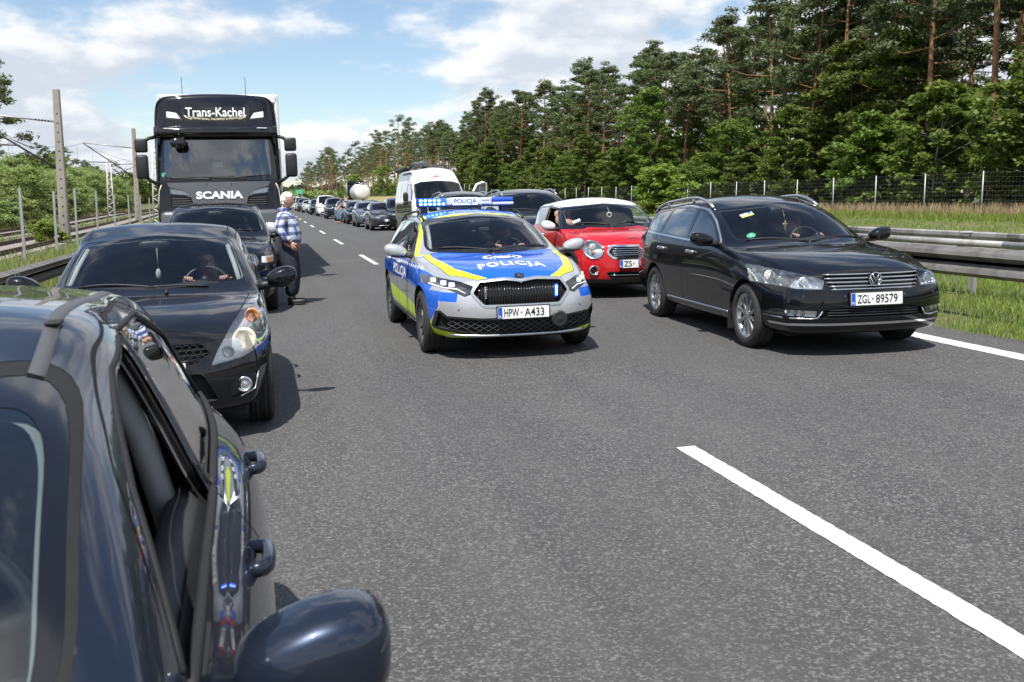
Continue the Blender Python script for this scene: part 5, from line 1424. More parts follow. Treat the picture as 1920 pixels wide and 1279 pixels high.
    bar = from_bm('beacon_bar', bm, 'grey_plastic', root, smooth=False)
    zb2 = zr+.060
    bm = bmesh.new(); box(bm, (0, 2.88, zb2), (.335, .25, .10), bev=.012); from_bm('sign_box', bm, 'sign_lit', bar, smooth=False)
    text('sign_lettering', 'POLICJA',   .285, .068, lambda u, v: Vector((u, 2.88-.1275, zb2+v)), 'blue_print', bar, 0.02)
    bm = bmesh.new(); box(bm, (.255, 2.88, zb2), (.165, .245, .09), bev=.008)
    for k in (-.022, .022): box(bm, (.255, 2.88-.125, zb2+k), (.10, .01, .014), bev=.003)
    from_bm('takedown_light', bm, 'lamp_white', bar, smooth=False)
    bm = bmesh.new(); box(bm, (-.205, 2.88, zb2), (.06, .24, .09), bev=.008); from_bm('takedown_light', bm, 'lamp_white', bar, smooth=False)
    bm = bmesh.new(); box(bm, (.48, 2.88, zb2+.016), (.27, .26, .06), bev=.02, seg=2); from_bm('beacon_lens', bm, 'blue_print', bar, smooth=False)
    bm = bmesh.new(); box(bm, (.48, 2.88, zb2-.030), (.268, .258, .034), bev=.008); from_bm('beacon_base', bm, 'lamp_white', bar, smooth=False)
    bm = bmesh.new(); box(bm, (-.41, 2.88, zb2), (.345, .25, .095), bev=.02, seg=2); from_bm('beacon_lens', bm, 'blue_print', bar, smooth=False)
    for j in (0, 1):
        for k in range(6):
            bm = bmesh.new(); ellipsoid(bm, (-.555+.056*k, 2.88-.128, zb2-.023+.043*j), (.020, .012, .015), 10, 6); from_bm('led', bm, 'blue_led_core' if (j == 0 or k < 5) else 'blue_led', bar)
    bm = bmesh.new(); box(bm, (-.41, 2.88-.118, zb2), (.33, .02, .085), bev=.004); from_bm('led_panel', bm, 'blue_led', bar, smooth=False)
    pillar_strips(root, B, [(.665, 1.07), (.635, 1.19), (.60, 1.31)])
    # cabin
    bulkhead(root, 1.30, .93, 1.45); dash(root, 1.30, 1.86, 1.0, 1.36); steering(root, .37, 2.02, .945); seats(root, 2.42, .44, hh=.0); bench(root, 3.30, .50, 1.25); inside_mirror(root, 0, 1.92, 1.30)
    bm = bmesh.new(); box(bm, (0.0, 1.97, 1.325), (.26, .10, .04), bev=.015); from_bm('camera_pod', bm, 'interior_mid', root)
    bm = bmesh.new(); box(bm, (.02, 1.80, 1.235), (.12, .02, .045), bev=.008); from_bm('radar_display', bm, 'interior_mid', root, smooth=False)
    arch_liner(root, B, .88, .372, .335); arch_liner(root, B, 3.57, .372, .335); underbody(root, L, 1.4, .18)
    wheel_set(root, [(s*.895, y, s) for s in (1, -1) for y in (.88, 3.57)], .328, .215, .225, 'double', 5, 'alloy_dark')
    finish(B, root, dict(y0=1.2, y1=4.6, zs=1.0, z0=.5))
    sub_of(root, ('lamp_bowl', 'led_module', 'light_strip'), 'headlight'); sub_of(root, ('flasher_core',), 'grille_flasher'); sub_of(root, ('bonnet_lettering', 'bonnet_crest', 'emblem'), 'bonnet')
    for o in [c for c in root.children if c.name.split('.')[0] in ('grille_bar',)]: o.parent = [c for c in root.children if c.name.startswith('grille_frame')][0]
    sub_of(root, ('intake_mesh', 'intake_recess'), 'intake_frame')
    tag(root, 'silver, blue and lime police estate car with a lit blue beacon bar', 'police car'); return root
# ---------------------------------------------------------------- shared car assembly
def base_car(root, P):
    L, hw = P['L'], P['hw']
    S = dict(paint=P['paint'], xw=hw, bowF=.32, bowR=.22, lenF=.95, lenR=.8, pw=2.7, prF=[.06, 0, 0, .05, .15], topF=.06, prR=[0, 0, 0, .05, .1], curves=curves(L, hw, **P['cv']))
    S.update(P.get('sh', {})); S['curves'].update(P.get('ov', {})); cv = P['cv']
    S['Y'] = stations(L, (cv['cowl'][0], cv['head'][0]), P.get('n', 20)); B = Body(S, P.get('lv', 2))
    for i, d in enumerate(P.get('doors', ())):
        t = B.newtag('front_door' if i == 0 else 'rear_door', P['paint'], 0, True); B.seam(rp(d, .05), 'side', SIDE, P.get('seamw', .008), None, t)
    if 'hood' in P:
        t = B.newtag('bonnet', P.get('hood_paint', P['paint'])); h = P['hood']; B.seam(rp(h+[(-a, b) for a, b in h[::-1] if a > 0.01], .06), 'top', HOOD(cv['cowl'][0]+.5), .008, None, t)
    sc = P['screen']; greenhouse(B, rp(sc+[(-a, b) for a, b in sc[::-1] if a > 0.01], P.get('scr', .05), 8 if P.get('scr') else 4), P['sy'], rp(P['dlo'], P.get('dr', .03)), [rp(w_, P.get('wr', .025)) for w_ in P['wins']], P.get('glass', ('side_glass',)), P.get('frit', .03), P.get('rear'), P.get('ry', 3.0), P.get('dlo_mat', 'gloss_black'), P.get('open', ()), P.get('trim'), P.get('frit_mat', 'gloss_black'), P.get('screen_mat', 'windscreen'))
    ya, yb, ra, zc = P['arch']; arches(B, (ya, yb), ra, zc)
    if P.get('full', True):
        arch_liner(root, B, ya, ra, zc, P.get('xin', .5)); arch_liner(root, B, yb, ra, zc, P.get('xin', .5))
    underbody(root, L, hw*1.5, P.get('uz', .18))
    W = P['wh']; wheel_set(root, [(s*W['xo'], y, s) for s in (1, -1) for y in (ya, yb)], W['r'], W.get('wd', .215), W['rim'], W.get('style', 'single'), W.get('sp', 10), W.get('mat', 'alloy'))
    return B
def cabin(root, cy, hy, zb, w_=1.34, seat_y=None, zs=.55, wheel=True, bench_y=None, mirror=None):
    bulkhead(root, cy+.14, zb-.07, w_+.08); dash(root, cy+.12, cy+.66, zb+.01, w_)
    if wheel: steering(root, .36, cy+.84, zb-.035)
    seats(root, seat_y or hy+.42, zs, hh=.0); 
    if bench_y: bench(root, bench_y, zs+.02, w_*.92)
    if mirror: inside_mirror(root, *mirror)
# ---------------------------------------------------------------- black estate car
def black_estate():
    root = empty('estate_car'); hw = .91
    P = dict(L=4.77, hw=hw, paint='paint_black', cv=dict(nz=.80, cowl=(1.22, 1.0), head=(2.08, 1.43), rz=1.51, rpk=2.8, rend=(4.25, 1.43), tail=[(4.45, 1.32), (4.66, 1.02), (4.77, .93)], belt=(.975, 1.03), rhw=.65, nose_hw=.80, ahw=.775),
             n=22, sh=dict(bowF=.30, pw=3.0, prF=[.07, .0, 0, .03, .12]), screen=[(0, 1.025), (.70, 1.055), (.63, 1.355), (0, 1.415)], sy=(1.05, 2.4), frit=.028,
             dlo=[(1.70, 1.012), (2.05, 1.215), (2.4, 1.345), (2.9, 1.382), (3.6, 1.372), (4.1, 1.315), (4.33, 1.13), (4.2, 1.07), (2.6, 1.018)], trim=(.018, 'chrome'),
             wins=[[(1.80, 1.03), (2.06, 1.19), (2.42, 1.325), (2.60, 1.35), (2.64, 1.035)], [(2.72, 1.04), (2.69, 1.355), (3.0, 1.365), (3.5, 1.352), (3.58, 1.065)], [(3.68, 1.07), (3.60, 1.34), (4.03, 1.292), (4.22, 1.135), (4.14, 1.085)]],
             glass=('side_glass', 'privacy_glass', 'privacy_glass'),
             doors=[[(1.50, .33), (1.46, .93), (1.70, 1.0), (2.06, 1.235), (2.42, 1.37), (2.64, 1.40), (2.69, .9), (2.66, .33)], [(2.665, .33), (2.695, .9), (2.645, 1.40), (3.4, 1.40), (3.70, 1.07), (3.58, .80), (3.32, .55), (3.24, .33)]],
             hood=[(0, .10), (.50, .125), (.68, .42), (.755, .9), (.775, 1.45), (.4, 1.28), (0, 1.18)], arch=(.93, 3.64, .365, .325), wh=dict(xo=.89, r=.322, rim=.228, sp=10, mat='alloy'))
    B = base_car(root, P)
    hl = rp([(.50, .64), (.475, .72), (.60, .765), (.88, .845), (.93, .80), (.90, .68), (.70, .645)], .015); lamp(B, hl, depth=.07, mat='reflector', shrink=.1, root=root)
    gp = rp([(-.485, .735), (-.47, .775), (0, .785), (.47, .775), (.485, .735), (.42, .635), (-.42, .635)], .01); t = B.newtag('hole', 'seam'); B.cut(gp, 'front', FRONT, t); B.bowl(t, 'grille_recess', 'under', .05, root, False, .02)
    li = rp([(-.40, .465), (.40, .465), (.50, .445), (.56, .37), (-.56, .37), (-.50, .445)], .01); t = B.newtag('hole', 'seam'); B.cut(li, 'front', FRONT, t); B.bowl(t, 'intake_recess', 'under', .04, root, False, .02)
    ln = rp([(-.84, .325), (.84, .325), (.83, .303), (-.83, .303)], .004); t = B.newtag('bumper_strip', 'chrome', -.006); B.cut(ln, 'front', FRONT, t)
    fg = rp([(.56, .385), (.55, .44), (.84, .455), (.86, .40)], .015); t = B.newtag('fog_light', 'lens', 0, True); B.cut(fg, 'front', FRONT, t); B.cut(mirx(fg), 'front', FRONT, t); B.bowl(t, 'fog_bowl', 'reflector', .04, root, True, .08)
    gr_ = None
    for k, z in enumerate((.770, .735, .700, .665, .636)):
        xe = .475-max(0, .735-z)*.55
        o = front_bar(B, 'grille_bar', [(-xe, z), (xe, z)], .0085, 'chrome', root, -.002, 6)
    for z in (.395, .42, .445): front_bar(B, 'intake_bar', [(-.46, z), (.46, z)], .006, 'black_plastic', root, -.01, 5)
    for s in (1, -1): front_bar(B, 'fog_trim', [(s*.86, .375), (s*.60, .368), (s*.545, .375), (s*.505, .435)], .008, 'chrome', root, .004, 6)
    # round emblem
    yb = B.fy(0, .725)-.018; bm = bmesh.new(); lathe(bm, [(yb+.02, .068), (yb, .066), (yb-.006, .060), (yb, .054), (yb+.004, .0001)], 28, 'Y', (0, 0, .722), mi=0); em = from_bm('emblem', bm, 'gloss_black', root, recalc=True)
    bm = bmesh.new(); n = 32; tube(bm, [(.060*math.cos(2*math.pi*k/n), yb-.006, .722+.060*math.sin(2*math.pi*k/n)) for k in range(n+1)], .0055, 6, False)
    for pts in ([(-.030, .046), (-.012, -.004+.004), (0, .022), (.012, 0), (.030, .046)], [(-.050, .020), (-.020, -.050), (0, -.002), (.020, -.050), (.050, .020)]): tube(bm, [(a, yb-.007, .722+b) for a, b in pts], .0062, 6)
    from_bm('emblem_mark', bm, 'chrome', em)
    for s in (1, -1):
        for x, z, r_ in ((.80, .745, .042), (.63, .705, .036)):
            y = B.fy(s*x, z)+.035; bm = bmesh.new(); lathe(bm, [(y+.03, r_*1.25), (y, r_*1.15), (y+.006, r_), (y-.004, r_*.5), (y-.006, .0001)], 20, 'Y', (s*x, 0, z)); from_bm('projector', bm, 'lamp_white', root, recalc=True)
        bm = bmesh.new()
        for k in range(14):
            t = k/13; x, z = (.868-.01*t, .79-.11*t/.5) if t < .5 else (.86-.32*(t-.5)*2, .68-.025*(t-.5)*2)
            x *= s; box(bm, (x, B.fy(x, z)+.022, z), (.014, .008, .012), bev=.002)
        from_bm('light_strip', bm, 'drl', root)
        for x, z in ((.66, .42), (.72, .425), (.78, .43)):
            bm = bmesh.new(); ellipsoid(bm, (s*x, B.fy(s*x, z)+.02, z), (.024, .012, .022), 10, 6); from_bm('fog_lens', bm, 'lamp_white', root)
        door_mirror(root, s*.865, 1.70, 1.055, s, 'paint_black', 1.0, 'black_plastic', (.125, .095, .075))
        for y in (2.30, 3.25): handle(root, B, y, .885, s, 'chrome')
        side_bar(B, 'sill_trim', [(1.35, .315), (3.22, .315)], .013, 'chrome', root, s)
        bm = bmesh.new(); pts = []
        for k in range(17):
            t = k/16; y = 2.35+1.95*t; pts.append((s*.632, y, B.tz(s*.618, y)+.055*min(1, (4*t)**.7, (4*(1-t))**.7)-.002))
        tube(bm, pts, [.018+.0*k for k in range(17)], 8)
        for k in (5, 12): tube(bm, [pts[k], (pts[k][0], pts[k][1], pts[k][2]-.07)], .016, 6)
        from_bm('roof_rail', bm, 'satin_metal', root)
    front_bar(B, 'chip', [(-.02, .56), (.02, .56)], .003, 'gloss_black', root)
    plate(root, (0.0, B.fy(0, .545)-.016, .545), 'ZGL', '89579', -.06)
    for x in (-.66, -.3, .3, .66):
        bm = bmesh.new(); disc(bm, (x, B.fy(x, .575)-.002, .575), .010, 'Y', 10); from_bm('parking_sensor', bm, 'grey_plastic', root, smooth=False)
    bm = bmesh.new(); disc(bm, (-.5, B.fy(-.5, .50)-.002, .50), .03, 'Y', 16); from_bm('tow_cover', bm, 'paint_black', root, smooth=False)
    blade(root, B, (-.64, 1.47), (-.02, 1.27)); blade(root, B, (.0, 1.27), (.64, 1.47))
    # screen stickers, hanging cross
    def scr(u, v, x0, y0):
        y = y0+v*.9; return Vector((x0+u, y, B.tz(x0+u, y)-.016))
    patch('screen_sticker', [(-.07, -.045), (.07, -.045), (.07, .045), (-.07, .045)], lambda u, v: scr(u, v, -.42, 1.93), 'white_print', root); patch('screen_sticker', [(-.07, -.045), (.07, -.045), (.07, -.015), (-.07, -.015)], lambda u, v: scr(u, v, -.42, 1.93)+Vector((0, 0, .002)), 'yellow_print', root)
    text('screen_sticker', 'P', .04, .05, lambda u, v: scr(u+.04, v+.012, -.42, 1.93)+Vector((0, 0, .003)), 'blue_print', root)
    patch('emission_badge', circ(0, 0, .048, 20), lambda u, v: scr(u, v, -.535, 1.56), 'green_print', root); text('emission_badge', '4', .025, .04, lambda u, v: scr(u, v, -.535, 1.56)+Vector((0, 0, .002)), 'white_print', root, .02)
    bm = bmesh.new(); box(bm, (.0, 1.86, 1.165), (.018, .008, .11), bev=.003); box(bm, (0, 1.86, 1.185), (.065, .009, .018), bev=.003); tube(bm, [(0, 1.86, 1.22), (0, 1.93, 1.34)], .0025, 4); o = from_bm('hanging_cross', bm, 'gold', root)
    cabin(root, 1.22, 2.08, 1.0, 1.38, 2.5, .45, True, 3.4, (0, 1.98, 1.33)); bm = bmesh.new(); box(bm, (0, 2.06, 1.355), (.22, .10, .04), bev=.015); from_bm('camera_pod', bm, 'interior_mid', root)
    # mud flap
    for s in (1, -1):
        bm = bmesh.new(); box(bm, (s*.82, 1.315, .24), (.15, .012, .20), bev=.004); from_bm('mud_flap', bm, 'rubber', root, smooth=False)
    finish(B, root, dict(y0=1.3, y1=4.7, zs=1.0, z0=.5, top='lining_light'))
    sub_of(root, ('lamp_bowl', 'projector', 'light_strip'), 'headlight'); sub_of(root, ('fog_bowl', 'fog_lens', 'fog_trim'), 'fog_light'); sub_of(root, ('grille_bar',), 'grille_recess'); sub_of(root, ('intake_bar',), 'intake_recess')
    for c in [c for c in root.children if c.name.startswith('chip')]: bpy.data.objects.remove(c)
    return tag(root, 'glossy black estate car with silver roof rails parked over the edge line', 'car')
# ---------------------------------------------------------------- red hatchback with white roof
def red_hatch():
    root = empty('hatchback_car'); hw = .842
    P = dict(L=3.70, hw=hw, paint='paint_red', cv=dict(nz=.80, cowl=(1.02, .985), head=(1.56, 1.335), rz=1.435, rpk=2.2, rend=(3.25, 1.385), tail=[(3.42, 1.27), (3.58, 1.0), (3.70, .92)], belt=(.955, .985), rhw=.655, nose_hw=.74, ahw=.735, lag=.20, hooddrop=.06, drop=.085),
             n=18, sh=dict(bowF=.30, pw=2.4, prF=[.10, .02, 0, .03, .12]), screen=[(0, 1.0), (.672, 1.03), (.632, 1.265), (0, 1.315)], sy=(.9, 1.9), frit=.025,
             dlo=[(1.36, .975), (1.60, 1.15), (1.80, 1.282), (2.3, 1.312), (3.0, 1.30), (3.30, 1.24), (3.42, 1.03), (3.3, 1.0)],
             wins=[[(1.45, .995), (1.64, 1.14), (1.83, 1.262), (2.30, 1.29), (2.34, 1.0)], [(2.42, 1.005), (2.38, 1.29), (2.95, 1.28), (3.18, 1.22), (3.30, 1.04), (3.2, 1.01)]], open=(0,), glass=('side_glass', 'side_glass'),
             doors=[[(1.22, .33), (1.20, .90), (1.36, .965), (1.62, 1.17), (1.82, 1.30), (2.36, 1.32), (2.40, .9), (2.36, .33)]], hood=[(0, .16), (.30, .17), (.56, .30), (.66, .6), (.70, 1.15), (.4, 1.06), (0, .99)], arch=(.70, 3.17, .345, .30), wh=dict(xo=.825, r=.298, rim=.205, wd=.195, style='double', sp=5, mat='alloy'))
    B = base_car(root, P)
    recolor(B, [(-.9, 1.50), (.9, 1.50), (.9, 3.40), (-.9, 3.40)], 'top', lambda c, n: c.z > 1.275 and c.y > 1.4, 'paint_white', ('paint_red',))
    recolor(B, [(1.05, .965), (1.52, 1.275), (1.80, 1.275), (1.42, .965)], 'side', lambda c, n: c.z > .96 and 1.0 < c.y < 1.9 and abs(n.x) > .1, 'gloss_black', ('paint_red',))
    tb = B.newtag('lower_bumper', 'black_plastic'); B.cut([(-.95, .10), (.95, .10), (.95, .30), (.5, .285), (-.5, .285), (-.95, .30)], 'front', FRONT, tb, (0,))
    for y in (.70, 3.17):
        t = B.newtag('arch_trim', 'black_plastic', -.006, True); hole = [k for k, v in B.tags.items() if v[0] == 'hole']
        B.cut(circ(y, .30, .40, 30), 'side', lambda c, n: abs(n.x) > .1, t, [k for k, v in B.tags.items() if v[0] in ('body', 'front_door', 'lower_bumper')])
    t = B.newtag('headlight', 'lens', -.004, True)
    for s in (1, -1):
        front_bar(B, 'lamp_ring', [(s*.585+.122*math.cos(2*math.pi*k/28), .70+.122*math.sin(2*math.pi*k/28)) for k in range(29)], .013, 'chrome', root, .004, 8); B.cut(circ(s*.585, .70, .115, 30), 'front', lambda c, n: n.y < -.05 and c.y < .9, t)
    B.bowl(t, 'lamp_bowl', 'reflector', .06, root, True, .15)
    gp = rp([(-.40, .665), (-.34, .735), (.34, .735), (.40, .665), (.33, .595), (-.33, .595)], .03); t = B.newtag('hole', 'seam'); tf = B.newtag('grille_frame', 'chrome', -.008); B.cut(offp(gp, .028), 'front', FRONT, tf); B.cut(gp, 'front', FRONT, t); B.bowl(t, 'grille_recess', 'under', .05, root, False, .02)
    for z in (.62, .65, .68, .71): front_bar(B, 'grille_bar', [(-.37+abs(z-.665)*.8, z), (.37-abs(z-.665)*.8, z)], .008, 'chrome', root, -.006, 6)
    li = rp([(-.42, .375), (.42, .375), (.36, .305), (-.36, .305)], .02); t = B.newtag('hole', 'seam'); tf2 = B.newtag('intake_frame', 'gloss_black', -.003); B.cut(offp(li, .018), 'front', FRONT, tf2); B.cut(li, 'front', FRONT, t); B.bowl(t, 'intake_recess', 'under', .05, root, False, .02); front_bar(B, 'intake_bar', [(-.37, .34), (.37, .34)], .008, 'chrome', root, -.006, 6)
    for s in (1, -1):
        y = B.fy(s*.60, .415); bm = bmesh.new(); y -= .03; lathe(bm, [(y+.05, .07), (y-.012, .07), (y-.010, .058), (y+.02, .050), (y+.024, .0001)], 24, 'Y', (s*.60, 0, .415)); from_bm('fog_light', bm, 'chrome', root, recalc=True)
        bm = bmesh.new(); ellipsoid(bm, (s*.60, y+.022, .415), (.04, .012, .04), 14, 8); from_bm('fog_lens', bm, 'lamp_dark', root)
        y = B.fy(s*.585, .70); bm = bmesh.new(); ellipsoid(bm, (s*.575, y+.05, .645), (.036, .012, .036), 12, 8); from_bm('indicator', bm, 'amber', root); bm = bmesh.new(); ellipsoid(bm, (s*.585, y+.055, .735), (.055, .012, .05), 12, 8); from_bm('bulb', bm, 'lamp_white', root)
        door_mirror(root, s*.775, 1.36, 1.02, s, 'paint_white', 1.0, 'black_plastic', (.11, .075, .078), .07, .85); handle(root, B, 2.12, .86, s, 'chrome')
    plate(root, (0, B.fy(0, .50)-.016, .50), 'ZS', '', -.05)
    blade(root, B, (-.60, 1.24), (-.05, 1.07)); blade(root, B, (0, 1.07), (.60, 1.24))
    patch('bonnet_wing', [(-.10, 0), (-.03, .012), (.03, .012), (.10, 0), (.03, -.012), (-.03, -.012)], lambda u, v: Vector((u, .19+v, B.tz(u, .19+v)+.006)), 'chrome', root)
    patch('screen_sticker', [(-.06, -.035), (.06, -.035), (.06, .035), (-.06, .035)], lambda u, v: Vector((-.52+u, 1.30+v*.8, B.tz(-.52+u, 1.30+v*.8)-.012)), 'white_print', root)
    cabin(root, 1.02, 1.58, .975, 1.28, 2.02, .42, True, 2.75, (0, 1.55, 1.27)); bm = bmesh.new(); lathe(bm, [(1.45, .045), (1.455, .028), (1.445, .028)], 16, 'Y', (.05, 0, 1.16), closed=True); tube(bm, [(.05, 1.45, 1.2), (.04, 1.5, 1.27)], .003, 4); from_bm('hanging_tag', bm, 'white_print', root)
    finish(B, root, dict(y0=1.1, y1=3.65, zs=1.0, z0=.5, top='lining_light'))
    sub_of(root, ('lamp_bowl', 'indicator', 'bulb', 'lamp_ring'), 'headlight'); sub_of(root, ('fog_lens',), 'fog_light'); sub_of(root, ('grille_bar', 'grille_recess'), 'grille_frame'); sub_of(root, ('intake_bar', 'intake_recess'), 'intake_frame')
    return tag(root, 'red hatchback with white roof and white mirrors between police car and black estate', 'car')
# ---------------------------------------------------------------- black small hatchback (left queue)
def black_hatch():
    root = empty('hatchback_car'); hw = .85
    P = dict(L=3.85, hw=hw, paint='paint_black_dusty', cv=dict(nz=.78, cowl=(.98, .965), head=(1.78, 1.385), rz=1.475, rpk=2.3, rend=(3.3, 1.425), tail=[(3.5, 1.32), (3.7, 1.05), (3.85, .95)], belt=(.935, 1.04), rhw=.615, ahw=.735, nose_hw=.73, lag=.24, drop=.06, hooddrop=.05),
             n=20, sh=dict(bowF=.40, pw=2.5, prF=[.10, .02, 0, .04, .12]), screen=[(0, .995), (.672, 1.03), (.585, 1.325), (0, 1.373)], sy=(.85, 2.05), frit=.03,
             dlo=[(1.40, .97), (1.75, 1.18), (2.10, 1.325), (2.5, 1.37), (3.0, 1.36), (3.25, 1.29), (3.15, 1.07), (2.3, 1.0)],
             wins=[[(1.50, .995), (1.77, 1.16), (2.10, 1.30), (2.32, 1.335), (2.34, 1.02)], [(2.42, 1.03), (2.39, 1.34), (2.9, 1.335), (3.12, 1.28), (3.04, 1.085)]], open=(),
             doors=[[(1.25, .33), (1.22, .89), (1.40, .955), (1.78, 1.205), (2.12, 1.35), (2.36, 1.39), (2.39, .9), (2.36, .33)], [(2.365, .33), (2.395, .9), (2.365, 1.41), (3.0, 1.40), (3.22, 1.1), (3.0, .75), (2.86, .55), (2.8, .33)]],
             hood=[(0, .13), (.40, .16), (.58, .38), (.66, .8), (.70, 1.18), (.4, 1.03), (0, .95)], arch=(.80, 3.23, .35, .30), wh=dict(xo=.835, r=.305, rim=.2, wd=.19, sp=7, mat='alloy'))
    B = base_car(root, P)
    hl = rp([(.42, .545), (.47, .65), (.555, .78), (.66, .885), (.75, .925), (.80, .90), (.835, .74), (.825, .655), (.62, .575)], .02); lamp(B, hl, depth=.06, mat='lamp_white', shrink=.08, root=root, sel=lambda c, n: c.y < 1.1 and (n.y < -.03))
    gp = rp([(-.42, .63), (-.36, .70), (.36, .70), (.42, .63), (.30, .56), (-.30, .56)], .02); t = B.newtag('hole', 'seam'); B.cut(gp, 'front', FRONT, t); B.bowl(t, 'grille_recess', 'under', .045, root, False, .02)
    bm = bmesh.new()
    for k in range(-9, 10):
        for r_ in range(4):
            x = k*.048+(.024 if r_ % 2 else 0); z = .575+.034*r_
            if abs(x) > .40-abs(z-.63)*.8: continue
            y = B.fy(x, z)+.008; n = 6; tube(bm, [(x+.026*math.cos(math.pi*q/3), y, z+.018*math.sin(math.pi*q/3)) for q in range(7)], .0035, 4, False)
    from_bm('grille_mesh', bm, 'black_plastic', root)
    li = rp([(-.36, .50), (.36, .50), (.46, .30), (-.46, .30)], .04); t = B.newtag('hole', 'seam'); B.cut(li, 'front', FRONT, t); B.bowl(t, 'intake_recess', 'under', .05, root, False, .02)
    for s in (1, -1):
        fp_ = rp([(s*.54, .30), (s*.53, .40), (s*.62, .46), (s*.73, .47), (s*.72, .36)], .03); t = B.newtag('fog_recess', 'black_plastic', .012, True); B.cut(fp_, 'front', lambda c, n: n.y < -.05 and c.y < 1, t)
        y = B.fy(s*.625, .385); bm = bmesh.new(); lathe(bm, [(y+.02, .055), (y-.01, .052), (y-.008, .042), (y+.004, .038), (y-.004, .02), (y-.006, .0001)], 22, 'Y', (s*.625, 0, .385)); from_bm('fog_light', bm, 'reflector', root, recalc=True)
        front_bar(B, 'fog_trim', [(s*.60, .305), (s*.70, .345), (s*.728, .46)], .0055, 'satin_metal', root, .002, 6)
        for x, z, r_, m in ((.645, .685, .068, 'halogen'), (.705, .815, .044, 'amber'), (.535, .615, .035, 'lamp_white')):
            y = B.fy(s*x, z)+.050; bm = bmesh.new(); lathe(bm, [(y+.02, r_*1.2), (y-.004, r_*1.05), (y+.012, r_*.85), (y+.004, .0001)], 22, 'Y', (s*x, 0, z)); from_bm('lamp_bulb', bm, m, root, recalc=True)
        door_mirror(root, s*.80, 1.42, 1.025, s, 'paint_black', 1.0, 'black_plastic', (.12, .085, .085), .05, .8)
        for y in (2.1, 2.72): handle(root, B, y, .90, s, 'paint_black')
    blade(root, B, (-.55, 1.22), (.02, 1.07)); blade(root, B, (-.02, 1.08), (.40, 1.11))
    blade(root, B, (.10, 1.02), (.10, .97), .01, .014)
    plate(root, (0, B.fy(0, .53)-.016, .53), '', '', -.05)
    cabin(root, .98, 1.78, .965, 1.28, 2.12, .42, True, 2.85, (-.02, 1.74, 1.30))
    bm = bmesh.new(); tube(bm, [(0, 1.66, 1.28), (0, 1.66, 1.11)], .003, 4); ellipsoid(bm, (0, 1.66, 1.07), (.022, .02, .045), 10, 8); from_bm('air_freshener', bm, 'lining_light', root)
    pillar_strips(root, B, [(.645, 1.055), (.61, 1.18), (.565, 1.305)])
    # roof ditch strips
    for s in (1, -1):
        bm = bmesh.new(); pts = [(s*.55, y, B.tz(s*.55, y)-.001) for y in np.linspace(2.02, 3.3, 12)]; tube(bm, pts, .006, 6); from_bm('roof_strip', bm, 'rubber', root)
    finish(B, root, dict(y0=1.05, y1=3.8, zs=1.03, z0=.5, top='lining_light'))
    sub_of(root, ('lamp_bowl', 'lamp_bulb'), 'headlight'); sub_of(root, ('fog_trim', 'fog_light'), 'fog_recess'); sub_of(root, ('grille_mesh',), 'grille_recess')
    return tag(root, 'dusty black small hatchback with tall swept headlight behind the front dark car', 'car')
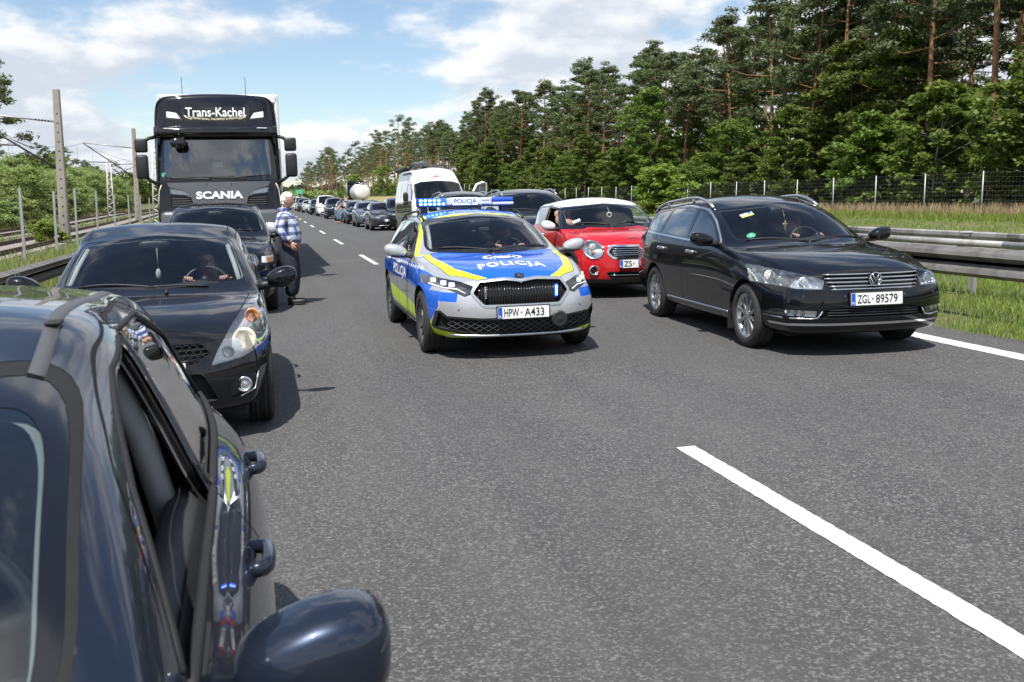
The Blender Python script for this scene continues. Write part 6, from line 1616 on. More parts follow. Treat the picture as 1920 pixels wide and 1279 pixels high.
# ---------------------------------------------------------------- dark blue-grey car in the foreground
def front_dark_car():
    root = empty('hatchback_car'); hw = .925
    P = dict(L=4.25, hw=hw, paint='paint_bluegrey', cv=dict(nz=.78, cowl=(1.06, .97), head=(2.00, 1.40), rz=1.465, rpk=2.55, rend=(3.75, 1.40), tail=[(3.95, 1.28), (4.12, 1.03), (4.25, .95)], belt=(.925, .985), rhw=.60, nose_hw=.76, lag=.24, drop=.065),
             ov=dict(xb=[(0, .60), (.5, .72), (1.06, .765), (1.7, .785), (3.1, .785), (3.75, .73), (4.25, .64)]), n=26, sh=dict(bowF=.32, frit2=.028), screen=[(0, 1.0), (.655, 1.03), (.585, 1.345), (0, 1.392)], sy=(.9, 2.35), frit=.014, screen_mat='clear_tint', frit_mat='rubber', scr=.10,
             dlo=[(1.58, .955), (1.98, 1.19), (2.36, 1.335), (2.75, 1.372), (3.25, 1.345), (3.62, 1.235), (3.80, 1.06), (3.70, 1.02), (2.6, .968)], dlo_mat='paint_bluegrey',
             wins=[[(1.70, .975), (2.0, 1.165), (2.37, 1.308), (2.60, 1.338), (2.62, .985)], [(2.72, .992), (2.70, 1.345), (3.20, 1.325), (3.56, 1.22), (3.60, 1.022)]], open=(0,), glass=('side_glass', 'side_glass'), seamw=.007,
             doors=[[(1.42, .33), (1.38, .90), (1.58, .945), (1.98, 1.215), (2.37, 1.358), (2.64, 1.390), (2.67, .9), (2.64, .33)], [(2.645, .33), (2.675, .9), (2.645, 1.390), (3.25, 1.37), (3.70, 1.22), (3.74, .99), (3.45, .76), (3.2, .55), (3.14, .33)]],
             hood=[(0, .12), (.45, .15), (.62, .40), (.70, .85), (.73, 1.28), (.4, 1.12), (0, 1.03)], arch=(.85, 3.45, .36, .315), wh=dict(xo=.855, r=.315, rim=.215, sp=10, mat='alloy'))
    B = base_car(root, P)
    hl = rp([(.46, .60), (.50, .70), (.85, .80), (.84, .68)], .03); lamp(B, hl, depth=.06, mat='reflector', root=root)
    gp = rp([(-.42, .62), (-.40, .70), (.40, .70), (.42, .62)], .03); t = B.newtag('hole', 'seam'); B.cut(gp, 'front', FRONT, t); B.bowl(t, 'grille_recess', 'under', .05, root, False, .02)
    for z in (.64, .68): front_bar(B, 'grille_bar', [(-.40, z), (.40, z)], .008, 'black_plastic', root, -.006, 6)
    for s in (1, -1):
        door_mirror(root, s*.828, 1.84, .918, s, 'paint_bluegrey', 1.0, 'black_plastic', (.122, .10, .093), .014, .64)
        for y in (2.36, 3.18): handle(root, B, y+.02, .868, s, 'paint_bluegrey', .165)
        # roof ditch moulding, window seals, door frame edge
        bm = bmesh.new(); ys = np.linspace(2.17, 3.78, 60); rows = []
        for y in ys:
            x = s*(.515-.05*(y-2.08)/1.8); z = B.tz(x, y); z2 = B.tz(x+s*.036, y); rows.append([bm.verts.new((x-s*.002, y, z-.004)), bm.verts.new((x, y, z+.0025)), bm.verts.new((x+s*.026, y, B.tz(x+s*.026, y)+.0025)), bm.verts.new((x+s*.028, y, z2-.004))])
        for a, b in zip(rows[:-1], rows[1:]):
            for q in range(3): bm.faces.new((a[q], a[q+1], b[q+1], b[q]) if s > 0 else (a[q+1], a[q], b[q], b[q+1]))
        from_bm('roof_moulding', bm, 'grey_plastic', root)
        bm = bmesh.new(); y = 2.42; box(bm, (s*.521, y, B.tz(s*.521, y)+.006), (.03, .05, .006), bev=.002); from_bm('moulding_flap', bm, 'rubber', root, smooth=False)
        side_bar(B, 'window_seal', [(1.68, .965), (2.66, .977)], .011, 'rubber', root, s, .001); side_bar(B, 'window_seal', [(2.68, .98), (3.68, 1.012)], .011, 'rubber', root, s, .001)
        side_bar(B, 'window_seal', [(1.70, .985), (2.0, 1.175), (2.37, 1.318), (2.61, 1.348)], .008, 'rubber', root, s, -.003); side_bar(B, 'window_seal', [(2.70, 1.355), (3.20, 1.335), (3.57, 1.23), (3.62, 1.03)], .008, 'rubber', root, s, -.003)
        side_bar(B, 'pillar_trim_strip', [(2.665, .985), (2.66, 1.345)], .026, 'gloss_black', root, s, -.021)
        # inner door card top
        bm = bmesh.new(); pts = [(s*(abs(B.sx(y, .95, s))-.085), y, .93) for y in np.linspace(1.6, 3.5, 16)]; tube(bm, pts, .048, 8); from_bm('door_card', bm, 'interior_mid', root)
        bm = bmesh.new(); tube(bm, [(s*.69, 2.66, .90), (s*.64, 2.66, 1.12), (s*.57, 2.66, 1.29)], .032, 8); from_bm('pillar_lining', bm, 'lining_light', root)
    plate(root, (0, B.fy(0, .50)-.016, .50), '', '', -.05); blade(root, B, (-.60, 1.32), (-.02, 1.10)); blade(root, B, (0, 1.10), (.60, 1.32))
    cabin(root, 1.06, 2.0, 1.0, 1.34, 2.40, .45, True, 3.15, (0, 1.95, 1.31))
    finish(B, root, dict(y0=1.15, y1=4.2, zs=1.03, z0=.5, top='lining_light'))
    sub_of(root, ('lamp_bowl',), 'headlight'); sub_of(root, ('moulding_flap',), 'roof_moulding'); sub_of(root, ('grille_bar',), 'grille_recess')
    return tag(root, 'blue-grey car in the near corner with its driver window open', 'car')
# ---------------------------------------------------------------- off-road cars
def suv(paint, label, rails='satin_metal', round_lamps=False, lv=2, plate_txt=('', ''), name='off_road_car'):
    root = empty(name); hw = .90
    P = dict(L=4.45, hw=hw, paint=paint, cv=dict(nz=.93, cowl=(1.08, 1.13), head=(1.80, 1.56), rz=1.645, rpk=2.5, rend=(4.0, 1.56), tail=[(4.2, 1.42), (4.36, 1.12), (4.45, 1.02)], belt=(1.08, 1.13), rhw=.655, ahw=.78, nose_hw=.78, lag=.22, midz=.70, tz=.76, hooddrop=.06),
             n=16, lv=lv, sh=dict(bowF=.24, pw=3.2), screen=[(0, 1.16), (.715, 1.185), (.635, 1.49), (0, 1.545)], sy=(.95, 2.1), frit=.03,
             dlo=[(1.46, 1.115), (1.80, 1.33), (2.06, 1.47), (2.6, 1.51), (3.6, 1.49), (4.02, 1.39), (4.12, 1.19), (2.6, 1.12)], wins=[[(1.56, 1.135), (1.82, 1.315), (2.08, 1.45), (2.46, 1.48), (2.50, 1.14)], [(2.57, 1.145), (2.55, 1.485), (3.35, 1.47), (3.40, 1.165)], [(3.47, 1.17), (3.45, 1.465), (3.92, 1.365), (4.0, 1.2)]], glass=('side_glass', 'privacy_glass', 'privacy_glass'),
             hood=[(0, .12), (.52, .14), (.68, .4), (.74, .85), (.76, 1.3), (.4, 1.14), (0, 1.05)], doors=[[(1.32, .40), (1.30, 1.05), (1.46, 1.10), (1.82, 1.35), (2.08, 1.495), (2.50, 1.52), (2.53, 1.0), (2.50, .40)], [(2.505, .40), (2.535, 1.0), (2.505, 1.52), (3.40, 1.51), (3.45, 1.1), (3.3, .75), (3.1, .5), (3.05, .40)]],
             arch=(.90, 3.53, .395, .35), wh=dict(xo=.885, r=.35, rim=.225, sp=7, mat='alloy'))
    B = base_car(root, P)
    if round_lamps:
        t = B.newtag('headlight', 'lens', 0, True)
        for s in (1, -1): B.cut(circ(s*.52, .795, .105, 24), 'front', FRONT, t)
        B.bowl(t, 'lamp_bowl', 'reflector', .06, root, True, .2); t = B.newtag('indicator', 'amber', 0, True); tw = B.newtag('side_lamp', 'lamp_white', 0, True)
        for s in (1, -1):
            B.cut(rp([(s*.67, .76), (s*.67, .85), (s*.84, .85), (s*.84, .76)], .01), 'front', FRONT, tw); B.cut(rp([(s*.73, .765), (s*.73, .82), (s*.83, .82), (s*.83, .765)], .01), 'front', FRONT, t)
            y = B.fy(s*.52, .795); bm = bmesh.new(); ellipsoid(bm, (s*.52, y+.045, .795), (.05, .015, .05), 12, 8); from_bm('bulb', bm, 'lamp_white', root)
        gp = [(-.36, .73), (-.36, .84), (.36, .84), (.36, .73)]
    else:
        lamp(B, rp([(.46, .74), (.46, .83), (.86, .87), (.85, .77)], .03), depth=.06, mat='reflector', root=root); gp = [(-.40, .66), (-.42, .84), (.42, .84), (.40, .66)]
    gp = rp(gp, .02); t = B.newtag('hole', 'seam'); tf = B.newtag('grille_frame', 'chrome', -.004); B.cut(offp(gp, .015), 'front', FRONT, tf); B.cut(gp, 'front', FRONT, t); B.bowl(t, 'grille_recess', 'under', .05, root, False, .02)
    for z in (.76, .80) if round_lamps else (.70, .74, .78): front_bar(B, 'grille_bar', [(-.36, z), (.36, z)], .009, 'chrome', root, -.006, 6)
    li = rp([(-.60, .36), (-.55, .48), (.55, .48), (.60, .36)], .03); t = B.newtag('lower_intake', 'black_plastic', .006); B.cut(li, 'front', FRONT, t)
    for s in (1, -1):
        door_mirror(root, s*.85, 1.46, 1.17, s, 'black_plastic' if round_lamps else paint, 1.0, 'black_plastic', (.12, .09, .09), .05, .75); handle(root, B, 2.15, 1.0, s, paint); handle(root, B, 3.0, 1.01, s, paint)
        if rails:
            bm = bmesh.new(); pts = []
            for k in range(13):
                t = k/12; y = 2.05+1.9*t; pts.append((s*.63, y, B.tz(s*.62, y)+.06*min(1, (4*t)**.7, (4*(1-t))**.7)))
            tube(bm, pts, .018, 8); from_bm('roof_rail', bm, rails, root)
    blade(root, B, (-.62, 1.32), (-.02, 1.13)); blade(root, B, (0, 1.13), (.62, 1.32)); plate(root, (0, B.fy(0, .56)-.016, .56), *plate_txt)
    cabin(root, 1.08, 1.80, 1.13, 1.34, 2.2, .58, True, 3.0, (0, 1.78, 1.46))
    finish(B, root, dict(y0=1.15, y1=4.4, zs=1.12, z0=.6, top='lining_light'))
    sub_of(root, ('lamp_bowl', 'bulb', 'side_lamp', 'indicator'), 'headlight'); sub_of(root, ('grille_bar', 'grille_recess'), 'grille_frame')
    return tag(root, label, 'car')
# ---------------------------------------------------------------- simple far cars
def far_car(kind, paint, label, lv=1):
    K = {'hatch': dict(L=4.25, hw=.88, H=1.44, nz=.78, cy=1.15, hy=1.95, belt=.96, nm='queue_car'), 'suv': dict(L=4.8, hw=.96, H=1.72, nz=.95, cy=1.15, hy=1.9, belt=1.12, nm='queue_car'), 'van': dict(L=5.0, hw=.95, H=1.95, nz=.95, cy=.85, hy=1.6, belt=1.15, nm='queue_van')}[kind]
    root = empty(K['nm']); L, hw, H, b = K['L'], K['hw'], K['H'], K['belt']
    P = dict(L=L, hw=hw, paint=paint, cv=dict(nz=K['nz'], cowl=(K['cy'], b+.03), head=(K['hy'], H-.08), rz=H, rpk=2.5, rend=(L-.5, H-.07), tail=[(L-.3, H-.2), (L-.12, b+.05), (L, b-.05)], belt=(b, b+.05), rhw=.655*hw/.88, nose_hw=.86*hw, lag=.22, ahw=.86*hw),
             n=10, lv=lv, full=True, screen=[(0, b+.06), (.775*hw, b+.085), (.675*hw, H-.155), (0, H-.095)], sy=(K['cy']-.15, K['hy']+.3), frit=.02,
             dlo=[(K['cy']+.45, b+.03), (K['hy']+.28, H-.14), (2.6, H-.12), (L-.75, H-.14), (L-.45, b+.12), (2.5, b+.045)], wins=[[(K['cy']+.55, b+.055), (K['hy']+.29, H-.17), (2.52, H-.15), (2.55, b+.06)], [(2.65, b+.065), (2.62, H-.15), (L-.8, H-.17), (L-.62, b+.11)]], glass=('side_glass', 'privacy_glass'),
             arch=(.9, .9+.60*L, .37, .32), wh=dict(xo=hw-.02, r=.325, rim=.22, sp=5, style='double', mat='alloy'))
    B = base_car(root, P); n = K['nz']
    lamp(B, rp([(.50*hw, n-.17), (.50*hw, n-.06), (.95*hw, n-.02), (.95*hw, n-.12)], .03), depth=.05, mat='reflector', root=root)
    gp = rp([(-.42*hw, n-.16), (-.44*hw, n-.04), (.44*hw, n-.04), (.42*hw, n-.16)], .02); t = B.newtag('grille', 'black_plastic', .01); B.cut(gp, 'front', FRONT, t); front_bar(B, 'grille_bar', [(-.40*hw, n-.10), (.40*hw, n-.10)], .01, 'chrome', root, -.003, 5)
    t = B.newtag('lower_intake', 'black_plastic', .008); B.cut(rp([(-.6*hw, .28), (-.62*hw, .44), (.62*hw, .44), (.6*hw, .28)], .03), 'front', FRONT, t)
    front_bar(B, 'bumper_strip', [(-.6*hw, .26), (.6*hw, .26)], .012, 'satin_metal', root, .003, 5)
    for s in (1, -1): door_mirror(root, s*hw*.95, K['cy']+.42, b+.09, s, paint if kind != 'van' else 'black_plastic', 1.0, 'black_plastic')
    bm = bmesh.new(); box(bm, (0, B.fy(0, n-.27)-.01, n-.27), (.52, .015, .115), bev=.003); o = from_bm('number_plate', bm, 'plate_white', root, smooth=False); bm = bmesh.new(); box(bm, (-.24, B.fy(0, n-.27)-.02, n-.27), (.04, .006, .11)); from_bm('country_band', bm, 'plate_blue', o, smooth=False)
    dash(root, K['cy']+.1, K['cy']+.6, b, 1.3); seats(root, K['hy']+.45, b-.42); bench(root, 3.2, b-.40, 1.25)
    finish(B, root, dict(y0=K['cy']+.05, y1=L-.1, zs=b, z0=.5, top='lining_light')); sub_of(root, ('lamp_bowl',), 'headlight'); sub_of(root, ('grille_bar',), 'grille')
    return tag(root, label, 'van' if kind == 'van' else 'car')
# ---------------------------------------------------------------- camper van
def camper():
    root = empty('camper_van'); hw = 1.02
    P = dict(L=5.99, hw=hw, paint='paint_white', cv=dict(nz=1.12, cowl=(.72, 1.33), head=(1.50, 2.06), rz=2.58, rpk=2.9, rend=(5.6, 2.52), tail=[(5.8, 2.3), (5.92, 1.5), (5.99, 1.2)], belt=(1.42, 1.42), rhw=.74, nose_hw=.88, ahw=.86, lag=.26, midz=.8, tz=.8, drop=.10),
             ov=dict(zc=[(0, 1.10), (.2, 1.18), (.5, 1.28), (.72, 1.34), (1.1, 1.70), (1.50, 2.06), (1.75, 2.28), (2.1, 2.50), (2.6, 2.57), (5.6, 2.54), (5.8, 2.4), (5.92, 1.5), (5.99, 1.2)], ze=[(0, 1.05), (.6, 1.26), (.9, 1.33), (1.25, 1.62), (1.72, 2.03), (2.0, 2.24), (2.4, 2.40), (3, 2.45), (5.6, 2.42), (5.8, 2.2), (5.99, 1.1)], xr=[(0, .62), (.6, .82), (.95, .885), (1.4, .86), (1.8, .80), (2.4, .76), (5.6, .76), (5.99, .7)], xb=[(0, .80), (.6, .93), (1.2, .97), (5.5, .97), (5.99, .9)]),
             n=20, lv=2, sh=dict(bowF=.30, pw=3.0), screen=[(0, 1.42), (.80, 1.46), (.755, 1.95), (.55, 2.02), (0, 2.055)], sy=(.6, 1.85), frit=.035,
             dlo=[(1.05, 1.40), (1.45, 1.78), (1.75, 1.98), (2.55, 2.0), (2.58, 1.42)], wins=[[(1.17, 1.43), (1.48, 1.75), (1.78, 1.94), (2.45, 1.96), (2.48, 1.45)], ], glass=('side_glass',), open=(),
             doors=[[(.98, .45), (.98, 1.35), (1.45, 1.83), (1.72, 2.04), (2.60, 2.06), (2.62, 1.2), (2.60, .45)]], arch=(.95, 4.98, .41, .36), wh=dict(xo=.98, r=.355, rim=.22, sp=8, mat='alloy'), xin=.6)
    B = base_car(root, P)
    tw = B.newtag('window_9', 'privacy_glass', .004, True); B.cut(rp([(2.9, 1.48), (2.9, 1.98), (4.0, 1.98), (4.0, 1.48)], .05), 'side', SIDE, tw)
    recolor(B, [(.9, .2), (6.1, .2), (6.1, 1.36), (2.6, 1.36), (.95, 1.30)], 'side', SIDE, 'paint_graphite', ('paint_white',))
    lamp(B, rp([(.55, .98), (.60, 1.12), (.86, 1.22), (.92, 1.05)], .03), depth=.06, mat='reflector', root=root)
    t = B.newtag('grille', 'black_plastic', .01); B.cut(rp([(-.5, .62), (-.52, .84), (.52, .84), (.5, .62)], .03), 'front', FRONT, t)
    for s in (1, -1):
        bm = bmesh.new(); ellipsoid(bm, (s*1.16, 1.0, 1.55), (.09, .06, .16), 16, 12, .6); ellipsoid(bm, (s*1.16, 1.0, 1.36), (.085, .06, .07), 16, 10, .6); tube(bm, [(s*.98, 1.02, 1.36), (s*1.1, 1.0, 1.38)], .04, 8); from_bm('door_mirror', bm, 'black_plastic', root)
    def onf(u, v, x0, z0):
        x, z = x0+u, z0+v; p, n = B.hit((x, -2, z), (0, 1, 0)); return Vector((x, p.y-.006, z)) if p else Vector((x, 1.6, z))
    text('roof_lettering', 'malibu', .52, .085, lambda u, v: onf(u, v, 0, 2.215), 'red_print', root, .01, 1.1); patch('roof_logo', [(-.13, -.06), (-.02, .0), (.04, -.01), (.14, .07), (.05, .03), (-.04, .035)], lambda u, v: onf(u, v, 0.02, 2.23)+Vector((0, -.004, .004)), 'red_print', root)
    bm = bmesh.new(); tube(bm, [(.02, 1.70, 2.22), (.02, 1.62, 2.42)], .004, 5); from_bm('aerial', bm, 'black_plastic', root)
    # awning case, roof hatch, rack, open far door
    bm = bmesh.new(); tube(bm, [(-.86, 2.2, 2.52), (-.86, 5.3, 2.52)], .085, 14); from_bm('awning', bm, 'black_plastic', root)
    bm = bmesh.new(); box(bm, (-.38, 2.75, 2.66), (.55, .75, .20), bev=.07, seg=3); from_bm('roof_hatch', bm, 'grey_plastic', root)
    bm = bmesh.new()
    for s in (-1, 1): tube(bm, [(.05+s*.46, 2.35, 2.63), (.05+s*.46, 4.5, 2.63)], .02, 6)
    for y in (2.35, 3.0, 4.4): tube(bm, [(-.41, y, 2.63), (.51, y, 2.63)], .02, 6)
    for y in (2.35, 4.4): tube(bm, [(-.41, y, 2.63), (-.41, y, 2.52)], .02, 6); tube(bm, [(.51, y, 2.63), (.51, y, 2.52)], .02, 6)
    from_bm('roof_rack', bm, 'grey_plastic', root)
    bm = bmesh.new(); pts = [(1.02, 1.05, .6), (1.05, 1.02, 1.35), (1.16, 1.02, 1.70), (1.28, 1.06, 1.92), (1.50, 1.12, 2.0), (1.62, 1.15, 1.97), (1.62, 1.15, 1.40), (1.62, 1.15, .6)]; tube(bm, pts, .045, 8); box(bm, (1.32, 1.09, .95), (.58, .06, .82), rz=.17); d = from_bm('open_door', bm, 'paint_white', root)
    bm = bmesh.new(); f = bm.faces.new([bm.verts.new(p) for p in ((1.08, 1.02, 1.36), (1.60, 1.15, 1.40), (1.60, 1.15, 1.95), (1.50, 1.12, 1.97), (1.29, 1.06, 1.89), (1.17, 1.02, 1.68))]); from_bm('door_window', bm, 'side_glass', d, smooth=False)
    dash(root, .95, 1.6, 1.36, 1.6); seats(root, 1.95, .95, (-.48, .48)); blade(root, B, (-.7, .98), (0, .80)); blade(root, B, (.0, .80), (.7, .98))
    finish(B, root, dict(y0=.85, y1=5.9, zs=1.4, z0=.8, top='lining_light')); sub_of(root, ('lamp_bowl',), 'headlight')
    return tag(root, 'white high roof camper van with black awning behind the police beacon bar', 'van')
# ================================================================== TRUCK
def truck():
    root = empty('truck'); hw = 1.23
    cvs = dict(zc=[(0, 3.80), (.3, 3.84), (1.2, 3.88), (2.3, 3.86)], ze=[(0, 3.74), (.3, 3.78), (2.3, 3.80)], xr=[(0, .95), (.3, 1.02), (2.3, 1.04)], xb=[(0, 1.08), (.4, 1.15), (2.3, 1.16)], zb=[(0, 3.66), (.4, 3.66), (2.3, 3.66)], xs=[(0, 1.13), (.3, 1.20), (2.3, 1.22)], zs=[(0, 3.50), (2.3, 3.50)], xm=[(0, 1.19), (.3, 1.235), (2.3, 1.24)], zm=[(0, 2.50), (2.3, 2.5)], xl=[(0, 1.22), (.3, 1.25), (2.3, 1.25)], zl=[(0, 1.55), (2.3, 1.5)], xk=[(0, 1.20), (.3, 1.24), (2.3, 1.24)], zk=[(0, .45), (2.3, .6)])
    S = dict(paint='paint_truck', xw=1.22, bowF=.16, bowR=.05, lenF=.5, lenR=.3, pw=4.0, prF=[.30, .10, 0, 0, .06], topF=.34, prR=[0]*5, curves=cvs, Y=[0, .06, .16, .3, .5, .8, 1.2, 1.6, 2.0, 2.2, 2.3]); B = Body(S, 2)
    FR = lambda c, n: n.y < -.15
    t1 = B.newtag('screen_surround', 'gloss_black', .001); t2 = B.newtag('windscreen', 'truck_glass', .004)
    B.cut(rp([(-1.17, 2.10), (1.17, 2.10), (1.14, 2.98), (-1.14, 2.98)], .08), 'front', FR, t1); B.cut(rp([(-1.05, 2.17), (1.05, 2.17), (1.03, 2.93), (-1.03, 2.93)], .10), 'front', FR, t2)
    gp = rp([(-1.02, 2.06), (1.02, 2.06), (.97, 1.97), (.70, 1.90), (.52, 1.62), (.44, 1.55), (-.44, 1.55), (-.52, 1.62), (-.70, 1.90), (-.97, 1.97)], .03)
    tg = B.newtag('grille_panel', 'paint_greygrille', -.015); B.cut(gp, 'front', FR, tg)
    for s in (1, -1):
        q = lambda P: P if s == 1 else mirx(P)
        tl = B.newtag('headlight', 'lens', 0, True); p = rp(q([(.56, 1.80), (.72, 1.90), (.98, 1.95), (.96, 1.84)]), .015); B.cut(p, 'front', FR, tl); B.bowl(tl, 'lamp_bowl', 'lamp_white', .05, root, False, .1)
        tm = B.newtag('side_grille', 'black_plastic', .02, True); B.cut(rp(q([(.56, 1.77), (.95, 1.81), (.96, 1.56), (.50, 1.56)]), .02), 'front', FR, tm)
        td = B.newtag('roof_lamp_recess', 'black_plastic', .01, True); B.cut(rp(q([(.62, 3.30), (.98, 3.34), (.98, 3.52), (.74, 3.48)]), .03), 'front', FR, td)
        tl = B.newtag('roof_lamp', 'lamp_white', 0, True); B.cut(rp(q([(.68, 3.335), (.95, 3.365), (.95, 3.49), (.76, 3.455)]), .02), 'front', FR, tl)
        tw = B.newtag('window', 'side_glass', .004, True); B.cut(rp([(.35, 2.15), (.35, 2.75), (1.25, 2.85), (1.25, 2.05), (.8, 2.05)], .06), 'side', lambda c, n, s=s: n.x*s > .4, tw)
        for z in (1.60, 1.645, 1.69, 1.735): front_bar(B, 'grille_slat', [(s*.55, z), (s*.94, z)], .006, 'grey_plastic', root, -.012, 5)
        # cream pinstripe on the corner, corner deflector
        bm = bmesh.new(); pts = [(s*1.14, 2.02), (s*1.19, 1.90), (s*1.215, 1.70), (s*1.22, 1.56)]; tube(bm, [(x*.985, B.fy(x*.985, z)-.012, z) for x, z in pts], .012, 6); from_bm('pinstripe', bm, 'cream_print', root)
        # mirrors on arms
        bm = bmesh.new(); tube(bm, [(s*1.16, .22, 2.98), (s*1.30, .10, 2.94), (s*1.42, .08, 2.86)], .035, 8); tube(bm, [(s*1.42, .10, 2.2), (s*1.30, .12, 2.10), (s*1.16, .2, 2.02)], .035, 8); arm = from_bm('mirror_arm', bm, 'black_plastic', root)
        bm = bmesh.new(); box(bm, (s*1.45, .10, 2.80), (.24, .16, .27), bev=.04, seg=2); from_bm('mirror', bm, 'black_plastic', root); bm = bmesh.new(); box(bm, (s*1.455, .10, 2.38), (.235, .16, .48), bev=.05, seg=2); from_bm('mirror', bm, 'black_plastic', root)
        bm = bmesh.new(); tube(bm, [(s*.62, .35, 3.80), (s*.62, .42, 4.18)], .006, 5); from_bm('aerial', bm, 'black_plastic', root)
    # sun visor with pale inserts
    bm = bmesh.new(); rows = []
    for k in range(13):
        x = -1.20+2.40*k/12; y0 = .10+.14*(abs(x)/1.2)**4; rows.append([bm.verts.new((x, y0+a, z)) for a, z in ((.12, 3.20), (-.06, 3.17), (-.12, 3.08), (-.10, 2.98), (-.04, 2.97), (.10, 3.02))])
    for a, b in zip(rows[:-1], rows[1:]):
        for q in range(6): bm.faces.new((a[q], a[(q+1) % 6], b[(q+1) % 6], b[q]))
    bm.faces.new(rows[0]); bm.faces.new(rows[-1][::-1]); v = from_bm('sun_visor', bm, 'gloss_black', root, recalc=True)
    for s in (1, -1):
        bm = bmesh.new(); box(bm, (s*.90, .03, 3.13), (.20, .02, .018), rz=s*.15, bev=.003); from_bm('marker_lamp', bm, 'lamp_white', v, smooth=False)
    # sign panel and lettering
    tp = lambda u, v, x0, z0, d=.008: Vector((x0+u, B.fy(x0+u, z0+v)-d, z0+v))
    patch('sign_panel', rp([(-.60, 3.27), (.60, 3.27), (.68, 3.42), (.66, 3.58), (-.66, 3.58), (-.68, 3.42)], .05), lambda u, v: tp(u, v, 0, 0, .004), 'gloss_black', root, 3)
    text('lettering', 'Trans-Kachel', 1.16, .185, lambda u, v: tp(u, v+.012, 0, 3.455, .016), 'white_print', root, .012); text('lettering', 'INTERNATIONAL TRANSPORT & SPEDITION', 1.0, .042, lambda u, v: tp(u, v+.05*(u/.6)**2, 0, 3.325, .016), 'cream_print', root, .012)
    for s in (1, -1): patch('lettering', [(s*.62, .05), (s*.58, .0), (s*.50, -.035), (s*.44, -.04), (s*.52, -.015), (s*.58, .04)], lambda u, v: tp(u, v, 0, 3.36, .016), 'cream_print', root)
    text('maker_lettering', 'SCANIA', .92, .155, lambda u, v: tp(u, v, 0, 1.80, .030), 'white_print', root, .05, 1.02)
    front_bar(B, 'grille_seam', [(0, 1.56), (0, 1.66)], .006, 'seam', root, .016, 5)
    for x in (-.24, .24): front_bar(B, 'grille_seam', [(x, 1.99), (x, 2.04)], .008, 'seam', root, .016, 5)
    # front mirror, wipers, roof bar
    bm = bmesh.new(); ellipsoid(bm, (-.74, -.06, 2.84), (.15, .10, .10), 16, 10, .7); tube(bm, [(-.62, -.0, 2.95), (-.70, -.03, 2.88)], .03, 6); from_bm('kerb_mirror', bm, 'gloss_black', root)
    for p_, q_ in (((-.95, 2.16), (-.15, 2.12)), ((-.2, 2.16), (.55, 2.12)), ((.3, 2.15), (1.0, 2.20))): front_bar(B, 'wiper', [p_, q_], .014, 'black_plastic', root, .012, 5)
    # lower bumper
    bm = bmesh.new(); box(bm, (0, .12, 1.02), (2.34, .30, .95), bev=.10, seg=3); bp = from_bm('bumper', bm, 'paint_greygrille', root); bm = bmesh.new(); box(bm, (0, -.035, 1.36), (1.4, .03, .14), bev=.01); from_bm('lower_grille', bm, 'black_plastic', bp, smooth=False)
    for s in (1, -1):
        bm = bmesh.new(); ellipsoid(bm, (s*.95, -.03, 1.12), (.16, .05, .10), 14, 8, .6); from_bm('fog_light', bm, 'lamp_white', bp); bm = bmesh.new(); ellipsoid(bm, (s*.72, -.045, 1.38), (.05, .02, .05), 12, 8); from_bm('badge', bm, 'red_print', bp)
    plate(root, (0, -.05, .82), '', '')
    dash(root, .35, .9, 2.12, 2.1, 'interior_mid'); seats(root, 1.35, 1.65, (-.62, .62), .55); steering(root, .62, 1.05, 2.08, .22, .9)
    patch('screen_card', [(-.10, -.055), (.10, -.055), (.10, .055), (-.10, .055)], lambda u, v: Vector((-.02+u, .42, 2.42+v)), 'white_print', root); patch('emission_badge', circ(0, 0, .05, 18), lambda u, v: Vector((-1.06+u, B.fy(-1.06, 2.24)-.004, 2.22+v)), 'green_print', root)
    bm = bmesh.new(); box(bm, (0, 2.15, 2.7), (2.2, .04, 2.0)); from_bm('cabin_back', bm, 'interior_mid', root, smooth=False)
    # semitrailer
    bm = bmesh.new(); box(bm, (0, 9.4, 2.52), (2.56, 13.4, 2.84)); tr = from_bm('trailer', bm, 'curtain_side', root, smooth=False)
    bm = bmesh.new(); box(bm, (0, 2.68, 3.95), (2.62, .10, .20), bev=.03)
    for s in (1, -1): box(bm, (s*1.265, 2.68, 2.6), (.09, .10, 2.8), bev=.02); box(bm, (s*1.275, 9.4, 3.96), (.06, 13.4, .14), bev=.02)
    from_bm('trailer_frame', bm, 'paint_white', tr, smooth=False)
    bm = bmesh.new(); box(bm, (0, 8.8, .95), (.9, 14.0, .25)); from_bm('chassis', bm, 'under', root, smooth=False)
    wheel_set(root, [(s*1.22, y, s) for s in (1, -1) for y in (1.45, 5.1, 12.0, 13.3, 14.6)], .50, .30, .29, 'single', 10, 'alloy_dark')
    B.emit(root, dict(y0=.2, y1=2.28, zs=2.1, z0=1.2, top='interior_mid')); sub_of(root, ('lamp_bowl',), 'headlight'); sub_of(root, ('roof_lamp',), 'roof_lamp_recess'); sub_of(root, ('grille_slat',), 'side_grille'); sub_of(root, ('maker_lettering', 'grille_seam'), 'grille_panel')
    return tag(root, 'black truck with grey grille and lettered roof sign behind the queued cars', 'truck')
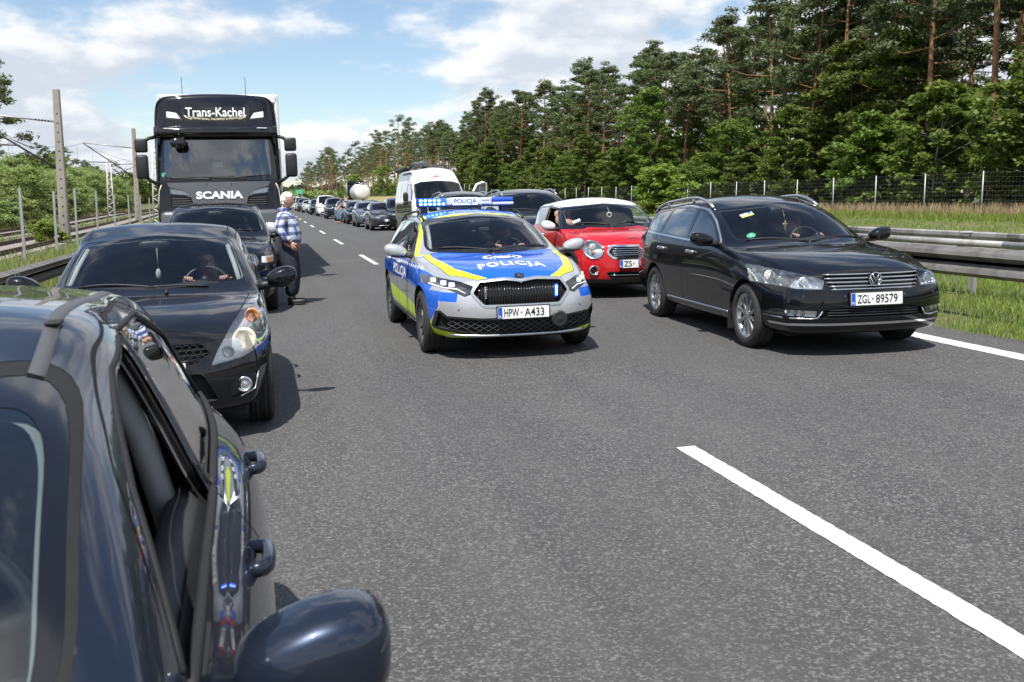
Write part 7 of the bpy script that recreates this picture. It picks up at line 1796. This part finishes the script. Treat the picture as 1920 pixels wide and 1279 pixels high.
def tanker():
    root = empty('tank_truck'); bm = bmesh.new(); lathe(bm, [(0, .0001), (.03, .5), (.12, .85), (.3, 1.02), (.6, 1.06), (8.5, 1.06), (8.8, .85), (8.9, .0001)], 32, 'Y', (0, 1.0, 2.35)); tk = from_bm('tank', bm, 'tank_white', root, recalc=True)
    for y in (1.7, 3.2, 4.8, 6.4, 8.0):
        bm = bmesh.new(); lathe(bm, [(-.05, 1.06), (-.05, 1.10), (.05, 1.10), (.05, 1.06)], 32, 'Y', (0, 1.0+y, 2.35)); from_bm('tank_band', bm, 'satin_metal', tk, recalc=True)
    bm = bmesh.new(); box(bm, (0, 2.2, 3.52), (.6, 2.0, .10), bev=.02)
    for s in (1, -1): tube(bm, [(s*.4, 1.3, 3.40), (s*.4, 1.3, 3.72), (s*.4, 6, 3.72), (s*.4, 6, 3.4)], .025, 6)
    from_bm('walkway', bm, 'satin_metal', root); bm = bmesh.new(); box(bm, (-.1, 10.9, 2.15), (2.4, 2.0, 3.3), bev=.12, seg=2); from_bm('cab', bm, 'paint_black', root); bm = bmesh.new(); box(bm, (-.1, 9.95, 3.72), (2.3, .12, .55), bev=.03); from_bm('deflector', bm, 'paint_black', root)
    bm = bmesh.new(); box(bm, (0, 6.5, .95), (.9, 11.5, .25)); box(bm, (0, 1.15, .75), (2.3, .1, .25)); from_bm('chassis', bm, 'under', root, smooth=False)
    wheel_set(root, [(s*1.18, y, s) for s in (1, -1) for y in (2.2, 3.5, 4.8, 11.2)], .50, .30, .29, 'single', 8, 'alloy_dark')
    return tag(root, 'white tank truck with black cab far back on the slip road', 'truck')
# ================================================================== PEOPLE
def skin(name, J, E, mats_, parent=None, sub=2, root_j=0, colour=None):
    me = bpy.data.meshes.new(name); names = list(J); me.from_pydata([J[k][0] for k in names], [(names.index(a), names.index(b)) for a, b in E], [])
    o = mesh_obj(name, me, parent); m = o.modifiers.new('k', 'SKIN'); m.use_smooth_shade = True; m.branch_smoothing = 0.6
    for i, k in enumerate(names):
        r = J[k][1]; me.skin_vertices[0].data[i].radius = r if isinstance(r, tuple) else (r, r); me.skin_vertices[0].data[i].use_root = (i == root_j)
    s = o.modifiers.new('s', 'SUBSURF'); s.levels = sub; s.render_levels = sub
    dg = bpy.context.evaluated_depsgraph_get(); new = bpy.data.meshes.new_from_object(o.evaluated_get(dg)); o.modifiers.clear(); o.data = new; new.name = name
    new.materials.clear()
    for q in (mats_ if isinstance(mats_, (list, tuple)) else [mats_]): new.materials.append(M[q])
    new.shade_smooth(); return o
def head_bm(bm, c, yaw=0.0, pitch=0.0, s=1.0):
    """face looks along -y before the turn"""
    Rm = Matrix.Rotation(yaw, 3, 'Z') @ Matrix.Rotation(pitch, 3, 'X'); c = Vector(c)
    r = bmesh.ops.create_uvsphere(bm, u_segments=28, v_segments=20, radius=1.0)
    for v in r['verts']:
        p = v.co; x, y, z = p.x*.075, p.y*.098, p.z*.118
        if z < 0: k = 1-.32*(-z/.118)**1.3; x *= k; y = y*(1-.18*(-z/.118)) if y > 0 else y*(1-.05*(-z/.118))
        if y < -.05:
            f = math.exp(-(x/.013)**2); nz_ = math.exp(-((z+.012)/.026)**2); y -= .026*f*nz_            # nose
            y += .010*math.exp(-((abs(x)-.032)/.014)**2)*math.exp(-((z-.016)/.012)**2)                     # eye sockets
            y -= .008*math.exp(-(x/.045)**2)*math.exp(-((z-.034)/.012)**2)                                # brow
            y -= .007*math.exp(-(x/.022)**2)*math.exp(-((z+.058)/.008)**2)                                # lips
            y -= .010*math.exp(-(x/.024)**2)*math.exp(-((z+.098)/.014)**2)                                # chin
        v.co = c+Rm @ (Vector((x, y, z))*s)
    for sd in (1, -1): ellipsoid(bm, c+Rm @ (Vector((sd*.077, .012, -.005))*s), (.010*s, .019*s, .030*s), 10, 8, rot=Rm)
    return Rm
def hand_bm(bm, wrist, d, palm_n, s=1.0, curl=.5):
    """palm, four fingers of unequal length and a thumb; d = finger direction"""
    d = Vector(d).normalized(); n = Vector(palm_n).normalized(); w_ = d.cross(n).normalized(); c = Vector(wrist)
    Rm = Matrix((w_, d, n)).transposed(); ellipsoid(bm, c+d*.045*s, (.038*s, .052*s, .015*s), 12, 8, .8, rot=Rm)
    for i, L in enumerate((.062, .074, .070, .055)):
        b = c+d*.088*s+w_*(.028-.0185*i)*s; m = b+(d*(1-.3*curl)+n*curl*.6)*L*.5*s; e = m+(d*(1-.9*curl)+n*curl*1.1)*L*.5*s; tube(bm, [b-d*.015*s, b, m, e], [.0095*s, .0095*s, .0085*s, .0065*s], 8)
    b = c+d*.025*s+w_*.034*s; m = b+(w_*.7+d*.7+n*.2)*.032*s; tube(bm, [b, m, m+(d*.9+n*.4)*.03*s], [.012*s, .0105*s, .008*s], 8)
def hair_bm(bm, c, Rm, s=1.0, front=-.045, low=-.03, thick=1.10, rough=.006, seed=1, full=False):
    r_ = random.Random(seed); r = bmesh.ops.create_uvsphere(bm, u_segments=30, v_segments=22, radius=1.0); kill = []
    for v in r['verts']:
        p = v.co; x, y, z = p.x*.075*thick, p.y*.098*thick+.006, p.z*.118*thick+.006
        keep = (z > .055 and y > -.085) or (y > front and z > low) or (y > .02 and z > low-.05)
        if not keep: kill.append(v)
        j = rough; v.co = Vector(c)+Rm @ (Vector((x+r_.uniform(-j, j), y+r_.uniform(-j, j), z+r_.uniform(-j, j)))*s)
    bmesh.ops.delete(bm, geom=kill, context='VERTS')
def glasses_bm(bm, c, Rm, s=1.0):
    c = Vector(c)
    for sd in (1, -1):
        tube(bm, [c+Rm @ (Vector((sd*.032+.024*math.cos(t), -.102, .016+.017*math.sin(t)))*s) for t in [2*math.pi*k/14 for k in range(15)]], .0028*s, 5, False); tube(bm, [c+Rm @ (Vector((sd*.056, -.098, .018))*s), c+Rm @ (Vector((sd*.080, -.02, .020))*s), c+Rm @ (Vector((sd*.080, .02, .012))*s)], .0025*s, 5)
    tube(bm, [c+Rm @ (Vector((-.009, -.106, .018))*s), c+Rm @ (Vector((.009, -.106, .018))*s)], .0025*s, 5)
def join_bm(o, bm):
    """append a bmesh's geometry into a mesh object (one body, one mesh)"""
    b = bmesh.new(); b.from_mesh(o.data); me = bpy.data.meshes.new('t'); bm.to_mesh(me); bm.free(); b.from_mesh(me); bpy.data.meshes.remove(me); b.to_mesh(o.data); b.free(); o.data.shade_smooth()
def standing_man():
    r0 = empty('person'); hc = (0, -.055, 1.625)
    J = {'pel': ((0, .02, .95), (.11, .10)), 'bel': ((0, -.04, 1.10), (.12, .11)), 'che': ((0, -.01, 1.31), (.14, .11)), 'nb': ((0, .035, 1.47), .065), 'nk': ((0, .0, 1.54), .056), 'hd': ((0, -.03, 1.60), .06)}
    E = [('pel', 'bel'), ('bel', 'che'), ('che', 'nb'), ('nb', 'nk'), ('nk', 'hd')]
    arms = {1: [(.18, .03, 1.42), (.255, .10, 1.17), (.235, -.06, .97)], -1: [(-.18, .03, 1.42), (-.27, .07, 1.16), (-.25, -.10, .98)]}; legs = {1: [(.095, .02, .90), (.10, -.02, .50), (.10, .05, .09)], -1: [(-.095, .02, .90), (-.11, -.03, .50), (-.105, .03, .09)]}
    for s in (1, -1):
        a, l = arms[s], legs[s]; J[f'sh{s}'] = (a[0], .072); J[f'el{s}'] = (a[1], .048); J[f'wr{s}'] = (a[2], .03); E += [('che', f'sh{s}'), (f'sh{s}', f'el{s}'), (f'el{s}', f'wr{s}')]
        J[f'hp{s}'] = (l[0], .07); J[f'kn{s}'] = (l[1], .05); J[f'an{s}'] = (l[2], .04); E += [('pel', f'hp{s}'), (f'hp{s}', f'kn{s}'), (f'kn{s}', f'an{s}')]
    body = skin('body', J, E, 'skin', r0); bm = bmesh.new(); Rm = head_bm(bm, hc, 0, .10)
    for s in (1, -1): w_ = Vector(arms[s][2]); hand_bm(bm, w_, (0, -.25, -1), (-s*1, -.2, 0), 1.0, .65)
    join_bm(body, bm)
    Js = {'w': ((0, -.02, .92), (.205, .195)), 'b': ((0, -.09, 1.07), (.225, .225)), 'c': ((0, -.02, 1.30), (.22, .175)), 'n': ((0, .03, 1.475), (.10, .095))}; Es = [('w', 'b'), ('b', 'c'), ('c', 'n')]
    for s in (1, -1):
        a = [Vector(p) for p in arms[s]]; Js[f's{s}'] = (tuple(a[0]), .100); Js[f'e{s}'] = (tuple(a[1]), .068); Js[f'f{s}'] = (tuple(a[1].lerp(a[2], .92)), .056); Es += [('c', f's{s}'), (f's{s}', f'e{s}'), (f'e{s}', f'f{s}')]
    skin('shirt', Js, Es, 'plaid', r0); bm = bmesh.new(); lathe(bm, [(1.46, .088), (1.50, .080), (1.525, .072), (1.515, .090), (1.47, .10)], 20, 'Z', (0, .022, 0)); from_bm('collar', bm, 'plaid', r0)
    Jt = {'w': ((0, -.02, 1.0), (.20, .19)), 'p': ((0, .02, .90), (.20, .18))}; Et = [('w', 'p')]
    for s in (1, -1):
        l = [Vector(p) for p in legs[s]]; Jt[f'h{s}'] = (tuple(l[0]+Vector((0, 0, -.10))), .155); Jt[f'k{s}'] = (tuple(l[1]), .122); Jt[f'm{s}'] = (tuple(l[1].lerp(l[2], .55)), .112); Jt[f'a{s}'] = (tuple(l[2]+Vector((0, -.01, .03))), .102); Et += [('p', f'h{s}'), (f'h{s}', f'k{s}'), (f'k{s}', f'm{s}'), (f'm{s}', f'a{s}')]
    skin('trousers', Jt, Et, 'trousers', r0)
    for s in (1, -1):
        x, y, z = legs[s][2]; bm = bmesh.new(); ellipsoid(bm, (x, y-.085, .045), (.048, .14, .045), 18, 10, .8); ellipsoid(bm, (x, y-.0, .07), (.043, .06, .065), 14, 8, .9); 
        for v in bm.verts: v.co.z = max(v.co.z, .022)
        sh = from_bm('shoe', bm, 'leather', r0); bm = bmesh.new(); ellipsoid(bm, (x, y-.085, .014), (.052, .148, .016), 18, 8, .7); from_bm('sole', bm, 'rubber', sh)
    bm = bmesh.new(); hair_bm(bm, hc, Rm, 1.0, .0, .0, 1.13, .007, 3); from_bm('hair', bm, 'hair_white', r0); bm = bmesh.new(); glasses_bm(bm, hc, Rm); from_bm('glasses', bm, 'wire_dark', r0)
    return tag(r0, 'white-haired man in blue plaid shirt and dark trousers standing beside the queued car', 'person')
def driver(label, x, y, z, wheel, top, hairmat, glasses=False, sc=1.0, hair=(0.0, -.02), yaw=0.0):
    """seated figure: hip at (x,y,z), hands on the steering wheel"""
    r0 = empty('person', (0, 0, 0)); o = Vector((x, y, z)); q = lambda a, b, c: tuple(o+Vector((a, b, c))*sc)
    wx, wy, wz = wheel; hc = o+Vector((0, -.06, .72))*sc
    J = {'p': (q(0, 0, .02), (.16*sc, .12*sc)), 'b': (q(0, .04, .22), (.15*sc, .115*sc)), 'c': (q(0, .05, .42), (.16*sc, .115*sc)), 'nb': (q(0, .06, .56), .06*sc), 'h': (q(0, .03, .66), .055*sc)}; E = [('p', 'b'), ('b', 'c'), ('c', 'nb'), ('nb', 'h')]; hands = []
    for s in (1, -1):
        hx = Vector((wx+s*.165, wy+.02, wz+.06)); sh = Vector(q(s*.18, .06, .50)); el = sh.lerp(hx, .5)+Vector((s*.08, .06, -.14))
        J[f's{s}'] = (tuple(sh), .068*sc); J[f'e{s}'] = (tuple(el), .046*sc); J[f'w{s}'] = (tuple(hx+Vector((0, .06, -.02))), .030*sc); J[f'k{s}'] = (q(s*.13, -.45, .06), .075*sc); J[f'a{s}'] = (q(s*.13, -.62, -.28), .05*sc)
        E += [('c', f's{s}'), (f's{s}', f'e{s}'), (f'e{s}', f'w{s}'), ('p', f'k{s}'), (f'k{s}', f'a{s}')]; hands.append((hx, s))
    body = skin('body', J, E, 'skin', r0, 1); bm = bmesh.new(); Rm = head_bm(bm, hc, yaw, .05, sc*1.05)
    for hx, s in hands: hand_bm(bm, hx+Vector((0, .05, -.02)), (-s*.25, -.75, .6), (0, -.6, -.8), sc, .9)
    join_bm(body, bm)
    Js = {k: (v[0], tuple(t*(1.7 if k in 'pb' else 1.4) for t in v[1]) if isinstance(v[1], tuple) else v[1]*1.4) for k, v in J.items() if k[0] in 'pbcnse' and k != 'nb'}; Es = [(a, b) for a, b in E if a in Js and b in Js]; skin('jacket', Js, Es, top, r0, 1)
    Jt = {'p': (J['p'][0], (.20*sc, .16*sc))}; Et = []
    for s in (1, -1):
        Jt[f'k{s}'] = (J[f'k{s}'][0], .105*sc); Jt[f'a{s}'] = (J[f'a{s}'][0], .075*sc); Et += [('p', f'k{s}'), (f'k{s}', f'a{s}')]
    skin('trousers', Jt, Et, 'trousers', r0, 1)
    bm = bmesh.new(); hair_bm(bm, hc, Rm, sc*1.05, hair[0], hair[1], 1.10, .005, 5); from_bm('hair', bm, hairmat, r0)
    if glasses: bm = bmesh.new(); glasses_bm(bm, hc, Rm, sc*1.08); from_bm('glasses', bm, 'black_print', r0)
    return tag(r0, label, 'person')
def passenger_foot():
    """passenger lying back with one bare foot up in the open window"""
    r0 = empty('person'); J = {'p': ((-.36, 2.0, .66), (.15, .12)), 'c': ((-.36, 2.22, 1.0), (.15, .11)), 'n': ((-.36, 2.30, 1.15), .055), 'k1': ((-.52, 1.66, 1.06), .07), 'a1': ((-.66, 1.86, 1.06), .036), 'k2': ((-.28, 1.6, .80), .07), 'a2': ((-.26, 1.45, .5), .045)}
    b = skin('body', J, [('p', 'c'), ('c', 'n'), ('p', 'k1'), ('k1', 'a1'), ('p', 'k2'), ('k2', 'a2')], 'skin', r0, 1); bm = bmesh.new(); head_bm(bm, (-.36, 2.30, 1.24), 0, -.1, .95)
    a, d = Vector((-.66, 1.87, 1.05)), Vector((-.10, -.04, 1.0)).normalized(); ellipsoid(bm, a+d*.05, (.036, .028, .08), 14, 10, .85); ellipsoid(bm, a+d*.13, (.044, .020, .05), 14, 8, .8)
    for i, L in enumerate((.040, .034, .031, .027, .022)): t = a+d*.165+Vector((.034-.017*i, 0, -.004*i)); tube(bm, [t, t+d*L*.6, t+d*L+Vector((0, -.008, 0))], [.0105-.001*i, .0105-.001*i, .007], 8)
    join_bm(b, bm); bm = bmesh.new(); hair_bm(bm, (-.36, 2.30, 1.24), Matrix.Identity(3), .95, 0, -.03, 1.1, .005, 8); from_bm('hair', bm, 'hair_dark', r0); Js = {'p': ((-.36, 2.0, .66), (.17, .14)), 'c': ((-.36, 2.22, 1.0), (.175, .13))}; skin('top', Js, [('p', 'c')], 'uniform_cloth', r0, 1)
    return tag(r0, 'passenger in the red hatchback resting a bare foot up in the open window', 'person')
def far_person(label, top, legs_m, hairm, pose='stand'):
    r0 = empty('person')
    if pose == 'stand': P = dict(pel=(0, 0, .92), che=(0, 0, 1.28), nb=(0, .01, 1.45), hd=(0, -.02, 1.58), sh=(.17, 0, 1.38), el=(.26, -.05, 1.16), wr=(.12, -.24, 1.26), kn=(.1, -.02, .5), an=(.1, .03, .08))
    else: P = dict(pel=(0, 0, .62), che=(0, -.14, .95), nb=(0, -.20, 1.10), hd=(0, -.28, 1.20), sh=(.17, -.16, 1.04), el=(.24, -.30, .82), wr=(.16, -.46, .74), kn=(.14, -.42, .60), an=(.12, -.46, .12))
    J = {'pel': (P['pel'], (.11, .09)), 'che': (P['che'], (.12, .09)), 'nb': (P['nb'], .06), 'hd': (P['hd'], .055)}; E = [('pel', 'che'), ('che', 'nb'), ('nb', 'hd')]
    for s in (1, -1):
        for a, b, r in (('che', 'sh', .068), ('sh', 'el', .046), ('el', 'wr', .032), ('pel', 'kn', .075), ('kn', 'an', .048)):
            p = P[b]; J[b+str(s)] = ((p[0]*s, p[1], p[2]), r); E.append((a if a in ('che', 'pel') else a+str(s), b+str(s)))
    b = skin('body', J, E, 'skin', r0, 1); bm = bmesh.new(); hc = Vector(P['hd'])+Vector((0, -.01, .06)); Rm = head_bm(bm, hc, 0, .3 if pose != 'stand' else .1)
    for s in (1, -1): p = Vector(J['wr'+str(s)][0]); hand_bm(bm, p, (-s*.5, -.8, .1), (0, 0, -1), 1.0, .6); a = J['an'+str(s)][0]; ellipsoid(bm, (a[0], a[1]-.07, .045), (.042, .12, .04), 12, 8, .8)
    join_bm(b, bm); k = ['pel', 'che', 'sh1', 'sh-1']; Js = {q: (J[q][0], tuple(t*1.55 for t in J[q][1]) if isinstance(J[q][1], tuple) else J[q][1]*1.5) for q in k}; skin('top', Js, [('pel', 'che'), ('che', 'sh1'), ('che', 'sh-1')], top, r0, 1)
    Jl = {'pel': (J['pel'][0], (.20, .16)), **{q: (J[q][0], J[q][1]*1.5) for q in ('kn1', 'kn-1', 'an1', 'an-1')}}; skin('trousers', Jl, [('pel', 'kn1'), ('pel', 'kn-1'), ('kn1', 'an1'), ('kn-1', 'an-1')], legs_m, r0, 1); bm = bmesh.new(); hair_bm(bm, hc, Rm, 1.0, 0, -.05, 1.16, .006, 4); from_bm('hair', bm, hairm, r0)
    return tag(r0, label, 'person')
# ================================================================== PLACEMENT
def put(o, x, y, yaw=0.0, s=1.0, dz=0.0):
    o.location = (x, y, KX*x+dz); o.rotation_euler = (0, -KX, R(yaw)); o.scale = (s, s, s); return o
def ride(p, car): p.location = car.location; p.rotation_euler = car.rotation_euler; p.scale = car.scale; return p
pc = put(police_car(), 2.42, 9.45, .3, 1.0)
ride(driver('police driver with a hand on the wheel inside the police car', .37, 2.34, .46, (.37, 2.02, .945), 'uniform_cloth', 'hair_dark'), pc)
vw = put(black_estate(), 5.64, 8.40, -2.6, 1.035)
ride(driver('driver barely seen behind the windscreen of the black estate car', .37, 2.46, .47, (.36, 2.06, .965), 'uniform_cloth', 'hair_dark'), vw)
rh = put(red_hatch(), 5.47, 14.35, -1.5, 1.08); ride(passenger_foot(), rh)
bh = put(black_hatch(), -.80, 6.72, 1.4, .985)
ride(driver('driver with dark hair and glasses at the wheel of the small black hatchback', .36, 2.06, .45, (.36, 1.82, .93), 'print_cloth', 'hair_dark', True, .95, (.0, -.06), .25), bh)
fc = put(front_dark_car(), -.82, -.34, 2.0, 1.0, -.02)
jp = put(suv('paint_black', 'black off-road car with round headlights between the truck and the black hatchback', None, True, 2), -.75, 14.4, .3, .98)
put(truck(), -.87, 20.5, .4, .965)
put(suv('paint_navy', 'dark blue off-road car with roof rails close behind the red hatchback', 'satin_metal', False, 1), 6.15, 21.3, -.5, 1.07)
put(suv('paint_navy', 'dark off-road car with roof rails just ahead of the camper van', 'satin_metal', False, 1), 5.75, 27.3, 0, 1.07)
put(camper(), 5.9, 33.8, 0, 1.04)
mn = put(standing_man(), .36, 15.85, 78, .985); mn.rotation_euler.x = -.075; mn.rotation_euler.y = 0
# queue behind the camper
P_ = {}
def q(kind, paint, label, x, y, s=1.0, yaw=0.0):
    k = (kind,)
    if k not in P_: P_[k] = o = far_car(kind, paint, label)
    else:
        o = copy_tree(P_[k]); src = P_[k]
        for c in [o]+list(o.children)+[g for c in o.children for g in c.children]:
            if c.type == 'MESH' and src['paint'] != paint:
                for sl in c.material_slots:
                    if sl.material == M[src['paint']]: sl.link = 'OBJECT'; sl.material = M[paint]
        tag(o, label)
    if k[0] and 'paint' not in P_[k].keys(): P_[k]['paint'] = paint
    return put(o, x, y, yaw, s)
q('suv', 'paint_black', 'black car half hidden behind the side of the camper van', 6.55, 48.5, .95)
q('hatch', 'paint_graphite', 'dark grey hatchback at the front of the queue visible beside the camper van', 5.75, 49.0, 1.0)
q('hatch', 'paint_steelblue', 'blue-grey car second in the queue behind the dark grey hatchback', 5.65, 56.0, 1.0)
q('hatch', 'paint_black', 'black car third in the queue with a man leaning beside it', 5.65, 63.0, 1.02)
q('hatch', 'paint_graphite', 'dark car with an open door next to the two people standing out', 5.6, 70.5, 1.05)
q('suv', 'paint_navy', 'large dark off-road car facing the camera behind the two people', 5.45, 81.0, 1.0)
q('van', 'paint_white', 'white van behind the large dark off-road car in the queue', 5.35, 94.0, 1.0)
q('suv', 'paint_black', 'black off-road car behind the white van in the queue', 5.1, 104.0, .95)
q('hatch', 'paint_white', 'small white car in the far queue behind the black off-road car', 5.2, 114.0, 1.0)
q('hatch', 'paint_silver', 'silver car in the far queue with bright bonnet', 4.9, 122.0, 1.05)
q('suv', 'paint_graphite', 'dark hood car in the far queue under the roof box', 4.7, 133.0, 1.0)
q('van', 'paint_silver', 'silver van in the far queue', 4.7, 146.0, 1.0)
q('van', 'paint_white', 'white van with open door at the far end of the queue', 4.3, 160.0, 1.05)
q('suv', 'paint_white', 'farthest white car of the queue seen past the man', 4.0, 180.0, 1.0)
q('hatch', 'paint_silver', 'tiny silver car at the very end of the queue', 4.2, 200.0, 1.0)
q('hatch', 'paint_steelblue', 'blue car roof on the slip road beside the tank truck', 9.6, 110.0, 1.0)
q('hatch', 'paint_black', 'dark car on the slip road below the white tank', 9.8, 96.0, 1.0)
put(tanker(), 12.3, 133, 0, 1.0)
put(far_person('far person in olive top with reddish hair standing between queued cars', 'olive_cloth', 'trousers', 'hair_red'), 6.0, 78.0, -10, 1.02)
put(far_person('far man in teal shirt leaning on a queued car', 'teal_cloth', 'denim', 'hair_dark', 'sit'), 5.05, 67.3, -60, 1.25)
